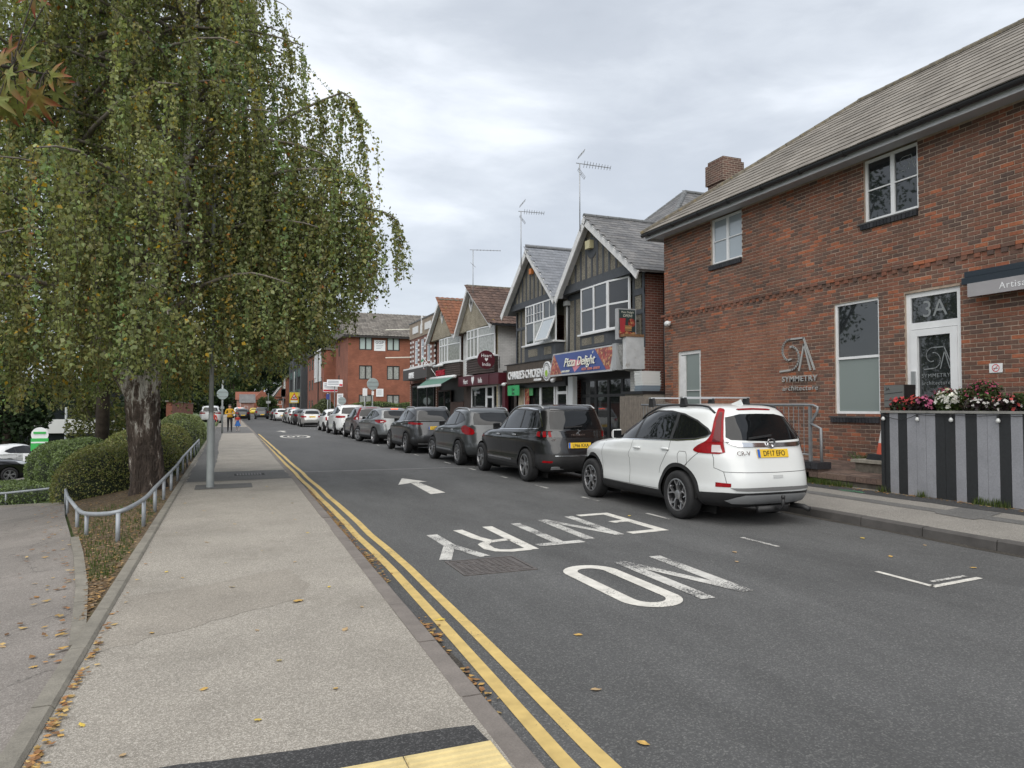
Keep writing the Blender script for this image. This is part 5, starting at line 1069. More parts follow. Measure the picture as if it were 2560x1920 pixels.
gt_ = lambda yp, y0, y1, ze, zp: (lambda y: ze+(zp-ze)*(1-abs(y-yp)/((yp-y0) if y < yp else (y1-yp)))-.12)
MB().box(XJ-.03, XJ+.1, 18.45, 23.62, 5.72, 6.02).build('timber_beam', TIMB, PZ)
studs(PZ, XJ, [19.2, 19.65, 20.1, 20.5, 20.9, 21.28, 21.7, 22.1, 22.5, 22.95, 23.3], 6.02, gt_(21.28, 17.9, 23.66, 5.60, 8.0))
MB().lathe([(.0, -.01), (.33, -.01), (.36, .0), (.36, .02), (.0, .03)], (XJ-.02, 21.28, 7.02), 'x', 24).build('gable_roundel', TIMB, PZ)
MB().box(XJ-.19, XJ-.03, 21.12, 21.44, 6.98, 7.26).build('alarm_box', mat('alarm_cream', (.5, .46, .28), .5), PZ)
studs(PZ, X, [18.46, 19.02, 22.08, 22.55, 23.05, 23.55], 3.42, lambda y: 5.72, .12); MB().box(X-.025, X+.01, 18.4, 19.05, 5.05, 5.25).build('timber', TIMB, PZ); MB().box(X-.026, X+.01, 18.4, 19.05, 4.45, 4.6).build('timber', TIMB, PZ); MB().box(X-.024, X+.01, 22.0, 23.6, 5.5, 5.72).build('timber', TIMB, PZ)
# bay
MB().add([(11.35, 22.0, 3.62), (11.35, 20.1, 3.62), (11.62, 19.05, 3.62), (11.35, 22.0, 4.05), (11.35, 20.1, 4.05), (11.62, 19.05, 4.05), (11.72, 22.0, 3.45), (11.72, 19.05, 3.45), (11.72, 22.0, 4.05), (11.72, 19.05, 4.05)], [(0, 3, 4, 1), (1, 4, 5, 2), (0, 1, 2, 7, 6), (0, 6, 8, 3), (3, 8, 9, 5, 4)]).build('bay_base', TIMB, PZ)
for a, b in ((20.3, 20.95), (21.15, 21.85)): MB().box(11.338, 11.36, a, b, 3.72, 3.96).build('bay_panel', PEB, PZ)
MB().box(11.27, 11.75, 19.05, 22.05, 4.05, 4.11).build('window_sill', WHITE, PZ)
window_x(PZ, 11.36, 20.12, 21.97, 4.11, 5.70, [21.05], {0: [4.92], 1: [4.92]}); window_x(PZ, 11.36, 19.10, 20.10, 4.11, 5.70, [], {0: [4.92]}, skew=.22, gm=lambda k: mat('dark_curtain_glass', (.01, .01, .012), .08, spec=.8)); MB().box(11.58, 11.72, 19.05, 22.0, 5.66, 5.73).build('bay_head', TIMB, PZ)
# downpipe between the pair
MB().tube([(11.62, 23.55, 5.35), (11.62, 23.55, 3.55)], .045, 8).build('downpipe', mat('pipe_pale', (.35, .36, .36), .6), PZ, True); MB().box(11.52, 11.72, 23.43, 23.67, 5.35, 5.52).build('hopper', mat('pipe_pale2', (.35, .36, .36), .6), PZ)
MB().tube([(12.35, 18.33, 5.4), (12.35, 18.33, .3)], .04, 8).build('downpipe', GUT, PZ, True)
# shopfront
MB().box(X+.02, X+.3, 18.62, 19.3, .2, 3.42).build('pier', BRWX, PZ); MB().box(X+.25, X+.32, 19.3, 23.6, 2.6, 3.45).build('fascia_backing', BLACKF, PZ)
BG = mat('shop_glass', (.016, .018, .02), .03, spec=1.0)
window_x(PZ, 11.95, 19.35, 23.1, .35, 2.62, [20.2, 21.1, 22.0], {i: [2.0] for i in range(4)}, fm=BLACKF, gm=BG, fw=.1, name='shop_window')
MB().box(11.62, 11.80, 23.12, 23.5, .2, 2.72).build('pier', mat('pier_white', (.6, .62, .63), .5), PZ)
# tilted sign board
def tilt(y, z, d=0): t = (z-2.74)/.82; return (11.0+.16*t-d, y, z)
SN = thing('shop_sign', 'blue pizza shop sign board with white lettering above the near shopfront', 'sign', (11.1, 21.4, 2.74)); BLUE = mat('sign_blue', (.008, .034, .19), .35, noise=.1, nscale=2); GREYM = mat('sign_grey', (.36, .37, .38), .5, noise=.1, nscale=3)
MB().prism([tilt(19.2, 2.72), tilt(19.2, 3.56), tilt(23.8, 3.56), tilt(23.8, 2.72)], (.12, 0, 0)).build('board', GREYM, SN)
def pizza_print():
    m = bpy.data.materials.new('pizza_print'); m.use_nodes = True; t = m.node_tree; L = t.links.new; g = N(t, 'ShaderNodeNewGeometry'); v = N(t, 'ShaderNodeTexVoronoi'); v.inputs['Scale'].default_value = 13; L(g.outputs['Position'], v.inputs[0]); s = N(t, 'ShaderNodeSeparateColor'); L(v.outputs['Color'], s.inputs[0]); r = N(t, 'ShaderNodeValToRGB'); e = r.color_ramp.elements; e[0].color = (.10, .02, .015, 1); e[1].color = (.45, .30, .12, 1); q = e.new(.3); q.color = (.34, .05, .04, 1); q = e.new(.55); q.color = (.16, .045, .03, 1); q = e.new(.75); q.color = (.42, .14, .08, 1); L(s.outputs[0], r.inputs[0]); L(r.outputs[0], t.nodes['Principled BSDF'].inputs[0]); return m
PRINT = pizza_print()
MB().add([tilt(19.33, 2.78, .004), tilt(19.33, 3.51, .004), tilt(23.74, 3.51, .004), tilt(23.74, 2.78, .004)], [(0, 1, 2, 3)]).build('printed_panel', PRINT, SN)
MB().add([tilt(19.55, 2.78, .007), tilt(20.55, 3.51, .007), tilt(23.66, 3.51, .007), tilt(22.75, 2.78, .007)], [(0, 1, 2, 3)]).build('blue_panel', BLUE, SN)
MB().add([tilt(22.3, 3.28, .010), tilt(21.75, 2.80, .010), tilt(21.15, 3.16, .010)], [(2, 1, 0)]).build('pink_triangle', mat('sign_pink', (.55, .20, .25), .5), SN)
up = Vector(tilt(0, 3.74))-Vector(tilt(0, 2.74)); CRM = mat('sign_cream', (.72, .72, .62), .5)
sign_text(SN, 'Pizza Delight', 11.02, 21.5, 3.02, .46, CRM, 'lettering', up=up, xs=.94, depth=.012); sign_text(SN, '01202 600202', 10.995, 22.45, 2.82, .11, CRM, 'phone_number', up=up, depth=.008); sign_text(SN, 'PIZZA - KEBAB - BURGER', 10.995, 20.6, 2.83, .125, mat('sign_salmon', (.55, .22, .2), .5), 'small_lettering', up=up, xs=.9, depth=.008); sign_text(SN, '4', 11.12, 20.66, 3.36, .15, CRM, 'numeral', up=up, depth=.01)
# rendered bracket and corbel beside the sign
BKT = thing('sign_bracket', 'peeling white rendered corbel beside the blue pizza sign', 'corbel', (11.3, 18.8, 2.7)); RND = mat('peeling_render', (.52, .53, .54), .8, noise=.15, nscale=4, dirt=((.25, .22, .18), 5, .6, .7))
MB().box(11.05, 11.75, 18.44, 18.62, 2.75, 3.72).build('panel', RND, BKT); MB().box(10.98, 11.76, 18.42, 18.64, 3.72, 3.80).build('cap', mat('rusty_cap', (.22, .12, .06), .9, noise=.4, nscale=12), BKT)
MB().prism([(11.05+.35*(1-math.cos(t)), 18.7, 3.5-.8*math.sin(t)) for t in np.linspace(0, PI/2, 8)]+[(11.5, 18.7, 2.7), (11.5, 18.7, 3.5)], (0, .22, 0)).build('corbel', mat('corbel_stone', (.30, .30, .29), .8, noise=.4, nscale=16), BKT); MB().box(11.0, 11.3, 18.92, 19.16, 2.74, 3.56).build('end_panel', GREYM, BKT)
HS = thing('projecting_sign', 'projecting lightbox sign with a burger picture beside the bay window', 'sign', (11.2, 18.75, 3.7)); MB().box(10.93, 11.56, 18.68, 18.86, 3.66, 4.60).build('box', GREYM, HS)
MB().add([(10.96, 18.677, 3.70), (11.53, 18.677, 3.70), (11.53, 18.677, 4.56), (10.96, 18.677, 4.56)], [(0, 1, 2, 3)]).build('panel', mat('panel_teal', (.035, .055, .055), .4), HS)
MB().add([(10.97, 18.674, 3.72), (11.53, 18.674, 3.72), (11.53, 18.674, 3.88), (10.97, 18.674, 3.94)], [(0, 1, 2, 3)]).build('red_print', PRINT, HS); MB().add([(11.0, 18.673, 3.88), (11.15, 18.673, 3.88), (11.19, 18.673, 4.30), (10.98, 18.673, 4.30)], [(0, 1, 2, 3)]).build('red_cup', mat('print_red', (.38, .04, .05), .5), HS)
MB().lathe([(0, 0), (.13, 0)], (11.40, 18.6735, 4.17), 'y', 18).build('round_print', PRINT, HS)
bu = MB()
for z0, z1, h in ((3.98, 4.05, .12), (4.06, 4.08, .13), (3.93, 3.96, .12)): bu.add([(11.28-h, 18.672, z0), (11.28+h, 18.672, z0), (11.28+h*.9, 18.672, z1), (11.28-h*.9, 18.672, z1)], [(0, 1, 2, 3)])
bu.build('burger_print', mat('print_bun', (.45, .25, .1), .6), HS)
for s, z, sz, m_ in (('Pizza Delight', 4.46, .085, CRM), ('OPEN!', 4.34, .115, CRM)): place_text('lettering', text_mesh('lettering', s, sz, m_, .001), (11.26, 18.674, z), (1, 0, 0), (0, 0, 1), HS)
for z in (3.78, 4.25): MB().tube([(11.56, 18.77, z), (11.75, 18.77, z)], .02, 6).build('arm', BLACKF, HS)
# ---- chicken shop
CH_ = thing('chicken_shop', 'mock timbered house with a blue slate gable and a brown chicken shop sign', 'building', (11.7, 26, .2))
XJ = gable_unit(CH_, 23.66, 28.72, 26.34, 5.74, 8.1, X, 17.5, PEB, PEB, SLATE2, ST1)
wall_x(CH_, X, 23.66, 28.72, 3.4, 5.74, [(23.98, 26.85, 4.1, 5.7)], PEB, 'upper_wall'); MB().box(X, 17.4, 28.5, 28.70, .2, 5.7).build('side_wall', BRD, CH_); MB().box(XJ-.03, XJ+.1, 23.70, 28.67, 5.74, 6.0).build('timber_beam', TIMB, CH_)
studs(CH_, XJ, [24.6, 25.0, 25.4, 25.8, 26.2, 26.6, 27.0, 27.4, 27.8, 28.2], 6.0, gt_(26.34, 23.66, 29.22, 5.60, 8.0), .10); studs(CH_, X, [27.0, 27.55, 28.15, 28.66], 3.42, lambda y: 5.7, .12); MB().box(X-.027, X+.01, 26.9, 28.7, 4.9, 5.02).build('timber', TIMB, CH_)
MB().box(XJ-.14, XJ-.02, 26.2, 26.44, 7.0, 7.22).build('alarm_box', mat('alarm_orange', (.55, .18, .04), .5), CH_)
MB().box(11.32, 11.72, 23.95, 26.9, 3.45, 4.05).build('bay_base', TIMB, CH_)
for a, b in ((24.3, 24.95), (25.6, 26.5)): MB().box(11.308, 11.33, a, b, 3.62, 3.92).build('bay_panel', PEB, CH_)
MB().box(11.22, 11.75, 23.88, 27.0, 4.05, 4.11).build('window_sill', WHITE, CH_)
bw = window_x(CH_, 11.34, 23.97, 26.87, 4.11, 5.73, [25.12, 26.02], {0: [5.02], 1: [5.0, (5.33, .01)], 2: [5.0, (5.33, .01)]}, gm=lambda k: GLASSC if k in (0, 2) else GLASS)
for y in (24.55, 25.42, 25.72, 26.3, 26.58): MB().box(11.35, 11.39, y-.012, y+.012, 5.03, 5.68).build('glazing_bar', WHITE, bw)
oc = MB(); A0 = Vector((11.33, 24.0, 4.98)); hz = Vector((0, 1.05, 0)); dv = Vector((-.34, 0, -.82))
for a, b in (((0, 0), (1, 0)), ((0, 1), (1, 1)), ((0, 0), (0, 1)), ((1, 0), (1, 1))): oc.bar(A0+hz*a[0]+dv*a[1], A0+hz*b[0]+dv*b[1], .06, .05)
oc_ = oc.build('open_casement', WHITE, CH_); MB().add([A0, A0+dv, A0+dv+hz, A0+hz], [(0, 1, 2, 3)]).build('pane', mat('glass_sky', (.38, .42, .45), .08, spec=.9), oc_)
MB().box(11.55, 11.75, 23.66, 28.75, 3.40, 3.44).build('lead_flashing', LEAD, CH_)
CB = mat('fascia_brown', (.075, .058, .045), .7, noise=.25, nscale=7); MB().box(11.36, 11.60, 23.95, 29.02, 2.6, 3.42).build('sign_fascia', CB, CH_); MB().box(11.33, 11.62, 23.9, 29.3, 3.42, 3.45).build('fascia_cap', GUT, CH_)
WS = mat('sign_white', (.78, .79, .80), .5)
sign_text(CH_, "CHARLIE'S CHICKEN", 11.345, 26.98, 2.80, .46, WS, 'lettering', xs=.88, bold=.010, depth=.02, spacing=.98); sign_text(CH_, '01202 600300', 11.345, 25.65, 2.65, .12, WS, 'phone_number', bold=.006, depth=.012)
lg = MB().lathe([(0, -.02), (.37, -.02), (.38, .0), (.38, .03)], (11.33, 24.72, 2.98), 'x', 32).build('round_logo', WS, CH_)
rgm = MB()
for i in range(30): t = 2*PI*i/30; rgm.obox((11.306, 24.72-.30*math.sin(t), 2.98+.30*math.cos(t)), (.002, 0, 0), (0, .018*math.cos(t), .018*math.sin(t)), (0, -.028*math.sin(t), .028*math.cos(t)))
rgm.build('logo_text_marks', BLACKF, lg); MB().lathe([(0, 0), (.235, 0), (.235, .004)], (11.3045, 24.72, 2.98), 'x', 28).build('logo_ring', mat('logo_dark', (.12, .1, .08), .6), lg); MB().lathe([(0, 0), (.215, 0), (.215, .004)], (11.3025, 24.72, 2.98), 'x', 28).build('logo_disc', WS, lg); MB().lathe([(0, 0), (.13, 0)], (11.3015, 24.72, 2.90), 'x', 20).build('logo_green', mat('logo_green', (.30, .5, .06), .6), lg)
MB().box(11.60, 11.9, 23.66, 28.74, 2.4, 3.42).build('fascia_backing', BLACKF, CH_)
window_x(CH_, 11.75, 24.9, 28.0, .3, 2.58, [26.3], {}, gm=BG, fw=.12, name='shop_window'); window_x(CH_, 11.75, 23.8, 24.8, .3, 2.58, [], {0: [2.15]}, gm=BG, fw=.11, name='shop_door'); MB().box(11.70, 11.9, 28.02, 28.7, .2, 2.6).build('pier', mat('cream_pier', (.42, .36, .25), .8), CH_)
MB().box(11.68, 11.70, 26.9, 27.75, 2.08, 2.5).build('window_poster', mat('poster_green', (.08, .32, .12), .6), CH_); ps = MB().box(11.66, 11.675, 27.25, 27.7, 1.1, 2.38).build('menu_poster', PRINT, CH_)
UE = thing('delivery_sign', 'green takeaway delivery sign with black lettering beside the drainpipe', 'sign', (11.4, 28.36, 2.1)); MB().box(11.40, 11.43, 27.72, 29.02, 2.10, 2.54).build('board', mat('board_green', (.035, .36, .12), .5), UE); sign_text(UE, 'Uber', 11.398, 28.37, 2.31, .17, BLACKF, 'lettering', depth=.002, bold=.004); sign_text(UE, 'Eats', 11.398, 28.37, 2.15, .17, BLACKF, 'lettering', depth=.002, bold=.004)
for y in (29.15, 24.05):
    c = thing('security_camera', 'white security camera at the %s end of the brown chicken shop sign' % ('left' if y > 26 else 'right'), 'camera', (11.3, y, 2.6)); MB().lathe([(0, -.12), (.06, -.11), (.075, -.03), (.07, .09), (0, .12)], (11.26, y, 2.60), 'y', 10).build('housing', WHITE, c, True); MB().box(11.26, 11.42, y-.02, y+.02, 2.64, 2.68).build('arm', WHITE, c)
# ---- Indian restaurant and Italian cafe, a pair under pantiles
HI = thing('indian_restaurant', 'house with brown pantile roof, beige pebbledash gable and maroon shop sign', 'building', (11.7, 33.5, .2))
XJ = gable_unit(HI, 31.0, 36.3, 33.99, 5.5, 7.72, X, 17.0, PEBB, PEBB, BTILE, PT1, jetty=.3, barge=.15)
MB().box(X, 17, 31.02, 31.2, .2, 5.5).build('side_wall', BRY, HI); MB().box(X, 12.9, 30.99, 31.016, .2, 5.46).build('painted_side_wall', BRW, HI); wall_x(HI, X, 31.0, 36.3, 3.2, 5.5, [(31.0, 34.6, 4.05, 5.5)], BRWX, 'upper_wall')
MB().tube([(12.95, 30.94, 5.4), (12.7, 30.94, 5.1), (12.7, 30.94, .3)], .05, 8).build('downpipe', GUT, HI, True); MB().box(11.2, 17, 30.38, 30.50, 5.36, 5.46).build('gutter', GUT, HI)
def diamond(root, y, z, X_, w=.26, h=.42):
    P = [(0, h), (-w, 0), (0, -h), (w, 0)]; fr_ = MB()
    for i in range(4): a, b = P[i], P[(i+1) % 4]; fr_.bar((X_, y+a[0], z+a[1]), (X_, y+b[0], z+b[1]), .06, .08, (1, 0, 0))
    o = fr_.build('gable_window', WOODW, root); MB().add([(X_+.01, y+a, z+b) for a, b in P], [(0, 1, 2, 3)]).build('pane', GLASS, o)
diamond(HI, 33.99, 6.85, XJ-.02)
def bay_shop(root, ya, yb, z0, z1, cl, clz):
    ym = ya+(yb-ya)*.52
    window_x(root, 11.32, ym, yb, z0, z1, [ym+(yb-ym)/3, ym+2*(yb-ym)/3], {i: [z1-.42] for i in range(3)}, gm=GLASSC); window_x(root, 11.32, ya, ym-.03, z0, z1, [], {0: [z1-.42]}, skew=.22, gm=GLASSC)
    MB().add([(11.25, yb+.05, z0-.08), (11.25, ym, z0-.08), (11.5, ya-.05, z0-.08), (11.72, ya-.05, z0-.08), (11.72, yb+.05, z0-.08), (11.25, yb+.05, z0), (11.25, ym, z0), (11.5, ya-.05, z0), (11.72, ya-.05, z0), (11.72, yb+.05, z0)], [(0, 4, 3, 2, 1), (5, 6, 7, 8, 9), (0, 1, 6, 5), (1, 2, 7, 6), (2, 3, 8, 7), (4, 0, 5, 9)]).build('window_sill', WHITE, root)
    n = int((z0-.1-clz)/.12)
    for i in range(n):
        za = clz+i*(z0-.1-clz)/n; zb = za+(z0-.1-clz)/n-.008
        MB().add([(11.30, yb, za), (11.30, ym, za), (11.53, ya, za), (11.72, ya, za), (11.72, yb, za), (11.33, yb, zb), (11.33, ym, zb), (11.56, ya, zb), (11.72, ya, zb), (11.72, yb, zb)], [(0, 4, 3, 2, 1), (5, 6, 7, 8, 9), (0, 1, 6, 5), (1, 2, 7, 6), (2, 3, 8, 7), (4, 0, 5, 9)]).build('cladding_board', cl, root)
BRN = mat('brown_cladding', (.045, .030, .025), .75, noise=.3, nscale=6); bay_shop(HI, 31.05, 34.55, 4.08, 5.48, BRN, 3.25)
MB().box(11.72, 11.9, 34.6, 36.3, 3.2, 5.5).build('party_wall', BRDX, HI)
MAR = mat('maroon', (.075, .008, .016), .45); MB().box(11.28, 11.7, 31.15, 35.84, 2.68, 3.18).build('sign_fascia', MAR, HI); MB().box(11.30, 11.7, 29.9, 31.14, 2.66, 3.17).build('sign_return', MAR, HI); sign_text(HI, 'Heart', 11.27, 34.6, 2.78, .36, WS, 'lettering', xs=.85); sign_text(HI, 'India', 11.27, 32.35, 2.78, .36, WS, 'lettering', xs=.85)
def heart(root, X_, y, z, s, m):
    P = [(0, -.5), (-.42, 0), (-.45, .28), (-.25, .45), (0, .28), (.25, .45), (.45, .28), (.42, 0)]; MB().prism([(X_, y+a*s, z+b*s) for a, b in P], (.012, 0, 0)).build('heart', m, root)
heart(HI, 11.266, 33.45, 2.93, .44, WS)
window_x(HI, 11.75, 32.8, 35.1, .3, 2.66, [], {}, gm=BG, fw=.1, name='shop_window'); window_x(HI, 11.75, 31.85, 32.78, .3, 2.66, [], {0: [2.1]}, gm=BG, fw=.1, name='shop_door'); window_x(HI, 11.75, 30.2, 31.83, .3, 2.66, [], {}, gm=BG, fw=.06, name='shop_window'); MB().box(11.6, 11.76, 29.85, 30.2, .2, 2.66).build('pier', MAR, HI); MB().box(11.74, 11.9, 35.1, 36.3, .2, 3.2).build('pier', BRN, HI); MB().box(11.95, 12.1, 30, 36.3, .2, 3.3).build('fascia_backing', BLACKF, HI)
DS = thing('round_sign', 'round maroon projecting sign lettered Heart India on the white brick wall', 'sign', (11.1, 30.6, 3.5)); MB().lathe([(0, -.03), (.42, -.03), (.43, 0), (.42, .03), (0, .03)], (11.0, 30.7, 3.78), 'y', 32).build('disc', MAR, DS)
for s, z in (('Heart', 3.90), ('India', 3.50)): place_text('lettering', text_mesh('lettering', s, .22, WS, .004), (11.0, 30.668, z), (1, 0, 0), (0, 0, 1), DS)
P = [(0, -.5), (-.42, 0), (-.45, .28), (-.25, .45), (0, .28), (.25, .45), (.45, .28), (.42, 0)]; MB().prism([(11.0+a*.17, 30.66, 3.79+b*.17) for a, b in P], (0, .01, 0)).build('heart', WS, DS); MB().tube([(11.42, 30.7, 3.78), (11.65, 30.7, 3.78), (11.65, 30.7, 3.95), (11.65, 30.7, 3.4)], .02, 6).build('bracket', BLACKF, DS)
IC = thing('italian_cafe', 'house with orange pantile roof, beige gable and green shop awning', 'building', (11.7, 39, .2))
XJ = gable_unit(IC, 36.3, 41.75, 39.2, 5.55, 7.76, X, 17, PEBB, PEBB, OTILE, PT1, jetty=.3, barge=.15)
wall_x(IC, X, 36.3, 41.7, 3.2, 5.55, [(36.3, 39.7, 4.1, 5.55)], BRDX, 'upper_wall'); diamond(IC, 39.2, 6.85, XJ-.02); bay_shop(IC, 36.35, 39.65, 4.12, 5.5, BRN, 3.3); MB().box(X, 17, 41.5, 41.7, .2, 5.5).build('side_wall', BRD, IC); MB().box(X+.2, X+.3, 36.3, 41.7, .2, 3.4).build('fascia_backing', BLACKF, IC)
sign_text(IC, 'GENNUS', 11.28, 39.3, 3.42, .42, mat('sign_red2', (.42, .01, .03), .4), 'lettering', depth=.04, bold=.015); MB().tube([(11.15, 38.4, 3.98), (11.15, 40.2, 3.98)], .07, 8).build('sign_light', WHITE, IC, True)
window_x(IC, 11.75, 38.8, 41.4, .3, 2.6, [40.1], {}, gm=BG, fw=.08, fm=BRN, name='shop_window'); MB().box(11.72, 11.85, 36.4, 38.7, .25, 1.9).build('timber_screen', mat('screen_brown', (.07, .038, .028), .7, noise=.3, nscale=8), IC)
AWN = thing('green_awning', 'green shop awning with a white cassette over the cafe front', 'awning', (11.2, 39, 2.8)); MB().tube([(11.25, 36.3, 3.25), (11.25, 42.0, 3.30)], .09, 10).build('cassette', WHITE, AWN, True); MB().add([(11.2, 36.4, 3.22), (11.2, 41.9, 3.26), (10.25, 40.4, 2.80), (10.25, 35.6, 2.80)], [(0, 1, 2, 3)]).build('canopy', mat('awning_green', (.09, .19, .15), .8), AWN); MB().box(10.22, 10.27, 35.6, 40.4, 2.70, 2.82).build('valance', WHITE, AWN)
FL = thing('flag', 'drooping green, white and red flag on a pole above the cafe', 'flag', (11.3, 41.2, 3.4)); MB().tube([(11.5, 40.5, 3.3), (10.95, 42.2, 4.75)], .02, 6).build('pole', WHITE, FL, True)
fv = []; nU, nV = 9, 7
for i in range(nU):
    for j in range(nV): u, v = i/(nU-1), j/(nV-1); fv.append((11.2-.2*v+.05*math.sin(6*u+3*v), 43.4-1.5*v-.5*u*u*v+.1*math.sin(8*u), 4.55-.95*u-.3*v*u-.02*math.sin(9*v)))
ff = [(i*nV+j, i*nV+j+1, (i+1)*nV+j+1, (i+1)*nV+j) for i in range(nU-1) for j in range(nV-1)]
for k, (a, b, c) in enumerate(((0, 1, (.02, .22, .09)), (1, 4, (.62, .62, .62)), (4, 8, (.52, .06, .05)))): MB().add(fv, [f for f in ff if a*nV <= f[0] < b*nV]).build('cloth', mat('flag_%d' % k, c, .8), FL, True)
# ---- parapet building
SH = thing('parapet_building', 'two storey shop with white banded brickwork and a flat parapet', 'building', (11.7, 45, .2)); PSTN = mat('parapet_stone', (.25, .205, .16), .9, noise=.2, nscale=3); WR = mat('white_render', (.62, .63, .63), .7, noise=.1, nscale=3)
wall_x(SH, X, 41.75, 48.3, 3.2, 6.25, [(43.0, 43.8, 4.5, 6.05), (44.6, 45.4, 4.5, 6.05), (46.2, 47.0, 4.5, 6.05)], BRDX, 'upper_wall'); MB().box(X-.04, X+.3, 41.75, 48.3, 6.25, 7.3).build('parapet', PSTN, SH); MB().box(X, 17, 48.1, 48.28, .2, 7.2).build('side_wall', BRD, SH); MB().box(X+.3, 17, 41.8, 48.1, 6.4, 6.6).build('flat_roof', LEAD, SH); MB().box(X, 17, 41.76, 41.9, 3.2, 7.2).build('side_wall', BRD, SH); MB().box(X-.08, X+.32, 41.7, 48.35, 7.3, 7.38).build('coping', LEAD, SH)
for y in (43.4, 46.6): MB().box(X-.07, X, y-.75, y+.75, 6.55, 7.0).build('parapet_panel', WR, SH)
MB().prism([(X-.09, 45.2, 6.4), (X-.09, 45.2, 6.9), (X-.09, 45.0, 7.1), (X-.09, 45.0, 7.55), (X-.09, 44.9, 7.55), (X-.09, 44.8, 6.9), (X-.09, 44.8, 6.4)], (.1, 0, 0)).build('finial', WR, SH)
for a in (43.0, 44.6, 46.2): window_x(SH, X+.03, a, a+.8, 4.5, 6.05, [], {0: [5.55]}, gm=GLASSL)
for ed in (41.9, 42.75, 44.2, 45.85, 47.35, 48.0):
    for z in np.arange(4.35, 6.2, .32): MB().box(X-.03, X+.01, ed-.14, ed+.14, z, z+.14).build('quoin', WR, SH)
MB().box(X-.05, X+.01, 41.8, 48.3, 4.22, 4.34).build('string_course', WR, SH); MB().box(11.0, 11.7, 41.2, 47.4, 3.38, 4.05).build('sign_fascia', mat('sign_charcoal', (.055, .05, .048), .6), SH); MB().box(11.0, 11.8, 41.6, 47.3, 4.05, 4.14).build('fascia_cap', WR, SH); sign_text(SH, 'SHINE', 10.985, 45.0, 3.48, .48, WS, 'lettering', depth=.02, bold=.02); MB().box(11.95, 12.05, 41.8, 48.2, .2, 3.4).build('fascia_backing', BLACKF, SH); window_x(SH, 11.75, 42.3, 47.9, .3, 3.05, [44.0, 46.4], {}, gm=BG, fw=.1, fm=BLACKF, name='shop_window')
# ---- house behind with slate hip and chimney
RH = thing('rear_house', 'tall rear house with a slate hip roof showing above the pizza shop', 'building', (18, 24, 0)); MB().box(14.3, 24, 21.1, 26.9, 0, 7.5).build('wall', BRD, RH); rr_ = MB().add([(13.98, 20.8, 7.47), (24.3, 20.8, 7.47), (24.3, 27.2, 7.47), (13.98, 27.2, 7.47), (17.18, 24, 10.35), (24.3, 24, 10.35)], [(0, 1, 5, 4), (2, 3, 4, 5), (3, 0, 4), (1, 2, 5)]).build('roof', SLATE, RH)
tiles(rr_, 'roof_tile', (13.98, 20.8, 7.49), (1, 0, 0), (0, 3.2, 2.88), 10.2, 4.3, .26, .22, SLATE, clip=lambda u, v: u > v*.743, lift=.014, thick=.008, maxobj=150); tiles(rr_, 'roof_tile', (13.98, 20.8, 7.49), (0, 1, 0), (3.2, 0, 2.88), 6.4, 4.3, .26, .22, SLATE, clip=lambda u, v: v*.743 < u < 6.4-v*.743, lift=.014, thick=.008, maxobj=100)
for a, b, n in (((13.98, 20.8, 7.5), (17.18, 24, 10.39), 12), ((17.18, 24, 10.39), (24.3, 24, 10.39), 16), ((13.98, 27.2, 7.5), (17.18, 24, 10.39), 12)): ridge(rr_, a, b, .1, LEAD, n)
CHB = brickmat('brick_chimney_y', (.085, .05, .04), (.13, .065, .05), (.33, .28, .22), 'y'); CHX = brickmat('brick_chimney_x', (.085, .05, .04), (.13, .065, .05), (.33, .28, .22), 'x')
def chim(p, x0, x1, y0, y1, z0, z1):
    b = MB().box(x0, x1, y0, y1, z0, z1); b.m = [0, 0, 0, 1, 0, 1]; return b.build('chimney', [CHB, CHX], p)
chim(PZ, 15.0, 15.74, 18.84, 19.64, 6.4, 9.05); chim(PZ, 14.94, 15.80, 18.78, 19.70, 9.05, 9.72); chim(PZ, 15.0, 15.74, 18.84, 19.64, 9.72, 9.86)
# ---- television aerials
AL = mat('aerial_metal', (.33, .34, .35), .4, metal=.6)
def aerial(label, base, top, boom, n, kind=0):
    t = thing('tv_aerial', label, 'aerial', base, group='rooftop aerials'); MB().tube([base, top], .02, 6).build('mast', AL, t, True); a = Vector(top); b = a+Vector(boom); MB().tube([a-Vector(boom)*.12, b], .014, 5).build('boom', AL, t); d = Vector(boom).normalized(); sd = d.cross(Vector((0, 0, 1))).normalized(); el = MB()
    for i in range(n): p = a+(b-a)*(.15+.85*i/(n-1)); w_ = .18-.06*i/n; q = Vector((0, 0, .35)) if kind == 0 else Vector((0, 0, 0)); e = (sd+q).normalized()*w_; el.tube([p-e, p+e], .008, 4)
    el.build('elements', AL, t); rf_ = MB()
    if kind == 0:
        for s in (-1, 1):
            c = a+d*-.05+Vector((0, 0, .2*s)); k = (Vector((0, 0, s))*.28-d*.22*-1); q = [c-sd*.14, c+sd*.14, c+sd*.14+k, c-sd*.14+k]
            for i in range(4): rf_.tube([q[i], q[(i+1) % 4]], .007, 4)
            rf_.tube([(q[0]+q[3])/2, (q[1]+q[2])/2], .007, 4); rf_.tube([(q[0]+q[1])/2, (q[2]+q[3])/2], .007, 4)
    else: rf_.tube([a-Vector((0, 0, .75))-Vector((.3, .5, 0)), a-Vector((0, 0, .75))+Vector((.3, .5, 0))], .01, 4); rf_.tube([a-Vector((0, 0, .75))-sd*.3, a-Vector((0, 0, .75))+sd*.3], .01, 4)
    rf_.build('reflector', AL, t)
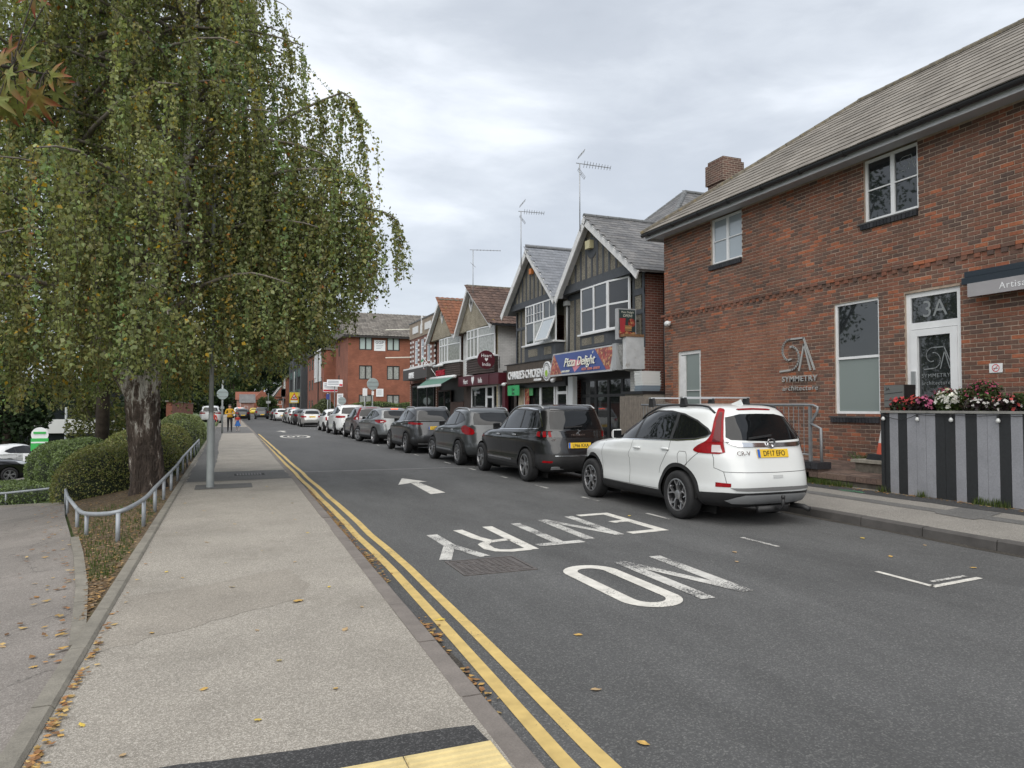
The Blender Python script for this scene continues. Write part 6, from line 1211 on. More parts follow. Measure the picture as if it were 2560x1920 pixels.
aerial('tall television aerial on the peak of the pizza shop gable', (11.1, 21.5, 7.6), (11.1, 21.5, 9.95), (1.0, -.35, -.14), 10); aerial('television aerial on the chicken shop gable', (11.1, 26.75, 7.3), (11.1, 26.75, 9.65), (.9, -.3, -.06), 9); aerial('long armed aerial on the Indian restaurant roof', (11.2, 33.2, 6.6), (11.2, 33.2, 9.4), (1.3, -.4, -.02), 8, 1)
# ---- bin store, picket screen and crates in front of the pizza shop
BS = thing('timber_screen_fence', 'weathered grey timber picket screen beside the pizza shop', 'fence', (10.6, 17, .2)); PKT = mat('weathered_wood', (.19, .165, .14), .9, noise=.25, nscale=8)
for i, y in enumerate(np.arange(14.9, 18.3, .095)):
    X_ = 10.75-.0*y; t = (y-14.9)/3.4; MB().box(X_, X_+.02, y, y+.075, .25, 1.62+.30*min(1, t*1.3)).build('picket', PKT, BS)
MB().box(10.77, 10.80, 14.9, 18.3, .5, .58).build('rail', PKT, BS); MB().box(10.77, 10.80, 14.9, 18.3, 1.4, 1.48).build('rail', PKT, BS)
for i, x in enumerate(np.arange(10.77, 11.5, .095)): MB().box(x, x+.075, 18.28, 18.30, .25, 1.92).build('picket', PKT, BS)
SD = thing('bin_store', 'low timber bin store with a dark felt lid behind the picket screen', 'shed', (11.3, 17.6, .2)); MB().box(10.9, 11.95, 17.25, 18.25, .22, 1.98).build('body', mat('store_wood', (.26, .235, .2), .9, noise=.2, nscale=6), SD); MB().box(10.84, 12.0, 17.2, 18.3, 1.98, 2.06).build('lid', BLACKF, SD)
CRW = mat('crate_white', (.68, .69, .68), .5); CRB = mat('crate_bluegrey', (.22, .27, .32), .5)
for k in range(7):
    z = 2.06+k*.082; m_ = CRB if k < 2 else CRW; nm = ['lowest', 'second lowest', 'third from the bottom', 'middle', 'third from the top', 'second from the top', 'topmost'][k]
    c = thing('crate', '%s plastic bakery crate, %s of the stack on the bin store lid' % ('grey' if k < 2 else 'white', nm), 'crate', (11.25, 17.7, z), group='bakery crates stacked on the bin store'); j = random.uniform(-.02, .02)
    b = MB(); x0, x1, y0, y1 = 10.93+j, 11.57+j, 17.38, 17.80
    b.box(x0+.02, x1-.02, y0+.02, y1-.02, z, z+.01)
    for q in ((x0+.015, x1-.015, y0+.015, y0+.03), (x0+.015, x1-.015, y1-.03, y1-.015), (x0+.015, x0+.03, y0+.03, y1-.03), (x1-.03, x1-.015, y0+.03, y1-.03)): b.box(*q, z+.01, z+.062)
    b.build('tray', m_, c); r_ = MB()
    for q in ((x0, x1, y0, y0+.03), (x0, x1, y1-.03, y1), (x0, x0+.03, y0+.03, y1-.03), (x1-.03, x1, y0+.03, y1-.03)): r_.box(*q, z+.060, z+.080)
    r_.build('rim', m_, c)
# ================================================================== buildings farther along the street
BG1 = brickmat('brick_orange_y', (.22, .075, .045), (.27, .095, .055), (.26, .13, .09), 'y'); BG1X = brickmat('brick_orange_x', (.20, .07, .045), (.25, .09, .055), (.25, .13, .09), 'x')
FT = randmat('far_roof_tile', [(0, (.13, .12, .11)), (.5, (.17, .155, .14)), (1, (.215, .20, .18))], noise=.2, nscale=8)
OB = thing('office_block', 'three storey red brick office block with brown framed windows', 'building', (10.3, 70, .1)); Yb = 67.0
def wall_y(parent, Y, x0, x1, z0, z1, holes, m, name='wall', th=.2):
    xs_ = sorted({x0, x1, *[h[0] for h in holes], *[h[1] for h in holes]}); zs = sorted({z0, z1, *[h[2] for h in holes], *[h[3] for h in holes]}); b = MB(); vid = {}
    def v(x, z):
        if (x, z) not in vid: vid[(x, z)] = len(b.v); b.v.append((x, Y, z))
        return vid[(x, z)]
    for i in range(len(xs_)-1):
        for j in range(len(zs)-1):
            a, e, p, q = xs_[i], xs_[i+1], zs[j], zs[j+1]
            if any(h[0] < (a+e)/2 < h[1] and h[2] < (p+q)/2 < h[3] for h in holes): continue
            b.f.append((v(a, p), v(e, p), v(e, q), v(a, q))); b.m.append(0); b.c.append(None)
    for a, e, p, q in holes:
        for (xa, za), (xb, zb) in (((a, p), (e, p)), ((e, p), (e, q)), ((e, q), (a, q)), ((a, q), (a, p))): b.add([(xa, Y, za), (xb, Y, zb), (xb, Y+th, zb), (xa, Y+th, za)], [(0, 1, 2, 3)])
    return b.build(name, m, parent)
hs = [(x, x+1.22, z, z+1.33) for x in (11.37, 14.0, 16.6, 19.2) for z in (1.45, 4.2, 6.98)]
wall_y(OB, Yb, 10.33, 22, .1, 8.3, hs, BG1); wall_x(OB, 10.33, Yb, 75.1, .1, 8.3, [], BG1X); MB().box(10.5, 21.8, 67.3, 75, .1, 8.2).build('core', DK, OB)
BRF = mat('brown_frame', (.02, .016, .015), .5); GLW = mat('far_glass_bright', (.42, .50, .47), .1, spec=.9)
for a, e, p, q in hs: window_y(OB, Yb+.05, a, e, p, q, [(a+e)/2], gm=(GLW if p > 6 else GLASSC), fm=BRF, fw=.09)
MB().prism([(9.9, 66.6, 8.25), (9.9, 75.5, 8.25), (9.9, 71.0, 11.0)], (13, 0, 0)).build('roof', FT, OB); MB().box(9.85, 22.5, 66.52, 66.62, 8.12, 8.30).build('gutter', BRF, OB)
rf2 = OB.children[-2]; tiles(rf2, 'roof_tile', (9.95, 66.55, 8.30), (1, 0, 0), (0, 4.45, 2.72), 12.6, 5.1, .33, .30, FT, lift=.05, thick=.04, roll=.04, maxobj=0)
for z, h in ((6.7, 1.1), (4.0, .8), (2.0, .6)): MB().box(10.29, 10.34, 72.3, 72.75, z, z+h).build('narrow_window', BRF, OB)
GS = thing('letter_board', 'white office name board between the top windows of the brick block', 'sign', (13.3, Yb, 7)); MB().box(12.76, 13.82, Yb-.05, Yb-.01, 6.93, 7.95).build('board', WS, GS); place_text('lettering', text_mesh('lettering', 'GGiP', .36, mat('ink_navy', (.02, .02, .06), .6), .003), (13.28, Yb-.052, 7.6), (1, 0, 0), (0, 0, 1), GS)
for i, z in enumerate((7.42, 7.28, 7.14)): MB().box(12.95, 13.62-.1*i, Yb-.054, Yb-.05, z, z+.035).build('text_line', mat('ink_grey', (.25, .27, .32), .6), GS)
WB = thing('notice_board', 'small white notice board low on the brick block above the hedge', 'sign', (13.3, Yb, 2.6)); MB().box(12.98, 13.66, Yb-.06, Yb-.01, 2.6, 3.34).build('board', WS, WB)
for i in range(5): MB().box(13.06, 13.5, Yb-.064, Yb-.06, 3.2-i*.11, 3.23-i*.11).build('text_line', mat('ink_grey', (.25, .27, .32), .6), WB)
for k, (y, z, x0, x1, h, rd) in enumerate(((66.2, 3.5, 8.35, 9.75, .62, 1), (66.9, 3.0, 8.1, 9.4, .9, 2), (66.5, 1.6, 9.3, 9.85, 1.25, 0))):
    s = thing('office_sign', ['white projecting office sign at the corner of the brick block', 'white and red estate board beside the brick block', 'upright white directory board low on the brick block corner'][k], 'sign', (x0, y, z)); MB().box(x0, x1, y, y+.08, z, z+h).build('board', WS, s); MB().box((x0+x1)/2-.04, (x0+x1)/2+.04, y+.09, y+.16, 0.1, z+h*.5).build('post', GAL, s)
    if rd: MB().box(x0+.02 if rd == 2 else x1-.3, x1-.02, y-.006, y-.001, z+.05, z+.22).build('red_panel', RED, s)
    for i in range(3): MB().box(x0+.1, x1-.35 if rd else x1-.1, y-.005, y-.001, z+h-.18-.14*i, z+h-.12-.14*i).build('text_line', mat('ink_grey', (.25, .27, .32), .6), s)
for z, x0 in ((8.1, 14.2), (5.3, 14.1)):   # flag poles on the parapet building
    MB().tube([(10.2, 49.3, 7.0 if z > 6 else 5.05), (11.7, 48.2, 7.0 if z > 6 else 5.05)], .04, 6).build('wall_pole', mat('pole_cream', (.6, .58, .5), .6), SH)
# brick and white rendered block
B2 = thing('gabled_block', 'orange brick block with white rendered upper bay beyond the office block', 'building', (9, 80, .1)); MB().box(9.25, 20, 76, 92, .1, 7.6).build('wall', BG1X, B2); MB().box(9.18, 9.3, 78.2, 84, 4.4, 7.9).build('white_bay', WR, B2); MB().box(9.25, 10.6, 75.92, 75.99, .1, 7.5).build('end_wall', BG1, B2); MB().box(9.1, 9.2, 80.0, 80.15, .5, 7.8).build('downpipe', BRF, B2)
for y in (77.5, 86, 89): 
    for z in (1.2, 3.6, 6.0): window_x(B2, 9.2, y, y+.9, z, z+1.2, [], {}, fm=BRF, gm=GLASSC)
window_x(B2, 9.1, 82.2, 83.6, 4.9, 7.2, [82.9], {}, gm=GLASSL)
MB().prism([(9.0, 75.8, 7.6), (20.2, 75.8, 7.6), (14.5, 75.8, 10.5)], (0, 16.4, 0)).build('roof', FT, B2)
# dark modern block
B3 = thing('modern_block', 'dark grey modern block with tall glazing and balconies', 'building', (8.7, 100, .1)); DG_ = mat('charcoal_cladding', (.045, .048, .052), .6); MB().box(9.2, 19, 94, 116, .1, 8.4).build('wall', DG_, B3)
for y in (94.5, 100.5, 106.5, 112.5): MB().box(8.7, 9.3, y, y+1.6, .1, 8.6).build('pier', DG_, B3)
for y in (96.3, 102.3, 108.3):
    for z in (.3, 3.1, 5.8):
        window_x(B3, 9.12, y, y+4.0, z, z+2.2, [y+1.33, y+2.66], {}, fm=BLACKF, gm=mat('teal_glass', (.05, .085, .08), .05, spec=1)); MB().box(8.75, 8.8, y, y+4.0, z-.1, z+.9).build('balcony', mat('teal_panel', (.16, .24, .23), .15, spec=.8), B3)
B4 = thing('porch_house', 'narrow red brick house with a pale upper panel past the modern block', 'building', (8.5, 122, .1)); MB().box(8.6, 18, 119, 128, .1, 6.4).build('wall', BG1X, B4); MB().prism([(8.3, 118.6, 6.4), (18.3, 118.6, 6.4), (13.2, 118.6, 9.4)], (0, 9.8, 0)).build('roof', FT, B4); MB().box(8.52, 8.6, 120, 123, 4.2, 6.4).build('render_panel', WR, B4); MB().box(7.6, 8.6, 119.5, 124, 2.7, 3.0).build('porch', BRF, B4); window_x(B4, 8.55, 124.5, 126, 1, 2.4, [], {}, gm=GLASS)
# houses closing the view
def house(label, x0, x1, y0, y1, ze, zp, gable, wm, rm, cat='house', barge=None, win=()):
    h = thing('distant_house', label, cat, ((x0+x1)/2, y0, 0), group='houses at the end of the street'); MB().box(x0, x1, y0, y1, 0, ze).build('wall', wm, h)
    if gable: MB().prism([(x0-.3, y0-.3, ze-.05), (x1+.3, y0-.3, ze-.05), ((x0+x1)/2, y0-.3, zp)], (0, y1-y0+.6, 0)).build('roof', rm, h); MB().prism([(x0+.15, y0-.33, ze), (x1-.15, y0-.33, ze), ((x0+x1)/2, y0-.33, zp-.35)], (0, .02, 0)).build('gable', wm, h)
    else: MB().prism([(x0-.4, y0-.4, ze-.05), (x0-.4, (y0+y1)/2, zp), (x0-.4, y1+.4, ze-.05)], (x1-x0+.8, 0, 0)).build('roof', rm, h)
    if barge:
        for a, b in (((x0-.4, ze-.1), ((x0+x1)/2, zp+.1)), ((x1+.4, ze-.1), ((x0+x1)/2, zp+.1))): MB().bar((a[0], y0-.36, a[1]), (b[0], y0-.36, b[1]), .1, .35, (0, 1, 0)).build('bargeboard', WOODW, h)
    for a in win: window_y(h, y0-.02, *a, gm=GLASS, fm=WHITE)
    return h
TERR = randmat('terracotta_roof', [(0, (.20, .075, .05)), (1, (.26, .10, .065))], noise=.2, nscale=6); GRYR = randmat('grey_far_roof', [(0, (.12, .12, .125)), (1, (.17, .165, .16))], noise=.2, nscale=6); PINKB = brickmat('brick_pink_y', (.32, .16, .13), (.36, .19, .15), (.3, .2, .17), 'y', 1.5)
house('wide brick house with a red tiled roof at the end of the street', 2.2, 9, 199, 206, 3.6, 5.7, False, PINKB, TERR, win=[(3, 4, 1.6, 2.8), (5, 6, 1.6, 2.8)]); house('orange brick gabled house behind the round tree at the end', 5.9, 9.8, 186, 196, 3.4, 5.8, True, BG1, TERR); house('brick house with white bargeboards on the right at the street end', 9.6, 12.6, 168, 178, 4.0, 6.4, True, BG1, GRYR, barge=True, win=[(10.4, 11.3, 2.2, 3.3)]); house('small pink brick house with a grey roof among the far trees', 2.9, 5.7, 179, 184, 2.7, 4.7, False, PINKB, GRYR, win=[(3.6, 4.4, 1.0, 1.9)])
# ================================================================== street furniture
POST = mat('post_grey', (.27, .29, .29), .5, metal=.1, noise=.1, nscale=6)
LP = thing('lamp_post', 'pale grey lamp post on the left pavement beside the birch', 'lamp post', (-.29, 14.49, .1)); MB().lathe([(.068, .1), (.068, 1.32), (.064, 1.36), (.045, 1.39), (.043, 1.5)], (-.29, 14.49, 0), 'z', 20).build('base', POST, LP, True, angle=40); MB().tube([(-.29, 14.49, 1.44), (-.29, 14.49, 6.0)], [.043, .036], 16).build('column', POST, LP, True); MB().tube([(-.29, 14.49, 5.95), (-.29, 14.49, 6.15), (-.15, 14.49, 6.2)], .035, 8).build('arm', POST, LP, True); MB().box(-.2, .3, 14.38, 14.6, 6.15, 6.25).build('lantern', POST, LP)
def pole_sign(label, x, y, h, disc=None, plates=(), kind='sign post', cat='sign', thick=.045, back=True):
    s = thing('road_sign', label, cat, (x, y, .1)); MB().tube([(x, y, .1), (x, y, h)], thick, 10).build('pole', POST, s, True)
    if disc: MB().lathe([(0, -.01), (disc[1], -.01), (disc[1]+.01, 0), (disc[1], .015), (0, .015)], (x, y-.06, disc[0]), 'y', 28).build('disc', mat('sign_back', (.36, .42, .42), .4, metal=.3), s); MB().box(x-disc[1]*.9, x+disc[1]*.9, y-.085, y-.072, disc[0]+.1, disc[0]+.14).build('fixing_bar', POST, s); MB().box(x-disc[1]*.9, x+disc[1]*.9, y-.085, y-.072, disc[0]-.16, disc[0]-.12).build('fixing_bar', POST, s)
    for (z0, z1, w, m_) in plates: MB().box(x-w/2, x+w/2, y-.075, y-.055, z0, z1).build('plate', m_, s)
    return s
pole_sign('round sign seen from behind on a pale pole by the pedestrians', -.29, 44.0, 3.15, (2.35, .3), [(1.5, 1.65, .2, POST)], thick=.05); pole_sign('round sign seen from behind in front of the brick office block', 8.4, 44.5, 3.3, (3.05, .36), [(2.35, 2.6, .14, WS)]); pole_sign('narrow parking plate on a post beyond the parked cars', 8.45, 47.5, 2.9, None, [(2.35, 2.85, .3, WS)]); pole_sign('small blue plate on a post beside the silver estate', 8.4, 66, 2.9, None, [(2.3, 2.8, .3, mat('plate_navy', (.03, .05, .2), .5))]); pole_sign('no entry sign edge on by the white parked cars', 8.35, 57, 2.4, (2.1, .3), [])
SC_ = thing('school_warning_sign', 'yellow backed triangular warning sign on a post along the right side', 'sign', (8.3, 100, .1)); MB().tube([(8.3, 100, .1), (8.3, 100, 6.4)], .07, 8).build('pole', POST, SC_, True); MB().box(7.7, 8.9, 99.88, 99.93, 2.15, 3.6).build('backing', mat('sign_yellow', (.72, .52, .03), .5), SC_); MB().prism([(7.78, 99.87, 2.6), (8.82, 99.87, 2.6), (8.3, 99.87, 3.5)], (0, .008, 0)).build('triangle', RED, SC_); MB().prism([(7.98, 99.865, 2.72), (8.62, 99.865, 2.72), (8.3, 99.865, 3.28)], (0, .004, 0)).build('panel', WS, SC_); MB().box(8.12, 8.24, 99.86, 99.863, 2.76, 3.0).build('figure', BLACKF, SC_); MB().box(8.32, 8.46, 99.86, 99.863, 2.76, 3.06).build('figure', BLACKF, SC_); MB().box(7.85, 8.75, 99.86, 99.875, 2.25, 2.5).build('text_plate', WS, SC_)
pole_sign('white rectangular direction sign on a post at the far bend', 6.9, 138, 4.2, None, [(2.3, 2.75, .8, WS)], thick=.07); pole_sign('black framed white hanging sign by the far porch house', 8.0, 116, 4.8, None, [(3.2, 4.5, .7, BLACKF), (3.35, 4.35, .55, WS)], thick=.05)
# knee rail of grey tube round the verge
RAIL = thing('knee_rail', 'low grey tubular rail curving round the birch verge', 'rail', (-1, 10, 0)); RM = mat('rail_grey', (.27, .29, .31), .5, metal=.2, noise=.15, nscale=10, dirt=((.16, .13, .1), 14, .62, .6))
posts = [(-1.9, 11.31, .27), (-1.62, 10.25, .29), (-1.15, 9.25, .36), (-.98, 10.2, .37), (-.97, 11.6, .37), (-.96, 13.0, .37), (-.95, 14.5, .37), (-.95, 16.3, .37), (-.95, 18.1, .40), (-.95, 20, .40), (-.95, 22, .4), (-.95, 24, .4), (-.95, 26, .4), (-.95, 28, .4)]
for x, y, h in posts: z = zt(x, y); MB().tube([(x, y, z-.05), (x, y, z+h)], .024, 10).build('post', RM, RAIL, True)
tp_ = [(x, y, zt(x, y)+h+.012) for x, y, h in posts]
def sm3(P, n=4):
    o = []; A = np.array(P)
    for i in range(len(A)-1):
        for k in range(n): o.append(tuple(crom(A, np.array([i+k/n]))[0]))
    return o+[tuple(A[-1])]
MB().tube(sm3(tp_), .027, 10).build('top_rail', RM, RAIL, True)
pb = [(-1.9, 11.31, .28), (-2.5, 14.0, .30), (-3.0, 16.6, .30), (-3.25, 18.3, .30), (-3.45, 18.85, .28), (-4.65, 19.3, .28), (-7, 21.4, .3)]
MB().tube([(x, y, zt(x, y)+h) for x, y, h in pb], .027, 10).build('top_rail', RM, RAIL, True)
for x, y, h in pb[1:]: z = zt(x, y); MB().tube([(x, y, z-.05), (x, y, z+h)], .022, 8).build('post', RM, RAIL, True)
# ================================================================== planter, cone, post box
PLN = thing('slatted_planter', 'tall planter fence of grey and black painted boards along the pavement', 'planter', (10.06, 7, .2)); GB = mat('board_grey', (.24, .245, .265), .75, noise=.10, nscale=3, noise2=.12, n2scale=45, dirt=((.13, .13, .14), 9, .62, .4)); BB = mat('board_black', (.018, .02, .022), .65, noise=.2, nscale=20)
edges = [8.60, 8.51, 8.35, 8.19, 8.02, 7.86, 7.70, 7.54, 7.38, 7.22, 7.05, 6.90, 6.73, 6.57, 6.41]+[6.41-.16*i for i in range(1, 16)]; colr = 'kgkgggkkgkggkgkggkkgkgkggkkgkg'
MB().box(10.04, 10.10, 8.605, 8.66, .19, 1.52).build('corner_post', BB, PLN)
for i in range(len(edges)-1): MB().box(10.058+random.uniform(0, .006), 10.09, edges[i+1]+.002, edges[i]-.002, .20+random.uniform(0, .015), 1.505).build('board', GB if colr[i % 30] == 'g' else BB, PLN)
MB().box(10.035, 10.14, 4.0, 8.67, 1.508, 1.545).build('cap_rail', mat('cap_wood', (.22, .215, .20), .85, noise=.2, nscale=8), PLN); MB().box(10.09, 10.60, 8.60, 8.64, .25, 1.50).build('end_panel', BB, PLN); MB().box(10.10, 10.58, 4.0, 8.60, 1.2, 1.47).build('soil', SOIL, PLN); MB().box(10.58, 10.61, 4.0, 8.64, .4, 1.52).build('back_panel', BB, PLN)
FLW = leaf_mat('planter_leaf', .25)
def tuft_cloud(n, bx, col, size, shape='leaf', jitter=.3):
    """n small faces scattered in a list of blobs (x,y,z,rx,ry,rz)"""
    V = []; F = []; Cc = []
    B = np.array(bx); w = np.prod(B[:, 3:], axis=1); w /= w.sum()
    for b, k in zip(B, rng.multinomial(n, w)):
        p = rng.normal(size=(k, 3)); p /= np.linalg.norm(p, axis=1, keepdims=True); p *= rng.random((k, 1))**.45; c = b[:3]+p*b[3:]
        a = rng.normal(size=(k, 3)); a /= np.linalg.norm(a, axis=1, keepdims=True); t = rng.normal(size=(k, 3)); t = np.cross(a, t); t /= np.linalg.norm(t, axis=1, keepdims=True); s = size*(1+jitter*rng.normal(size=(k, 1))).clip(.4, 2)
        base = len(V)*0
        q = np.stack([c-a*s, c+t*s*.55, c+a*s, c-t*s*.55], 1).reshape(-1, 3); o = sum(len(v) for v in V); V.append(q); F.append(np.arange(k*4).reshape(-1, 4)+o); cc = np.array(col)[rng.integers(0, len(col), k)]*(1+.25*rng.normal(size=(k, 1))).clip(.5, 1.7); Cc.append(cc)
    return np.concatenate(V), np.concatenate(F), np.concatenate(Cc)
def plant(name, label, cat, loc, leaf, flowers, group=None, fm=None):
    t = thing(name, label, cat, loc, group=group)
    if leaf: V, F, Cc = tuft_cloud(*leaf); link('foliage', np_mesh('foliage', V, F, fm or FLW, Cc), t, True)['kind'] = 'stuff'
    if flowers:
        n, bx, col, sz = flowers; B = np.array(bx); V = []; F = []; Cc = []
        for i in range(n):
            b = B[rng.integers(len(B))]; d = rng.normal(size=3); d /= np.linalg.norm(d); d[0] = -abs(d[0]); d[2] = abs(d[2]) if rng.random() < .7 else d[2]; c = b[:3]+d*b[3:]*rng.uniform(.6, 1.12); a = np.cross(d, (0, 0, 1)); a /= np.linalg.norm(a); e = np.cross(d, a); cl = (np.array(col[rng.integers(len(col))])*.82+.03)*rng.uniform(.6, 1.15)
            for k in range(5): th = 2*PI*k/5+rng.random(); u = a*math.cos(th)+e*math.sin(th); w_ = -a*math.sin(th)+e*math.cos(th); s = sz*.8*rng.uniform(.7, 1.25); o = len(V); V += [c, c+u*s*.7+w_*s*.45+d*s*.25, c+u*s+d*s*.3, c+u*s*.7-w_*s*.45+d*s*.25]; F.append((o, o+1, o+2, o+3)); Cc.append(cl)
        link('flowers', np_mesh('flowers', np.array(V), np.array(F), leaf_mat('petal', .3, .6), np.array(Cc)), t, True)['kind'] = 'stuff'
    return t
GRN = [(.045, .075, .02), (.06, .09, .025), (.03, .05, .018)]; DRK = [(.02, .012, .014), (.03, .016, .018), (.025, .03, .012)]
plant('begonia', 'red flowering begonias with dark leaves at the left end of the planter', 'plant', (10.3, 8.4, 1.5), (2600, [(10.28, 8.42, 1.62, .2, .22, .14), (10.26, 8.1, 1.62, .2, .2, .14)], DRK+GRN[:1], .03), (46, [(10.26, 8.42, 1.64, .2, .24, .15), (10.25, 8.15, 1.64, .18, .12, .15)], [(.62, .04, .05), (.7, .07, .06)], .038))
plant('begonia', 'pink flowering begonia clump left of the white flowers', 'plant', (10.3, 8.0, 1.5), (1200, [(10.24, 7.98, 1.62, .17, .15, .14)], DRK, .03), (34, [(10.23, 7.98, 1.64, .17, .16, .15)], [(.62, .12, .28), (.7, .2, .35)], .038))
plant('white_flowers', 'cushion of large white flowers in the middle of the planter', 'plant', (10.3, 7.6, 1.5), (1900, [(10.27, 7.62, 1.65, .2, .2, .17)], GRN, .03), (52, [(10.24, 7.60, 1.68, .19, .19, .18)], [(.82, .82, .78)], .048))
plant('fuchsia', 'tall arching fuchsia with small pink hanging flowers', 'plant', (10.35, 7.25, 1.5), (3800, [(10.35, 7.3, 1.72, .2, .5, .17), (10.38, 7.15, 1.85, .15, .25, .14), (10.38, 7.75, 1.80, .14, .18, .1)], GRN+[(.09, .06, .03)], .024), (190, [(10.32, 7.25, 1.72, .22, .52, .2), (10.36, 7.15, 1.87, .15, .26, .14), (10.36, 7.75, 1.8, .14, .2, .12)], [(.42, .03, .12), (.5, .06, .18), (.35, .02, .06)], .018))
plant('begonia', 'white flowering begonia with bronze leaves under the fuchsia', 'plant', (10.2, 7.15, 1.5), (1500, [(10.22, 7.12, 1.60, .16, .22, .13)], DRK, .034), (26, [(10.2, 7.12, 1.61, .16, .22, .13)], [(.75, .73, .7)], .03))
plant('begonia', 'red and white begonias near the right edge of the planter', 'plant', (10.2, 6.75, 1.5), (1300, [(10.24, 6.72, 1.60, .16, .2, .13)], DRK, .032), (24, [(10.21, 6.72, 1.62, .17, .2, .14)], [(.6, .05, .05), (.62, .05, .06), (.75, .72, .7)], .034))
plant('box_hedge_plant', 'dark green clipped box plant growing at the right of the planter', 'plant', (10.35, 6.5, 1.5), (9000, [(10.38, 6.35, 1.66, .2, .6, .17), (10.4, 5.4, 1.66, .2, .7, .17), (10.38, 7.9, 1.64, .15, .3, .12)], [(.03, .055, .015), (.045, .075, .02)], .018), None)
plant('begonia', 'red begonias at the frame edge in the planter', 'plant', (10.2, 6.2, 1.5), (900, [(10.2, 6.25, 1.6, .15, .18, .12)], DRK, .03), (18, [(10.18, 6.25, 1.62, .15, .18, .13)], [(.6, .05, .05)], .034))
plant('weeds', 'tufts of grass and weeds along the foot of the planter', 'plant', (10.0, 7, .2), None, None); wd = []
def blades(name, n, region, h, col, parent=None, group=None, lean=.35):
    V = []; F = []; Cc = []
    for i in range(n):
        x, y, z = region(); hh = h*rng.uniform(.4, 1.2); a = rng.uniform(0, 2*PI); w_ = .004+.003*rng.random(); dx, dy = math.cos(a), math.sin(a); ln = lean*hh*rng.random(); o = len(V); V += [(x-dy*w_, y+dx*w_, z), (x+dy*w_, y-dx*w_, z), (x+dx*ln*.5+dy*w_*.7, y+dy*ln*.5-dx*w_*.7, z+hh*.6), (x+dx*ln, y+dy*ln, z+hh)]; F.append((o, o+1, o+2, o+3)); Cc.append(np.array(col[rng.integers(len(col))])*rng.uniform(.7, 1.3))
    o = link(name, np_mesh(name, np.array(V), np.array(F), leaf_mat('grass_blade', .3), np.array(Cc)), parent, True); o['kind'] = 'stuff'; return o
GC = [(.07, .10, .025), (.10, .13, .04), (.05, .08, .02)]
cl = [rng.uniform(4.5, 8.7) for _ in range(16)]
blades('weed_blades', 900, lambda: (10.03-abs(rng.normal(0, .03)), cl[rng.integers(16)]+rng.normal(0, .06), .2), .12, GC, bpy.data.objects['weeds'])
tw = thing('weeds', 'grass tufts and fallen leaves below the brick terrace step', 'plant', (10.05, 9.5, .2)); cl2 = [rng.uniform(8.75, 10.6) for _ in range(9)]
blades('weed_blades', 1100, lambda: (10.08-abs(rng.normal(0, .06)), cl2[rng.integers(9)]+rng.normal(0, .09), .2), .11, GC, tw)
spk = thing('spiky_plant', 'small spiky green plant against the brick wall by the cones', 'plant', (11.35, 10.25, .5)); blades('leaves', 70, lambda: (11.33+rng.normal(0, .03), 10.22+rng.normal(0, .04), .5), .22, [(.06, .09, .03), (.08, .11, .04)], spk, lean=1.6)
SB = thing('string_lights', 'string of clear bulbs hung along the planter cap rail', 'string lights', (10.03, 7, 1.4)); pts = []
for a, b in ((8.62, 7.98), (7.98, 7.42), (7.42, 6.72), (6.72, 6.0), (6.0, 5.3)):
    for t in np.linspace(0, 1, 7)[:-1]: pts.append((10.03, a+(b-a)*t, 1.49-(.35 if a > 8.5 else .08)*t*(1-t)))
MB().tube(pts, .005, 5).build('cable', BLACKF, SB)
for y in (8.60, 7.98, 7.42, 6.72, 6.0): bl = MB().lathe([(.012, 0), (.014, -.03), (.03, -.06), (.028, -.085), (0, -.1)], (10.025, y, 1.475), 'z', 10).build('bulb', mat('bulb_glass', (.55, .56, .55), .08, spec=.9), SB, True); MB().lathe([(.017, .015), (.017, -.03), (0, -.03)], (10.025, y, 1.475), 'z', 8).build('bulb_holder', BLACKF, SB)
ORG = mat('cone_orange', (.62, .11, .06), .6, noise=.12, nscale=10); RUB = mat('cone_rubber', (.025, .028, .032), .8)
CN = thing('traffic_cone', 'stack of worn orange and white traffic cones behind the planter', 'cone', (10.97, 9.35, .66)); z0 = .76
def fr(t): return .165-.135*t
for a, b, m_ in ((0, .27, ORG), (.27, .62, mat('cone_white', (.68, .68, .66), .6)), (.62, 1.0, ORG)): MB().lathe([(fr(a), z0+.74*a), (fr(b), z0+.74*b)]+([(0, z0+.745)] if b == 1 else []), (10.97, 9.35, 0), 'z', 24).build('sleeve', m_, CN, True)
for i in range(3): q = .235-.01*i; MB().box(10.97-q, 10.97+q, 9.35-q, 9.35+q, .66+.034*i, .69+.034*i).build('base', RUB, CN)
MBX = thing('post_box', 'grey steel letter box cabinet numbered 3A in front of the office window', 'letter box', (10.75, 9.0, 1.5)); sm_ = mat('box_steel', (.20, .205, .20), .45, metal=.5)
MB().box(10.64, 10.66, 8.72, 9.10, 1.60, 1.98).build('front', sm_, MBX); MB().box(10.66, 10.92, 8.71, 9.11, 1.59, 1.985).build('case', BLACKF, MBX); MB().box(10.72, 10.86, 8.8, 9.0, .5, 1.6).build('stand', BLACKF, MBX); sign_text(MBX, '3A', 10.638, 9.03, 1.89, .075, BLACKF, 'number', depth=.001)
for i in range(2): MB().bar((10.638, 8.73, 1.83-.12*i+.03), (10.638, 9.09, 1.83-.12*i), .004, .008).build('slot', BLACKF, MBX)
WP = thing('wall_tap', 'thin brass garden tap on the brick wall near the cones', 'tap', (11.5, 9.9, 1.0)); MB().tube([(11.54, 9.9, 1.02), (11.46, 9.9, 1.02), (11.44, 9.9, .97)], .014, 6).build('spout', mat('brass', (.3, .22, .1), .4, metal=.8), WP); MB().box(11.47, 11.49, 9.87, 9.93, 1.04, 1.06).build('handle', RED, WP)
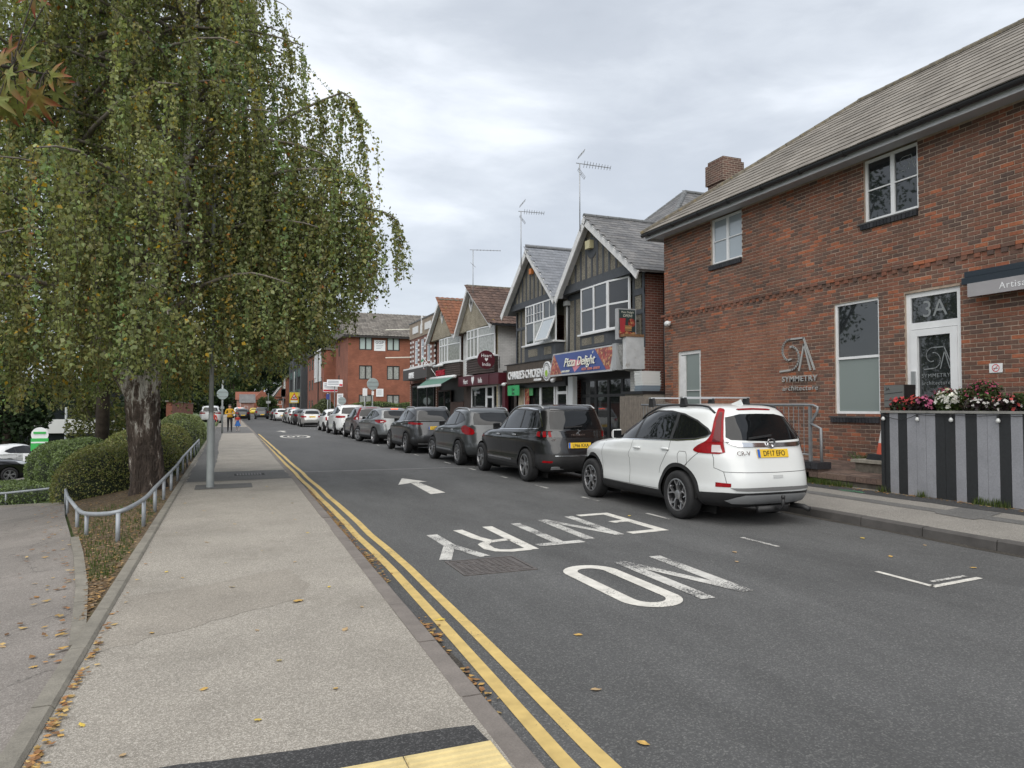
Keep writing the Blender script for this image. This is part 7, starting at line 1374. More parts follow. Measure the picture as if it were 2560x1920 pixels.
# ================================================================== weeping birch
def bark_mat():
    m = bpy.data.materials.new('birch_bark'); MATS['birch_bark'] = m; m.use_nodes = True; t = m.node_tree; L = t.links.new; b = t.nodes['Principled BSDF']; g = N(t, 'ShaderNodeNewGeometry'); mp = N(t, 'ShaderNodeMapping'); mp.inputs['Scale'].default_value = (9, 9, 2.6); L(g.outputs['Position'], mp.inputs[0])
    n = N(t, 'ShaderNodeTexNoise'); n.inputs['Scale'].default_value = 1.0; n.inputs['Detail'].default_value = 9; n.inputs['Roughness'].default_value = .7; n.inputs['Distortion'].default_value = .6; L(mp.outputs[0], n.inputs[0])
    s = N(t, 'ShaderNodeSeparateXYZ'); L(g.outputs['Position'], s.inputs[0]); h = N(t, 'ShaderNodeMapRange'); h.inputs[1].default_value = .3; h.inputs[2].default_value = 3.0; h.inputs[3].default_value = -.10; h.inputs[4].default_value = .15; L(s.outputs['Z'], h.inputs[0]); a = N(t, 'ShaderNodeMath', operation='ADD'); L(n.outputs['Fac'], a.inputs[0]); L(h.outputs[0], a.inputs[1])
    r = N(t, 'ShaderNodeValToRGB'); e = r.color_ramp.elements; e[0].position = .40; e[0].color = (.045, .033, .026, 1); e[1].position = .60; e[1].color = (.48, .46, .42, 1); q = e.new(.51); q.color = (.10, .075, .06, 1); q = e.new(.55); q.color = (.22, .19, .165, 1); L(a.outputs[0], r.inputs[0]); L(r.outputs[0], b.inputs['Base Color']); b.inputs['Roughness'].default_value = .9
    mp2 = N(t, 'ShaderNodeMapping'); mp2.inputs['Scale'].default_value = (22, 22, 5); L(g.outputs['Position'], mp2.inputs[0]); v = N(t, 'ShaderNodeTexVoronoi', feature='DISTANCE_TO_EDGE'); v.inputs['Scale'].default_value = 1; L(mp2.outputs[0], v.inputs[0]); bp = N(t, 'ShaderNodeBump'); bp.inputs['Strength'].default_value = 1; bp.inputs['Distance'].default_value = .05; L(v.outputs['Distance'], bp.inputs['Height']); L(bp.outputs[0], b.inputs['Normal']); return m
BARK = bark_mat(); LEAF = leaf_mat('birch_leaf', .45, .42); TWIG = mat('twig', (.045, .035, .028), .9)
BI = thing('weeping_birch', 'large weeping birch with hanging yellow green foliage on the left verge', 'tree', (-1.45, 15.3, -.05))
def knobby(path, rad, n=18, seed=0, amp=.12, flare=0):
    P = sm3(path, 14 if flare else 6); A = np.interp(np.linspace(0, 1, len(P)), np.linspace(0, 1, len(rad)), rad); r2 = np.random.default_rng(seed); vs = []; fs = []
    for i, (p, r) in enumerate(zip(P, A)):
        for k in range(n):
            t = 2*PI*k/n; w_ = 1+amp*(math.sin(3*t+i*(.12 if flare else .35)+seed)*.5+math.sin(7*t-i*.1)*.3+abs(math.sin(15*t+2.2*math.sin(i*.22)+.8*math.sin(3*t+i*.13)))*(.55 if flare else 0)+r2.normal()*.2)
            if flare and i < 20: w_ += flare*(1-i/20)**2*(.7+.5*math.sin(5*t+1))
            vs.append((p[0]+r*w_*math.cos(t), p[1]+r*w_*math.sin(t), p[2]))
    for i in range(len(P)-1):
        for k in range(n): fs.append((i*n+k, i*n+(k+1) % n, (i+1)*n+(k+1) % n, (i+1)*n+k))
    return MB().add(vs, fs)
trunk = [(-1.40, 15.35, -.25), (-1.42, 15.33, .3), (-1.46, 15.3, 1.0), (-1.52, 15.28, 1.75), (-1.56, 15.28, 2.2)]
knobby(trunk, [.30, .275, .26, .285, .2], 64, 1, .15, .45).build('trunk', BARK, BI, True)
LA = [(-1.52, 15.3, 1.6), (-1.9, 15.4, 2.3), (-2.2, 15.4, 2.95), (-2.42, 15.45, 3.8), (-2.75, 15.4, 5.5), (-2.7, 15.3, 8), (-2.5, 15.3, 11)]; LB = [(-1.50, 15.25, 1.6), (-1.32, 15.18, 2.25), (-1.2, 15.1, 3.2), (-.9, 15.0, 5), (-.7, 14.9, 7.5), (-.6, 14.9, 10.5)]
knobby(LA, [.22, .19, .17, .14, .11, .07, .03], 14, 2, .08).build('limb', BARK, BI, True); knobby(LB, [.20, .17, .15, .11, .08, .03], 14, 3, .08).build('limb', BARK, BI, True)
cx, cy = -1.6, 15.3; RT2 = np.array([math.cos(YAW), -math.sin(YAW)]); FW2 = np.array([math.sin(YAW), math.cos(YAW)])
def lat(p): q = np.array([p[0]-cx, p[1]-cy]); return q@RT2, q@FW2
def zbot(p):
    a, b = lat(p); z = float(np.interp(a, [-5, 0, .5, 1.6, 2.6, 3.1, 3.6, 4.3, 4.8, 5.4], [1.45, 1.5, 1.75, 2.0, 2.35, 2.5, 2.7, 3.3, 3.7, 4.1]))
    if b < -3: z += .25
    if -.95 < a < .75 and b < .3: z = max(z, 1.95 if a > .2 else 2.1)
    return z
def Renv(z): return float(np.interp(z, [1.5, 3, 5, 7, 9, 11, 12.5, 13.3], [3.7, 4.1, 4.3, 3.75, 3.4, 3.0, 1.8, .4]))
brs = []; lead = [np.array(sm3(LA, 6)), np.array(sm3(LB, 6))]; ga = 0
def branch_path(p, az, L, rise, droop=.9, n=9):
    d = np.array([math.cos(az), math.sin(az), 0]); o = []
    for i in range(n): t = i/(n-1); q = p+d*L*t*(1-.08*t)+np.array([0, 0, L*(rise*t-droop*rise*t*t*.9)]); q[:2] += rng.normal(0, .04, 2)*(i > 0); o.append(q)
    return o
for i in range(175):
    ld = lead[i % 2]; z0 = 2.6+9.4*((i+rng.random())/175)**1.0; k = int(np.argmin(np.abs(ld[:, 2]-z0))); p = ld[k]; ga += 2.39996+rng.normal(0, .5); az = ga; R = Renv(z0+.6)*rng.uniform(.72, 1.06); c = np.array([math.cos(az), math.sin(az)]); off = p[:2]-np.array([cx, cy]); L = max(.8, R-off@c)
    if lat(p[:2]+c*L)[0] < -4.6: L *= .6
    brs.append((branch_path(p, az, L, rng.uniform(.35, .75)), 1.0))
# three arching boughs that reach out over the road
for st, tip, ht in (((-.85, 15, 5.4), (1.95, 13.6, 7.6), .35), ((-.9, 15, 4.6), (2.75, 13.5, 5.35), .55), ((-.75, 14.95, 6.2), (1.6, 13.4, 6.3), .4), ((-.95, 15, 4.2), (2.3, 13.2, 4.9), .5), ((-.9, 15, 4.4), (2.2, 14.4, 5.2), .5), ((-.85, 15, 5.0), (1.9, 13.0, 5.9), .45)):
    s = np.array(st); t_ = np.array(tip); brs.append(([s+(t_-s)*t+np.array([0, 0, ht*math.sin(PI*t)]) for t in np.linspace(0, 1, 9)]+[t_+np.array([.18, -.07, -.12]), t_+np.array([.3, -.12, -.4])], 2.4))
bm_ = MB(); SPL = []      # strand polylines
for pts, dens in brs:
    P = np.array(pts); L = np.linalg.norm(np.diff(P, axis=0), axis=1).sum(); r0 = .012+.011*L; bm_.tube(list(map(tuple, P)), [r0*(1-.85*i/(len(P)-1)) for i in range(len(P))], 6)
    ns = int(L*4.7*dens)
    for j in range(ns):
        t = rng.uniform(.22, 1.0)**.85; f = t*(len(P)-1); i = min(int(f), len(P)-2); q = P[i]+(P[i+1]-P[i])*(f-i); side = rng.normal(0, .28*(1.1-.4*t), 2)
        z1 = zbot(q+np.r_[side, 0]); av = q[2]-z1
        if av < .3: continue
        ln = av*rng.uniform(.72, 1.0) if (rng.random() < (.8 if dens > 2 else .5) and av < (5.2 if dens > 2 else 4.3)) else min(av, rng.gamma(3.2, .5)+.4)*rng.uniform(.75, 1.0); sg = max(4, int(ln/.16)); sway = rng.normal(0, .06, 2); pl = [q.copy()]
        for k in range(1, sg+1): u = k/sg; pl.append(np.array([q[0]+side[0]*min(1, u*3)+sway[0]*u*u+.02*rng.normal(), q[1]+side[1]*min(1, u*3)+sway[1]*u*u+.02*rng.normal(), q[2]+.10*math.sin(min(u*4, PI))*np.linalg.norm(side)-ln*u**1.12]))
        SPL.append(np.array(pl))
bm_.build('branches', mat('birch_branch', (.16, .14, .12), .9, noise=.4, nscale=8), BI, True)['kind'] = 'stuff'
tw_ = MB()
for pl in SPL: tw_.tube(list(map(tuple, pl[::2] if len(pl) > 6 else pl)), .0035, 3, cap=False)
tw_.build('twigs', TWIG, BI)['kind'] = 'stuff'
pos = []; colr_ = []
for pl in SPL:
    d = np.linalg.norm(np.diff(pl, axis=0), axis=1).sum(); n = int(d*54); f = rng.random(n)*(len(pl)-1); i = f.astype(int); p = pl[i]+(pl[np.minimum(i+1, len(pl)-1)]-pl[i])*(f-i)[:, None]+rng.normal(0, .042, (n, 3)); pos.append(p)
    base = np.array([.215, .240, .102])*rng.uniform(.72, 1.35); y = rng.random()
    if y > .955: base = base*.5+np.array([.30, .20, .02])*.5
    c = base*(1+.30*rng.normal(size=(n, 1))).clip(.4, 2.0)*np.array([1+.12*rng.normal(), 1, 1]); k = rng.random(n); c[k > .986] = (.46, .30, .03); c[(k > .979) & (k <= .986)] = (.34, .13, .03); c[k < .14] = (.31, .34, .17); colr_.append(c)
pos = np.concatenate(pos); colr_ = np.concatenate(colr_).clip(.005, .8); n = len(pos)
ax = rng.normal(size=(n, 3))*np.array([.75, .75, .5])+np.array([0, 0, -.75]); ax /= np.linalg.norm(ax, axis=1, keepdims=True); w_ = np.cross(ax, rng.normal(size=(n, 3))); w_ /= np.linalg.norm(w_, axis=1, keepdims=True); s = .031*(1+.32*rng.normal(size=(n, 1))).clip(.4, 1.8)
LV = np.stack([pos-ax*s*.85, pos+w_*s*.74-ax*s*.15, pos+ax*s*1.15, pos-w_*s*.74-ax*s*.15], 1).reshape(-1, 3)
link('crown', np_mesh('crown', LV, np.arange(n*4).reshape(-1, 4), LEAF, colr_), BI, True)['kind'] = 'stuff'
print('birch leaves', n)
# ================================================================== other trees and hedges
FOL = leaf_mat('tree_leaf', .25, .6); BARK2 = mat('bark_brown', (.06, .045, .035), .95, noise=.4, nscale=6, bump=.6, bscale=25)
def blob_tree(name, label, base, h, r, n, size, cols, ntr=14, trunkr=.25, conifer=False, group=None, low=.25, squash=.8):
    t = thing(name, label, 'tree', base, group=group); x, y, z = base; tr = MB().tube([(x, y, z-.3), (x+.1*r*.1, y, z+h*.5), (x, y, z+h*.92)], [trunkr, trunkr*.7, trunkr*.15], 9); bl = []
    for i in range(ntr):
        if conifer:
            f = (i+.5)/ntr; zz = z+h*(low+(1-low)*f); rr = r*(1-f)**.65*rng.uniform(.65, 1.1)+.4; a = i*2.4+rng.random(); k = .62; bl.append((x+math.cos(a)*rr*k, y+math.sin(a)*rr*k, zz-.04*h*rng.random(), rr*.62, rr*.62, h*.035+.25)); tr.tube([(x, y, zz), (x+math.cos(a)*rr, y+math.sin(a)*rr, zz-.1)], [trunkr*.3, .03], 5)
        else:
            f = rng.random(); a = i*2.4; rr = r*math.sqrt(max(.05, 1-(2*f-1)**2))*rng.uniform(.35, .78); zz = z+h*(low+(1-low)*f*.93); q = r*rng.uniform(.28, .5); bl.append((x+math.cos(a)*rr, y+math.sin(a)*rr, zz, q, q, q*squash)); tr.tube([(x, y, z+h*(low+.1)), (x+math.cos(a)*rr*.5, y+math.sin(a)*rr*.5, (zz+z+h*low)/2+.2), (x+math.cos(a)*rr, y+math.sin(a)*rr, zz)], [trunkr*.4, trunkr*.25, .03], 5)
    tr.build('trunk', BARK2, t, True); V, F, Cc = tuft_cloud(n, bl, cols, size); link('crown', np_mesh('crown', V, F, FOL, Cc), t, True)['kind'] = 'stuff'; return t
DG1 = [(.025, .045, .018), (.035, .06, .022), (.02, .035, .016)]; MG = [(.05, .08, .022), (.065, .095, .028), (.04, .06, .018)]; OL = [(.085, .095, .025), (.10, .10, .03), (.065, .08, .022)]; CED = [(.03, .05, .028), (.04, .062, .034), (.022, .04, .022)]
blob_tree('cedar_tree', 'tall dark cedar with layered level branches on the right beyond the modern block', (10.8, 130, .1), 20.5, 10, 26000, .26, CED, 44, .55, True, low=.34)
blob_tree('pine_tree', 'dark pine standing behind the birch on the left of the street', (-6.0, 84, 0), 13, 5.0, 12000, .2, DG1, 26, .35, True, low=.12); blob_tree('pine_tree', 'second dark pine farther back on the left of the street', (-7.5, 108, 0), 15, 5.5, 12000, .24, CED, 26, .4, True, low=.1); blob_tree('broad_tree', 'dense dark evergreen left of the lamp post behind the hedges', (-6.5, 66, -.8), 8.5, 4.2, 11000, .16, DG1, 20, .3, low=.15); blob_tree('broad_tree', 'dark evergreen behind the supermarket sign at the far left', (-15, 62, -1.8), 9, 4.5, 9000, .18, DG1, 18, .3, low=.2); blob_tree('young_tree', 'slender yellow green young tree behind the birch trunk', (-5.2, 35, -1.0), 5.2, 1.6, 5200, .07, OL, 16, .06, low=.2); blob_tree('broad_tree', 'olive broadleaf tree past the pedestrians on the left', (-3.5, 62, -.2), 7.5, 3.0, 8000, .14, MG, 16, .2, low=.3)
for i, (x, y, h, r, c, lb) in enumerate(((-34, 245, 16, 9, DG1, 'leftmost'), (-20, 255, 18, 10, CED, 'second from left'), (-6, 250, 15, 9, MG, 'third from left'), (7, 252, 17, 10, DG1, 'middle'), (20, 235, 20, 9, MG, 'third from right'), (32, 225, 19, 10, DG1, 'second from right'), (46, 220, 18, 10, CED, 'rightmost'))): blob_tree('distant_tree', 'distant tree closing the view behind the end houses, %s of the row' % lb, (x, y, 0), h, r, 5200, .55, c, 16, .5, group='distant trees behind the end houses', low=.12)
blob_tree('broad_tree', 'tall broadleaf tree standing close behind the weeping birch', (-3.8, 26.5, -.6), 15.5, 4.0, 8500, .11, MG, 24, .22, low=.22)
blob_tree('round_tree', 'small round green tree in front of the end houses', (8.1, 160, 0), 4.0, 2.5, 5200, .16, MG, 14, .15, low=.12, squash=.7)
for x, y, h, r, c, lb in ((-2.5, 160, 11, 5, DG1, 'dark evergreen left of the far road'), (1.5, 218, 13, 7, MG, 'mid green tree behind the red roofed end house'), (11, 222, 15, 8, DG1, 'tall dark tree behind the gabled end houses')): blob_tree('broad_tree', lb, (x, y, 0), h, r, 7000, .32, c, 18, .35, low=.1)
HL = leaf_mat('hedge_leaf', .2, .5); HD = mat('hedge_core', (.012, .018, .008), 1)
def hedge(label, blobs, n, size, cols, name='hedge', cat='hedge', flat_=1.0):
    """clipped hedge: dark core plus leaf faces over its surface; blobs (x,y,z,rx,ry,rz) overlap into one form"""
    b0 = blobs[0]; t = thing(name, label, cat, (b0[0], b0[1], b0[2]-b0[5]*.4)); core = MB(); V = []; F = []; Cc = []; o = 0
    def inside(p, skip):
        r = np.zeros(len(p), bool)
        for k, b in enumerate(blobs):
            if k == skip: continue
            r |= (np.abs((p-np.array(b[:3]))/np.array(b[3:]))**2.25).sum(1) < .93
        return r
    A = np.array([b[3]*b[4]+b[4]*b[5]+b[3]*b[5] for b in blobs]); A = A/A.sum()
    for k, b in enumerate(blobs):
        m = int(n*A[k]); d = rng.normal(size=(m, 3)); d /= np.linalg.norm(d, axis=1, keepdims=True); d[:, 2] = np.where(d[:, 2] < -.35, -d[:, 2], d[:, 2]); e = (np.abs(d)**2.25).sum(1)**(-1/2.25); p = np.array(b[:3])+d*e[:, None]*np.array(b[3:])*(1+rng.normal(0, .022, (m, 1))); p = p[~inside(p, k)]; m = len(p)
        nn = d[:m]*1.0; a = rng.normal(size=(m, 3)); a /= np.linalg.norm(a, axis=1, keepdims=True); w = np.cross(a, rng.normal(size=(m, 3))); w /= np.linalg.norm(w, axis=1, keepdims=True); s = size*(1+.3*rng.normal(size=(m, 1))).clip(.4, 2); V.append(np.stack([p-a*s, p+w*s*.6, p+a*s, p-w*s*.6], 1).reshape(-1, 3)); F.append(np.arange(m*4).reshape(-1, 4)+o); o += m*4
        cl_ = np.array(cols)[rng.integers(0, len(cols), m)]*(1+.28*rng.normal(size=(m, 1))).clip(.45, 1.8); Cc.append(cl_)
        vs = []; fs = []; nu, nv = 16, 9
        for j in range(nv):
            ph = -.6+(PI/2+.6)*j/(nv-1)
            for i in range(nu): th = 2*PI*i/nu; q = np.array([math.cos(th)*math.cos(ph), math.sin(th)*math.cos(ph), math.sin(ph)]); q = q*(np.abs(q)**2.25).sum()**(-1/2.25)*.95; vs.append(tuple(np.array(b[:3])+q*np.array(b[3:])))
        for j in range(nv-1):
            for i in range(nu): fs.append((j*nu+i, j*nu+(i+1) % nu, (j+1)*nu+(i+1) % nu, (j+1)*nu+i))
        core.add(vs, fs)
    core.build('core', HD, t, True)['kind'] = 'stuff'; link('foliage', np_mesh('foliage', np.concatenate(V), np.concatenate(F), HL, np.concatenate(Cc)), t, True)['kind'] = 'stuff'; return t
HC = [(.16, .185, .05), (.19, .205, .065), (.13, .155, .045), (.21, .19, .075)]; HC2 = [(.10, .145, .052), (.12, .165, .06), (.14, .19, .065)]; HC3 = [(.17, .205, .078), (.19, .225, .085), (.14, .17, .065)]
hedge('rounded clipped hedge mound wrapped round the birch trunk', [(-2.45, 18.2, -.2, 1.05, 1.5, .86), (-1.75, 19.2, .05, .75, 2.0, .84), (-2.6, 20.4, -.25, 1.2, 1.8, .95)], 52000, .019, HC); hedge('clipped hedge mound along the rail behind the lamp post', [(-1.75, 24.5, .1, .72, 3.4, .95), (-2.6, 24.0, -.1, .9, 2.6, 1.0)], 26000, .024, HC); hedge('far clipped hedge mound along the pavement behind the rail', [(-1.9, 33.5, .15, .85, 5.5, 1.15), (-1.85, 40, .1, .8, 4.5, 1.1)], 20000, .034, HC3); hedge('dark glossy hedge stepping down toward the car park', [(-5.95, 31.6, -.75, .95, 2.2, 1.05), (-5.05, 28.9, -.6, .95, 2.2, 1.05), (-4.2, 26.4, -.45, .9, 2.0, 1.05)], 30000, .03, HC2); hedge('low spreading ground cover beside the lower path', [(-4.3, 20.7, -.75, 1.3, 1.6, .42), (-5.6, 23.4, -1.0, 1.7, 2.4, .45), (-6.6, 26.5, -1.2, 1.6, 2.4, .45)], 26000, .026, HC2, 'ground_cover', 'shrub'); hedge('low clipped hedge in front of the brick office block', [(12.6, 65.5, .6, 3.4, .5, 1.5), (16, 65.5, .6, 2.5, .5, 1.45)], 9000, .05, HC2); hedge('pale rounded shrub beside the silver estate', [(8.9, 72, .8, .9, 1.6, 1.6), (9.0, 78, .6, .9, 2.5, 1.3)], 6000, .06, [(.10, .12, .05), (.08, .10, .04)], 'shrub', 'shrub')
# ================================================================== lower car park, supermarket and signs at the far left
drape('car_park', [(-8.2, 28), (-7.6, 34), (-8.2, 46), (-9, 60), (-40, 60), (-40, 24), (-10, 24)], .02, ASPH2, 'path', 2.5); drape('car_park_kerb', [(-7.6, 22.5), (-7.75, 28), (-7.3, 34), (-7.5, 34), (-7.95, 28), (-7.8, 22.5)], .10, EDGE, 'path', 2.0)
SM = thing('supermarket', 'long low shop building with a white band and dark glazing at the far left', 'building', (-24, 72, -2.5)); MB().box(-46, -8.5, 72, 90, -2.6, 3.4).build('wall', mat('dark_glazing', (.02, .024, .026), .15, spec=.8), SM); MB().box(-46.2, -8.3, 71.7, 72.0, -.65, .55).build('white_band', mat('white_panel', (.75, .76, .76), .5), SM); MB().box(-46.2, -8.3, 71.5, 90, 3.4, 3.9).build('roof', LEAD, SM)
hedge('low dark hedge below the white band of the supermarket', [(-20, 66, -2.0, 9, 1.0, 1.1), (-32, 66, -2.0, 6, 1.0, 1.1)], 9000, .07, DG1)
GSG = thing('charging_sign', 'green and white charging bay sign on a post in the lower car park', 'sign', (-9.8, 47.1, -2)); gz_ = mat('sign_green', (.04, .42, .08), .5); MB().tube([(-9.8, 47.1, -2.4), (-9.8, 47.1, .2)], .06, 8).build('post', POST, GSG, True); MB().lathe([(0, 0), (.42, 0), (.42, .03), (0, .03)], (-9.8, 47.0, .05), 'y', 24).build('disc', WS, GSG); MB().box(-10.22, -9.38, 46.98, 47.04, -.85, -.15).build('green_panel', gz_, GSG); MB().box(-10.2, -9.4, 46.97, 46.98, -.42, -.34).build('white_line', WS, GSG); MB().box(-10.1, -9.5, 46.96, 46.975, .1, .22).build('green_mark', gz_, GSG)
GS2 = thing('bay_sign', 'small white and green bay plate below the charging sign', 'sign', (-10.2, 46.5, -2)); MB().box(-10.45, -9.95, 46.45, 46.5, -1.75, -.95).build('plate', WS, GS2); MB().box(-10.43, -9.97, 46.44, 46.449, -1.73, -1.55).build('green_strip', gz_, GS2); MB().box(-10.35, -10.05, 46.44, 46.449, -1.3, -1.1).build('symbol', BLACKF, GS2); MB().box(-10.22, -10.18, 46.51, 46.56, -2.3, -.95).build('post', POST, GS2)
BP = thing('black_board', 'large plain black board standing behind the dark hedge', 'sign', (-8.6, 45, -1.5)); MB().box(-9.25, -8.1, 45.0, 45.1, -1.6, -.42).build('panel', BLACKF, BP); MB().box(-9.2, -9.1, 45.1, 45.2, -2.2, -.5).build('leg', BLACKF, BP); MB().box(-8.25, -8.15, 45.1, 45.2, -2.2, -.5).build('leg', BLACKF, BP)
CP = thing('car_park_pole', 'slender grey pole rising behind the dark hedge', 'pole', (-8.0, 44, -1.6)); MB().tube([(-8.0, 44, -2.0), (-8.0, 44, 1.6)], .06, 8).build('shaft', POST, CP, True); MB().box(-8.1, -7.9, 43.9, 44.1, -2.1, -1.9).build('foot', POST, CP)
CR = thing('car_park_rail', 'thin pale rail along the grass bank in the lower car park', 'rail', (-16, 58, -2.4)); MB().tube([(-24, 57, -1.55), (-11, 59, -1.5)], .05, 6).build('top_rail', POST, CR, True)
for x in (-22, -18, -14.5, -11.5): MB().tube([(x, 57.0+(x+24)*.154, -2.7), (x, 57.0+(x+24)*.154, -1.55)], .05, 6).build('post', POST, CR, True)
# brick garden wall behind the boy
BWL = thing('garden_wall', 'low red brick wall behind the hedge near the pedestrians', 'wall', (-2.6, 52, 0)); MB().box(-3.2, -2.9, 44, 70, -.5, 1.9).build('brickwork', BG1X, BWL); MB().box(-3.25, -2.85, 43.9, 70.1, 1.9, 1.98).build('coping', KERB, BWL)
# ================================================================== fallen leaves
def litter(name, n, region, cols, size, parent=None, z=lambda x, y: 0):
    V = []; F = []; Cc = []
    for i in range(n):
        x, y = region(); s = size*rng.uniform(.6, 1.3); a = rng.uniform(0, 2*PI); zz = z(x, y)+.004+.012*rng.random(); c, d = math.cos(a)*s, math.sin(a)*s; t = rng.normal(0, .35, 4)*s*.5; o = len(V); V += [(x-c, y-d, zz+abs(t[0])), (x+d*.6, y-c*.6, zz+abs(t[1])*.5), (x+c, y+d, zz+abs(t[2])), (x-d*.6, y+c*.6, zz+abs(t[3])*.5)]; F.append((o, o+1, o+2, o+3)); Cc.append(np.array(cols[rng.integers(len(cols))])*rng.uniform(.6, 1.3))
    o = link(name, np_mesh(name, np.array(V), np.array(F), leaf_mat('fallen_leaf', .1, .8), np.array(Cc)), parent); o['kind'] = 'stuff'; return o
LC = [(.42, .26, .08), (.36, .19, .07), (.28, .14, .06), (.45, .31, .12), (.2, .11, .055)]
cg = [rng.uniform(3.8, 14.5) for _ in range(34)]; o = litter('gutter_leaves', 1900, lambda: (lambda y: (kx(y)+.135+abs(rng.normal(0, .055)), y))(cg[rng.integers(34)]+rng.normal(0, .16)), LC, .022); tag(o, 'drift of small yellow birch leaves in the gutter by the double yellow lines', 'leaves')
o = litter('verge_leaves', 3300, lambda: (lambda t: (-.92-rng.random()*float(np.interp(t, [5.2, 7, 8.9, 10.3, 13.5, 17], [.0, .18, .52, .82, 1.45, 2.1])), t))(5.4+rng.random()**.8*12), [(.16, .10, .05), (.22, .14, .07), (.3, .2, .1), (.34, .2, .07), (.12, .07, .035), (.26, .19, .12), (.22, .16, .1)], .022, None, lambda x, y: zt(x, y)+.03); tag(o, 'carpet of brown and yellow leaves on the verge under the birch', 'leaves')
o = litter('edging_leaves', 210, lambda: (lambda y: (-.76+abs(rng.normal(0, .03)), y))(2.5+abs(rng.normal(0, 1.6))), LC, .022, None, lambda x, y: .1); tag(o, 'orange leaves gathered along the pavement edging', 'leaves')
o = litter('path_leaves', 130, lambda: (lambda t: (float(np.interp(t, [5, 7, 10.3, 13.5, 17], [-.9, -1.15, -1.8, -2.5, -3.1]))-abs(rng.normal(.12, .16)), t))(rng.uniform(5, 17)), LC, .03, None, lambda x, y: zt(x, y)+.015); tag(o, 'scattered leaves along the edge of the lower path', 'leaves')
o = litter('terrace_leaves', 420, lambda: (10.08-abs(rng.normal(0, .08)), rng.uniform(5, 10.5)), LC+[(.2, .12, .05)], .026, None, lambda x, y: .195); tag(o, 'brown leaves caught along the foot of the planter and terrace step', 'leaves')
gb = blades('verge_grass', 1700, lambda: (lambda x, y: (x, y, zt(x, y)+.025))(*(lambda t: (-.95-rng.random()*float(np.interp(t, [5.2, 7, 8.9, 10.3, 13.5, 17], [.0, .12, .46, .76, 1.4, 2.0])), t))(7.2+rng.random()*6.5)), .06, GC); tag(gb, 'thin short grass growing on the leafy verge', 'grass')
fl_v = [(0, -1, 0), (.28, -.72, .10), (.62, -.55, .05), (.42, -.2, .12), (.85, .1, .0), (.45, .25, .1), (.3, .75, .02), (0, 1.0, .15), (-.3, .75, .02), (-.45, .25, .1), (-.85, .1, .02), (-.42, -.2, .12), (-.62, -.55, .03), (-.28, -.72, .1)]; sv = [(0, -1, 0), (.4, -.6, .1), (.62, -.05, .12), (.4, .5, .06), (0, 1.1, .1), (-.4, .5, .0), (-.62, -.05, .1), (-.4, -.6, .05)]
LM = [mat('leaf_ochre', (.46, .29, .08), .8, noise=.2, nscale=40), mat('leaf_tan', (.36, .25, .13), .8, noise=.2, nscale=40), mat('leaf_yellow', (.55, .40, .07), .8, noise=.2, nscale=40)]
fan = lambda P: MB().add([(0, 0, .06)]+P, [(0, i+1, (i+1) % len(P)+1) for i in range(len(P))]); proto = [fan(fl_v if k % 2 == 0 else sv).mesh('fallen_leaf', LM[k % 3]) for k in range(6)]
pl_ = [(.52, 5.75), (.75, 4.9), (-.62, 3.9), (-.1, 4.15), (.2, 5.1), (.05, 6.4), (-.45, 5.3), (.62, 7.2), (.8, 6.1), (.35, 7.9), (-.2, 8.6), (.9, 8.8), (.1, 9.8), (.6, 10.6), (-.5, 7.2), (-.3, 11.2), (.4, 12.4), (-.55, 9.4), (.95, 11.6), (-.1, 13.2), (.15, 3.65), (.55, 3.9), (-.4, 3.5), (.7, 14.2), (-.6, 12.2), (.95, 5.4), (.3, 4.45), (-.35, 6.9), (.85, 9.9), (0, 7.4)]
for k, (x, y) in enumerate(pl_+[(-1.25, 4.6), (-1.35, 5.6), (-1.9, 6.6), (-1.2, 3.9), (-1.6, 7.6), (-2.3, 9.0), (-1.05, 5.0)]):
    o = link('fallen_leaf', proto[k % 6]); zb = .107 if x > -.88 else zt(x, y)+.02; s = random.uniform(.018, .03) if k else .055; o.location = (x, y, zb); o.scale = (s, s, s*.8); o.rotation_euler = (random.uniform(-.2, .2), random.uniform(-.2, .2), random.uniform(0, 6)); tag(o, 'single fallen leaf lying on the left pavement' if x > -.88 else 'single fallen leaf lying on the lower path', 'leaf', 'fallen leaves on the pavement' if x > -.88 else 'fallen leaves on the lower path')
for k, (x, y) in enumerate(((1.95, 3.6), (2.3, 4.5), (1.5, 5.2), (5.2, 6.4), (6.6, 5.6), (7.2, 6.5), (4.9, 6.0), (6.9, 4.9), (5.5, 9.1), (7.5, 5.9), (1.85, 2.95))):
    o = link('fallen_leaf', proto[(k*2+1) % 6]); s = random.uniform(.03, .045); o.location = (x, y, .006); o.scale = (s, s, s); o.rotation_euler = (0, 0, random.uniform(0, 6)); tag(o, 'single pale fallen leaf lying on the road surface', 'leaf', 'fallen leaves on the road')
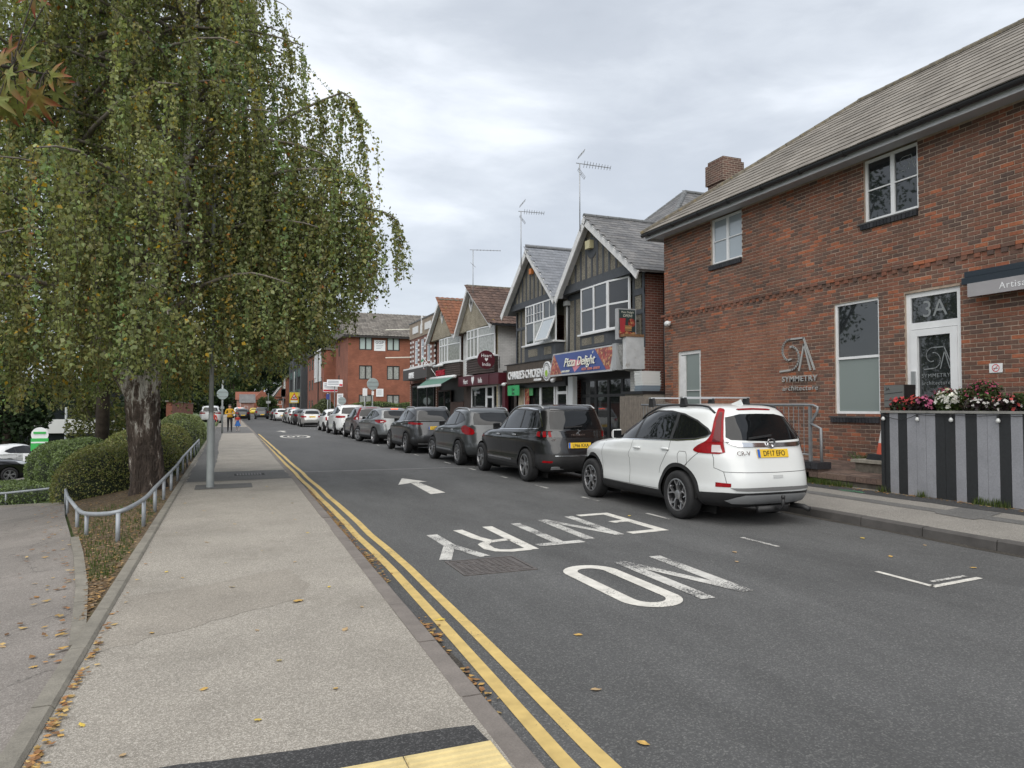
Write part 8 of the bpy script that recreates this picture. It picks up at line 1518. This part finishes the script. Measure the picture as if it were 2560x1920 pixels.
# ================================================================== sweetgum twig close to the camera
SW = thing('sweetgum_branch', 'green and red star shaped leaves on a twig at the upper left', 'branch', (-1.0, 1.7, 2.3))
star = []
for k in range(5):
    a = PI/2+(k-2)*1.12; L_ = (1.0, .95, .62)[abs(k-2)]; star += [(.26*math.cos(a-.56), .26*math.sin(a-.56)), (L_*.62*math.cos(a-.2), L_*.62*math.sin(a-.2)), (L_*math.cos(a), L_*math.sin(a)), (L_*.62*math.cos(a+.2), L_*.62*math.sin(a+.2))]
star += [(.22*math.cos(PI/2+2*1.12+.56), .22*math.sin(PI/2+2*1.12+.56))]
def sg_mat(n, c1, c2):
    m = leaf_mat('sweetgum_leaf_%d' % n, .35, .5); t = m.node_tree; L = t.links.new; g = N(t, 'ShaderNodeTexCoord'); v = N(t, 'ShaderNodeVectorMath', operation='LENGTH'); L(g.outputs['Object'], v.inputs[0]); nz = N(t, 'ShaderNodeTexNoise'); nz.inputs['Scale'].default_value = 2.5; L(g.outputs['Object'], nz.inputs[0]); a = N(t, 'ShaderNodeMath', operation='ADD'); L(v.outputs['Value'], a.inputs[0]); L(nz.outputs['Fac'], a.inputs[1]); mr = N(t, 'ShaderNodeMapRange'); mr.inputs[1].default_value = .75; mr.inputs[2].default_value = 1.45; L(a.outputs[0], mr.inputs[0]); mm = N(t, 'ShaderNodeMix'); mm.data_type = 'RGBA'; L(mr.outputs[0], mm.inputs[0]); mm.inputs[6].default_value = (*c1, 1); mm.inputs[7].default_value = (*c2, 1); L(mm.outputs[2], t.nodes['Principled BSDF'].inputs['Base Color']); return m
SGM = [sg_mat(0, (.20, .22, .04), (.34, .10, .05)), sg_mat(1, (.20, .23, .05), (.24, .18, .05)), sg_mat(2, (.22, .17, .04), (.32, .06, .04))]
stm = [MB().add([(0, 0, 0)]+[(a, b, -.38*(a*a+b*b)+.22*abs(a)) for a, b in star], [(0, i+1, (i+1) % len(star)+1) for i in range(len(star))]).mesh('leaf', m_, True) for m_ in SGM]
tw2 = [Vector(q) for q in [(-0.679, 2.124, 2.544), (-0.57, 2.031, 2.431), (-0.484, 1.976, 2.402), (-0.409, 1.925, 2.379)]]; MB().tube(tw2, [.006, .005, .004, .002], 6).build('twig', TWIG, SW, True)
for k, (lx, ly, lz, s, ro) in enumerate([(-0.498,2.004,2.373,0.052,2.7),(-0.452,1.942,2.397,0.05,-0.4),(-0.416,1.908,2.318,0.055,3.2),(-0.4,1.943,2.383,0.045,-1.5),(-0.481,2.02,2.334,0.05,2.9),(-0.5,1.96,2.411,0.045,0.3),(-0.455,2.029,2.397,0.05,2.2),(-0.391,1.962,2.354,0.04,-2.2),(-0.533,2.019,2.354,0.05,2.4),(-0.517,2.067,2.332,0.04,3.5),(-0.42,1.966,2.56,0.035,2.9),(-0.448,1.998,2.6,0.045,3.0),(-0.537,1.997,2.393,0.05,1.5),(-0.422,1.975,2.316,0.035,2.8),(-0.496,2.022,2.46,0.04,0.2),(-0.484,2.084,2.395,0.05,1.2),(-0.502,1.943,2.309,0.045,3.0),(-0.392,2.003,2.401,0.035,-1.8),(-0.443,1.962,2.322,0.042,3.4),(-0.471,1.907,2.36,0.04,2.2)]):
    o = link('leaf', stm[k % 3], SW, False); o.location = Vector((lx, ly, lz))-SW.location; q = Vector((-.37, -.93, -.05)).to_track_quat('Z', 'Y').to_matrix() @ Matrix.Rotation(ro, 3, 'Z') @ Matrix.Rotation(random.uniform(-.7, .7), 3, 'X') @ Matrix.Rotation(random.uniform(-.6, .6), 3, 'Y'); o.rotation_euler = q.to_euler(); o.scale = (s*1.15,)*3
    a = Vector((lx, ly, lz)); b = min(tw2, key=lambda t: (t-a).length); MB().tube([a, (a+b)/2+Vector((0, 0, .01)), b], .0015, 4).build('leaf_stalk', TWIG, SW)
# ================================================================== vehicles
car_mats(); specs()
PW = paint('white', (.66, .675, .67)); PK = paint('black', (.004, .004, .005)); PG = paint('gunmetal', (.075, .08, .083), .45); PD = paint('dark_grey', (.05, .052, .056), .4); PS = paint('silver_grey', (.20, .21, .215), .55); PP = paint('plum_grey', (.17, .155, .16), .5); PSV = paint('silver', (.42, .42, .41), .5); PY = paint('yellow', (.70, .52, .03))
GRP = 'cars parked along the right kerb'
r1, c1 = build_car('parked_car', 'white estate style car with roof bars, nearest of the parked row', GRP, 6.90, 8.65, SPEC['crv'], PW, plate='DF17 EFO')
def on(root, car, nm, view, p, w, h, m, off=.012, d=.01, side=1):
    P, n = car.at3(p, view, off, side); tl = math.atan2(n.z, -n.y) if view == 'rear' else 0
    o = MB().box(-w/2, w/2, -d/2, d/2, -h/2, h/2).build(nm, m, root, world=False); o.location = P; o.rotation_euler = (-tl*.8, 0, 0); return o
def rear_text(root, car, s, x, z, size, m, off=.012, xs=1, bold=0, dx=1):
    P, n = car.at3((abs(x), z), 'rear', off, 1 if x >= 0 else -1); tl = math.atan2(n.z, -n.y); me = text_mesh('badge_text', s, size, m, .002, xs=xs, bold=bold); me.transform(Matrix.Rotation(-tl, 4, 'X') @ Matrix.Rotation(PI/2, 4, 'X')); o = link('badge_text', me, root, False); o.location = P
CH = CARM['chrome']; BKP = CARM['plastic']
rear_text(r1, c1, 'CR-V', -.47, .945, .085, CH, .022, xs=1.2, bold=0)
P, n = c1.at3((0, 1.10), 'rear', .03); bd = MB()
for s in (-1, 1): bd.bar((s*.035, 0, -.05), (s*.05, 0, .05), .016, .014, (0, 1, 0)); bd.bar((s*.012, 0, .05), (s*.05, 0, .05), .014, .014, (0, 1, 0))
bd.bar((-.04, 0, 0), (.04, 0, 0), .014, .014, (0, 1, 0)); o = bd.build('badge', CH, r1, world=False); o.location = P; o = MB().lathe([(.058, -.012), (.068, -.012), (.068, .0), (.058, .0)], axis='y', n=20).build('badge_ring', CH, r1, world=False); o.location = P
P, n = c1.at3((0, 1.165), 'rear', .02); o = MB().obox((-.16, 0, .02), (.19, 0, .02), (0, .012, 0), (0, 0, .012)).build('wiper', BKP, r1, world=False); o.location = P
for y in (-.15, -1.0):
    b = MB(); z = 1.735; b.prism([(-.62, y-.045, z), (-.62, y+.045, z), (-.62, y+.03, z+.022), (-.62, y-.03, z+.022)], (1.24, 0, 0)); b.build('roof_bar', CARM['silver'], r1, world=False)
    for s in (-1, 1): MB().add([(s*.60, y-.07, 1.60), (s*.60, y+.07, 1.60), (s*.60, y+.05, 1.745), (s*.60, y-.05, 1.745), (s*.54, y-.07, 1.62), (s*.54, y+.07, 1.62), (s*.56, y+.05, 1.745), (s*.56, y-.05, 1.745)], [(0, 1, 2, 3), (7, 6, 5, 4), (0, 3, 7, 4), (1, 5, 6, 2), (3, 2, 6, 7)]).build('bar_foot', BKP, r1, world=False)
MB().prism([(-.02, -1.62, 1.63), (-.02, -1.35, 1.64), (-.012, -1.60, 1.71), (-.012, -1.56, 1.715)], (.03, 0, 0)).build('aerial_fin', PW, r1, world=False)
tbm = MB().tube([(0, -2.1, .25), (0, -2.36, .24), (0, -2.40, .30), (0, -2.40, .38)], .022, 8).lathe([(0, -.03), (.025, -.02), (.028, 0), (.025, .02), (0, .03)], (0, -2.40, .40), 'z', 10); tbm.box(-.28, .22, -2.26, -2.2, .19, .27); tbm.build('tow_bar', BKP, r1, True, False); MB().tube([(.42, -2.1, .24), (.45, -2.30, .24), (.47, -2.38, .21)], .036, 10).build('exhaust', BKP, r1, True, False)
on(r1, c1, 'tailgate_handle', 'rear', (.02, .665), .16, .04, mat('recess_grey', (.45, .46, .46), .6), .003, .006)
r2, c2 = build_car('parked_car', 'glossy black tall people carrier with chrome window trim, second in the row', GRP, 6.84, 14.15, SPEC['tall'], PK, plate='LP66 KXA')
rear_text(r2, c2, 'PEUGEOT', 0, 1.0, .05, CH, .012, 1.5); rear_text(r2, c2, '5008', -.55, .90, .055, CH, .012, 1.3); P, n = c2.at3((0, 1.07), 'rear', .02); b = MB()
for a, q in (((-.02, .06), (.02, .03)), ((.02, .03), (-.01, -.02)), ((-.01, -.02), (.03, -.06)), ((-.01, .0), (-.05, -.04)), ((.01, .02), (.05, .03))): b.bar((a[0], 0, a[1]), (q[0], 0, q[1]), .016, .012, (0, 1, 0))
o = b.build('badge', CH, r2, world=False); o.location = P; P, n = c2.at3((0, 1.18), 'rear', .02); o = MB().obox((-.1, 0, .0), (.2, 0, .012), (0, .012, 0), (0, 0, .014)).build('wiper', BKP, r2, world=False); o.location = P
for s in (-1, 1): on(r2, c2, 'exhaust_trim', 'rear', (.48, .34), .30, .07, CARM['silver'], .008, .01, s)
r3, c3 = build_car('parked_car', 'gunmetal grey crossover with ten spoke wheels, third in the row', GRP, 6.78, 18.87, SPEC['cross'], PG, plate='HJ11 ORK', steer=.12)
r4, c4 = build_car('parked_car', 'dark grey crossover with black roof window, fourth in the row', GRP, 6.66, 24.49, SPEC['cross2'], PD, plate='LL22 TYV')
r5, c5 = build_car('parked_car', 'silver grey crossover with a lit brake light, parked with its nose turned out', GRP, 6.78, 31.2, SPEC['cross3'], PS, plate='WF18 ZKB', rot=.09, steer=.3)
build_car('parked_car', 'plum grey older estate with upright red tail lights', GRP, 6.72, 36.5, SPEC['suv3'], PP, detail=1); build_car('parked_car', 'tall white sports utility car between the plum estate and the small white car', GRP, 6.72, 42.4, SPEC['big'], PW, detail=1); build_car('parked_car', 'small white city car in front of the tall white one', GRP, 6.64, 48.6, SPEC['mini'], PW, detail=1)
build_car('parked_car', 'silver low estate car with a yellow plate beyond the gap', GRP, 6.36, 60.2, SPEC['estate'], PSV, detail=1, plate='BJ19 LWE', rot=-.03); build_car('parked_car', 'dark hatchback just ahead of the silver estate', GRP, 6.3, 66.4, SPEC['hatch'], PD, detail=0); build_car('parked_car', 'white hatchback two places ahead of the silver estate', GRP, 6.25, 71.2, SPEC['hatch'], PW, detail=0); build_car('parked_car', 'silver hatchback three places ahead of the silver estate', GRP, 6.25, 76, SPEC['cross3'], PSV, detail=0); build_car('parked_car', 'white hatchback near the far end of the parked row', GRP, 5.9, 87.2, SPEC['hatch'], PW, detail=0, plate='AB12 CDE'); build_car('parked_car', 'black car at the far end of the parked row', GRP, 5.8, 92.6, SPEC['hatch'], PK, detail=0)
build_car('moving_car', 'grey car driving away down the middle of the road', None, 4.25, 101, SPEC['cross'], PD, detail=0, plate='GX70 VNM'); build_car('moving_car', 'black car on the left side of the far road', None, 1.72, 94, SPEC['hatch'], PK, detail=0, plate='KT65 BHD'); build_car('parked_car', 'white car beyond the black one on the left far side', None, 1.5, 104, SPEC['cross3'], PW, detail=0); build_car('parked_car', 'dark car farther along the left far side', None, 1.9, 124, SPEC['hatch'], PD, detail=0); build_car('moving_car', 'yellow car in the far distance', None, 5.4, 172, SPEC['hatch'], PY, detail=0); build_car('parked_car', 'white topped car parked on the left behind the boy', None, -1.5, 72.5, SPEC['big'], PW, detail=0)
def put(root, x, y, z, rot): root.location = (x, y, z); root.rotation_euler = (0, 0, rot)
ra, _ = build_car('parked_car', 'white coupe styled electric crossover in the lower car park', None, 0, 0, SPEC['fast'], PW, detail=1); put(ra, -11.3, 50.2, zt(-11.3, 50)+.02, -.72)
rb_, _ = build_car('parked_car', 'black hatchback nearer the hedge in the lower car park', None, 0, 0, SPEC['hatch'], PK, detail=1); put(rb_, -10.1, 36.4, zt(-10, 36)+.02, -1.15)
# ================================================================== people
def person(label, joints, edges, zones, loc, rotz=0, extra=()):
    me = bpy.data.meshes.new('body'); names = list(joints); me.from_pydata([joints[k][0] for k in names], [], []); me.edges.add(len(edges)); me.edges.foreach_set('vertices', [names.index(q) for e in edges for q in e]); me.update()
    o = bpy.data.objects.new('body', me); COL.objects.link(o); md = o.modifiers.new('s', 'SKIN')
    bm = bmesh.new(); bm.from_mesh(me); ly = bm.verts.layers.skin.verify(); bm.verts.ensure_lookup_table()
    for i, k in enumerate(names): r = joints[k][1]; bm.verts[i][ly].radius = r if isinstance(r, tuple) else (r, r); bm.verts[i][ly].use_root = (k == 'pelvis')
    bm.to_mesh(me); bm.free()
    md2 = o.modifiers.new('d', 'SUBSURF'); md2.levels = 2; md2.render_levels = 2; dg = bpy.context.evaluated_depsgraph_get(); dg.update(); m2 = bpy.data.meshes.new_from_object(o.evaluated_get(dg)); bpy.data.objects.remove(o)
    mats = [z[1] for z in zones]; m2.materials.clear()
    for q in mats: m2.materials.append(q)
    for f in m2.polygons:
        f.use_smooth = True; c = f.center
        for i, (fn, _) in enumerate(zones):
            if fn(c): f.material_index = i; break
    t = thing('person', label, 'person', loc, rotz); link('body', m2, t, False)
    for nm, mb, mt in extra: mb.build(nm, mt, t, True, False)
    return t
SKIN = mat('skin', (.42, .25, .18), .6); HAIR = mat('hair_dark', (.018, .013, .01), .6); MUS = mat('mustard_knit', (.52, .29, .02), .9, noise=.15, nscale=30); TRS = mat('black_trousers', (.012, .012, .014), .9); REDT = mat('red_top', (.5, .05, .035), .85); NAVT = mat('navy_trousers', (.02, .03, .06), .9); BLD = mat('blue_dress', (.03, .13, .40), .85); SHOE = mat('shoe', (.03, .03, .03), .7); LEG = mat('pale_tights', (.5, .42, .4), .8)
def body(h, sit=False, armpose='hold', stride=.12):
    s = h/1.68; J = {'pelvis': ((0, 0, .92), (.145, .11)), 'waist': ((0, 0, 1.08), (.13, .10)), 'chest': ((0, .01, 1.25), (.155, .115)), 'upper': ((0, .01, 1.37), (.14, .09)), 'neck': ((0, 0, 1.44), .05), 'headb': ((0, -.025, 1.52), .085), 'headt': ((0, -.01, 1.61), .092)}
    E = [('pelvis', 'waist'), ('waist', 'chest'), ('chest', 'upper'), ('upper', 'neck'), ('neck', 'headb'), ('headb', 'headt')]
    for q, sd in (('l', -1), ('r', 1)):
        if sit: J.update({'hip'+q: ((sd*.09, -.02, .90), .095), 'knee'+q: ((sd*.11, -.40, .86), .065), 'ank'+q: ((sd*.11, -.42, .48), .042), 'toe'+q: ((sd*.12, -.56, .44), .035)})
        else: st = stride*sd; J.update({'hip'+q: ((sd*.09, 0, .86), .095), 'knee'+q: ((sd*.095, -.03-st*.6, .48), .065), 'ank'+q: ((sd*.10, -st, .085), .045), 'toe'+q: ((sd*.11, -.15-st, .035), .036)})
        E += [('pelvis', 'hip'+q), ('hip'+q, 'knee'+q), ('knee'+q, 'ank'+q), ('ank'+q, 'toe'+q)]
        J['sho'+q] = ((sd*.18, 0, 1.36), .06)
        if armpose == 'hold': J.update({'elb'+q: ((sd*.27, .0, 1.12), .05), 'wri'+q: ((sd*.08, -.24, 1.10), .034), 'han'+q: ((sd*.02, -.28, 1.12), .035)})
        else: J.update({'elb'+q: ((sd*.25, .03, 1.10), .045), 'wri'+q: ((sd*.24, -.06, .88), .032), 'han'+q: ((sd*.23, -.09, .80), .034)})
        E += [('upper', 'sho'+q), ('sho'+q, 'elb'+q), ('elb'+q, 'wri'+q), ('wri'+q, 'han'+q)]
        for k, (dx, dy, dz) in enumerate(((.03, -.02, .01), (.015, -.035, -.03), (0, -.03, -.05), (-.015, -.02, -.055), (-.03, -.01, -.045))):
            b0 = J['han'+q][0]; J['f%d%s' % (k, q)] = ((b0[0]-sd*dx*.8, b0[1]+dy, b0[2]+dz*.9), .009); E.append(('han'+q, 'f%d%s' % (k, q)))
    return {k: (tuple(c*s for c in p), tuple(q*s for q in r) if isinstance(r, tuple) else r*s) for k, (p, r) in J.items()}, E, s
def hair(s, dz=0, long=.2):
    b = MB(); n = 12; vs = []; fs = []
    for j in range(7):
        ph = -.9+(PI/2+.9)*j/6; 
        for i in range(n): th = PI*.05+2*PI*i/n; fr_ = max(0, -math.sin(th)); r = .105*math.cos(ph*.85); zz = .105*math.sin(ph)+(-long*.55 if ph < -.3 and fr_ < .5 else 0); vs.append((r*math.cos(th)*s, (r*math.sin(th)*(1 if math.sin(th) > -.3 else .62)+.02)*s, (1.60+zz+dz)*s))
    for j in range(6):
        for i in range(n): fs.append((j*n+i, j*n+(i+1) % n, (j+1)*n+(i+1) % n, (j+1)*n+i))
    return b.add(vs, fs)
def face(s, q): return MB().obox((q*.032*s, -.092*s, 1.565*s), (.014*s, 0, 0), (0, .008, 0), (0, 0, .008*s))
def nose(s): return MB().add([(-.012*s, -.09*s, 1.525*s), (.012*s, -.09*s, 1.525*s), (0, -.12*s, 1.53*s), (0, -.092*s, 1.57*s)], [(0, 1, 2), (0, 2, 3), (1, 3, 2)])
J, E_, s = body(1.66); han = lambda c, J=J: min((Vector(J['hanl'][0])-c).length, (Vector(J['hanr'][0])-c).length)
person('woman in a mustard jumper and black trousers walking towards the camera', J, E_, [(lambda c: c.z > 1.43*s or han(c) < .075, SKIN), (lambda c: c.z < .07, SHOE), (lambda c: c.z < .93*s and abs(c.x) < .24, TRS), (lambda c: True, MUS)], (.12, 46.6, .1), 0, [('jumper_hem', MB().lathe([(.125, 1.06*s), (.165, .98*s), (.172, .90*s), (.15, .90*s)], (0, 0, 0), 'z', 20), MUS), ('hair', hair(s), HAIR), ('eye', face(s, -1), HAIR), ('eye', face(s, 1), HAIR), ('nose', nose(s), SKIN)])
J, E_, s = body(1.02, armpose='down', stride=.08); sk = MB().lathe([(.10, .95*s), (.14, .80*s), (.185, .55*s)], (0, 0, 0), 'z', 14)
person('small child in a blue dress walking beside the woman', J, E_, [(lambda c: c.z > 1.43*s, SKIN), (lambda c: c.z < .05, SHOE), (lambda c: c.z < .75*s and abs(c.x) < .13, LEG), (lambda c: abs(c.x) > .2*s and c.z < 1.2*s, SKIN), (lambda c: c.z > 1.12*s, REDT), (lambda c: True, BLD)], (.58, 47.2, .1), .1, [('dress', sk, BLD), ('hair', hair(s), mat('hair_brown', (.12, .06, .03), .6)), ('eye', face(s, -1), HAIR), ('eye', face(s, 1), HAIR), ('nose', nose(s), SKIN)])
J, E_, s = body(1.30, True, 'down')
person('boy in a red top and dark trousers sitting on the rail', J, E_, [(lambda c: c.z > 1.43*s, SKIN), (lambda c: c.z < .52*s, SHOE), (lambda c: c.z < .98*s and c.y < .15 and abs(c.x) < .17, NAVT), (lambda c: abs(c.x) > .16*s and c.z < .9*s, SKIN), (lambda c: True, REDT)], (-.85, 51.5, -.02), -.4, [('hair', hair(s, 0, .05), HAIR), ('eye', face(s, -1), HAIR), ('eye', face(s, 1), HAIR), ('nose', nose(s), SKIN)])
SR = thing('pavement_rail', 'short grey rail the boy sits on at the pavement edge', 'rail', (-.9, 51.5, .1)); MB().tube([(-.95, 49, .56), (-.95, 56, .56)], .03, 8).build('top_rail', RM, SR, True)
for y in (49.1, 51, 53, 55.9): MB().tube([(-.95, y, 0), (-.95, y, .56)], .028, 8).build('post', RM, SR, True)
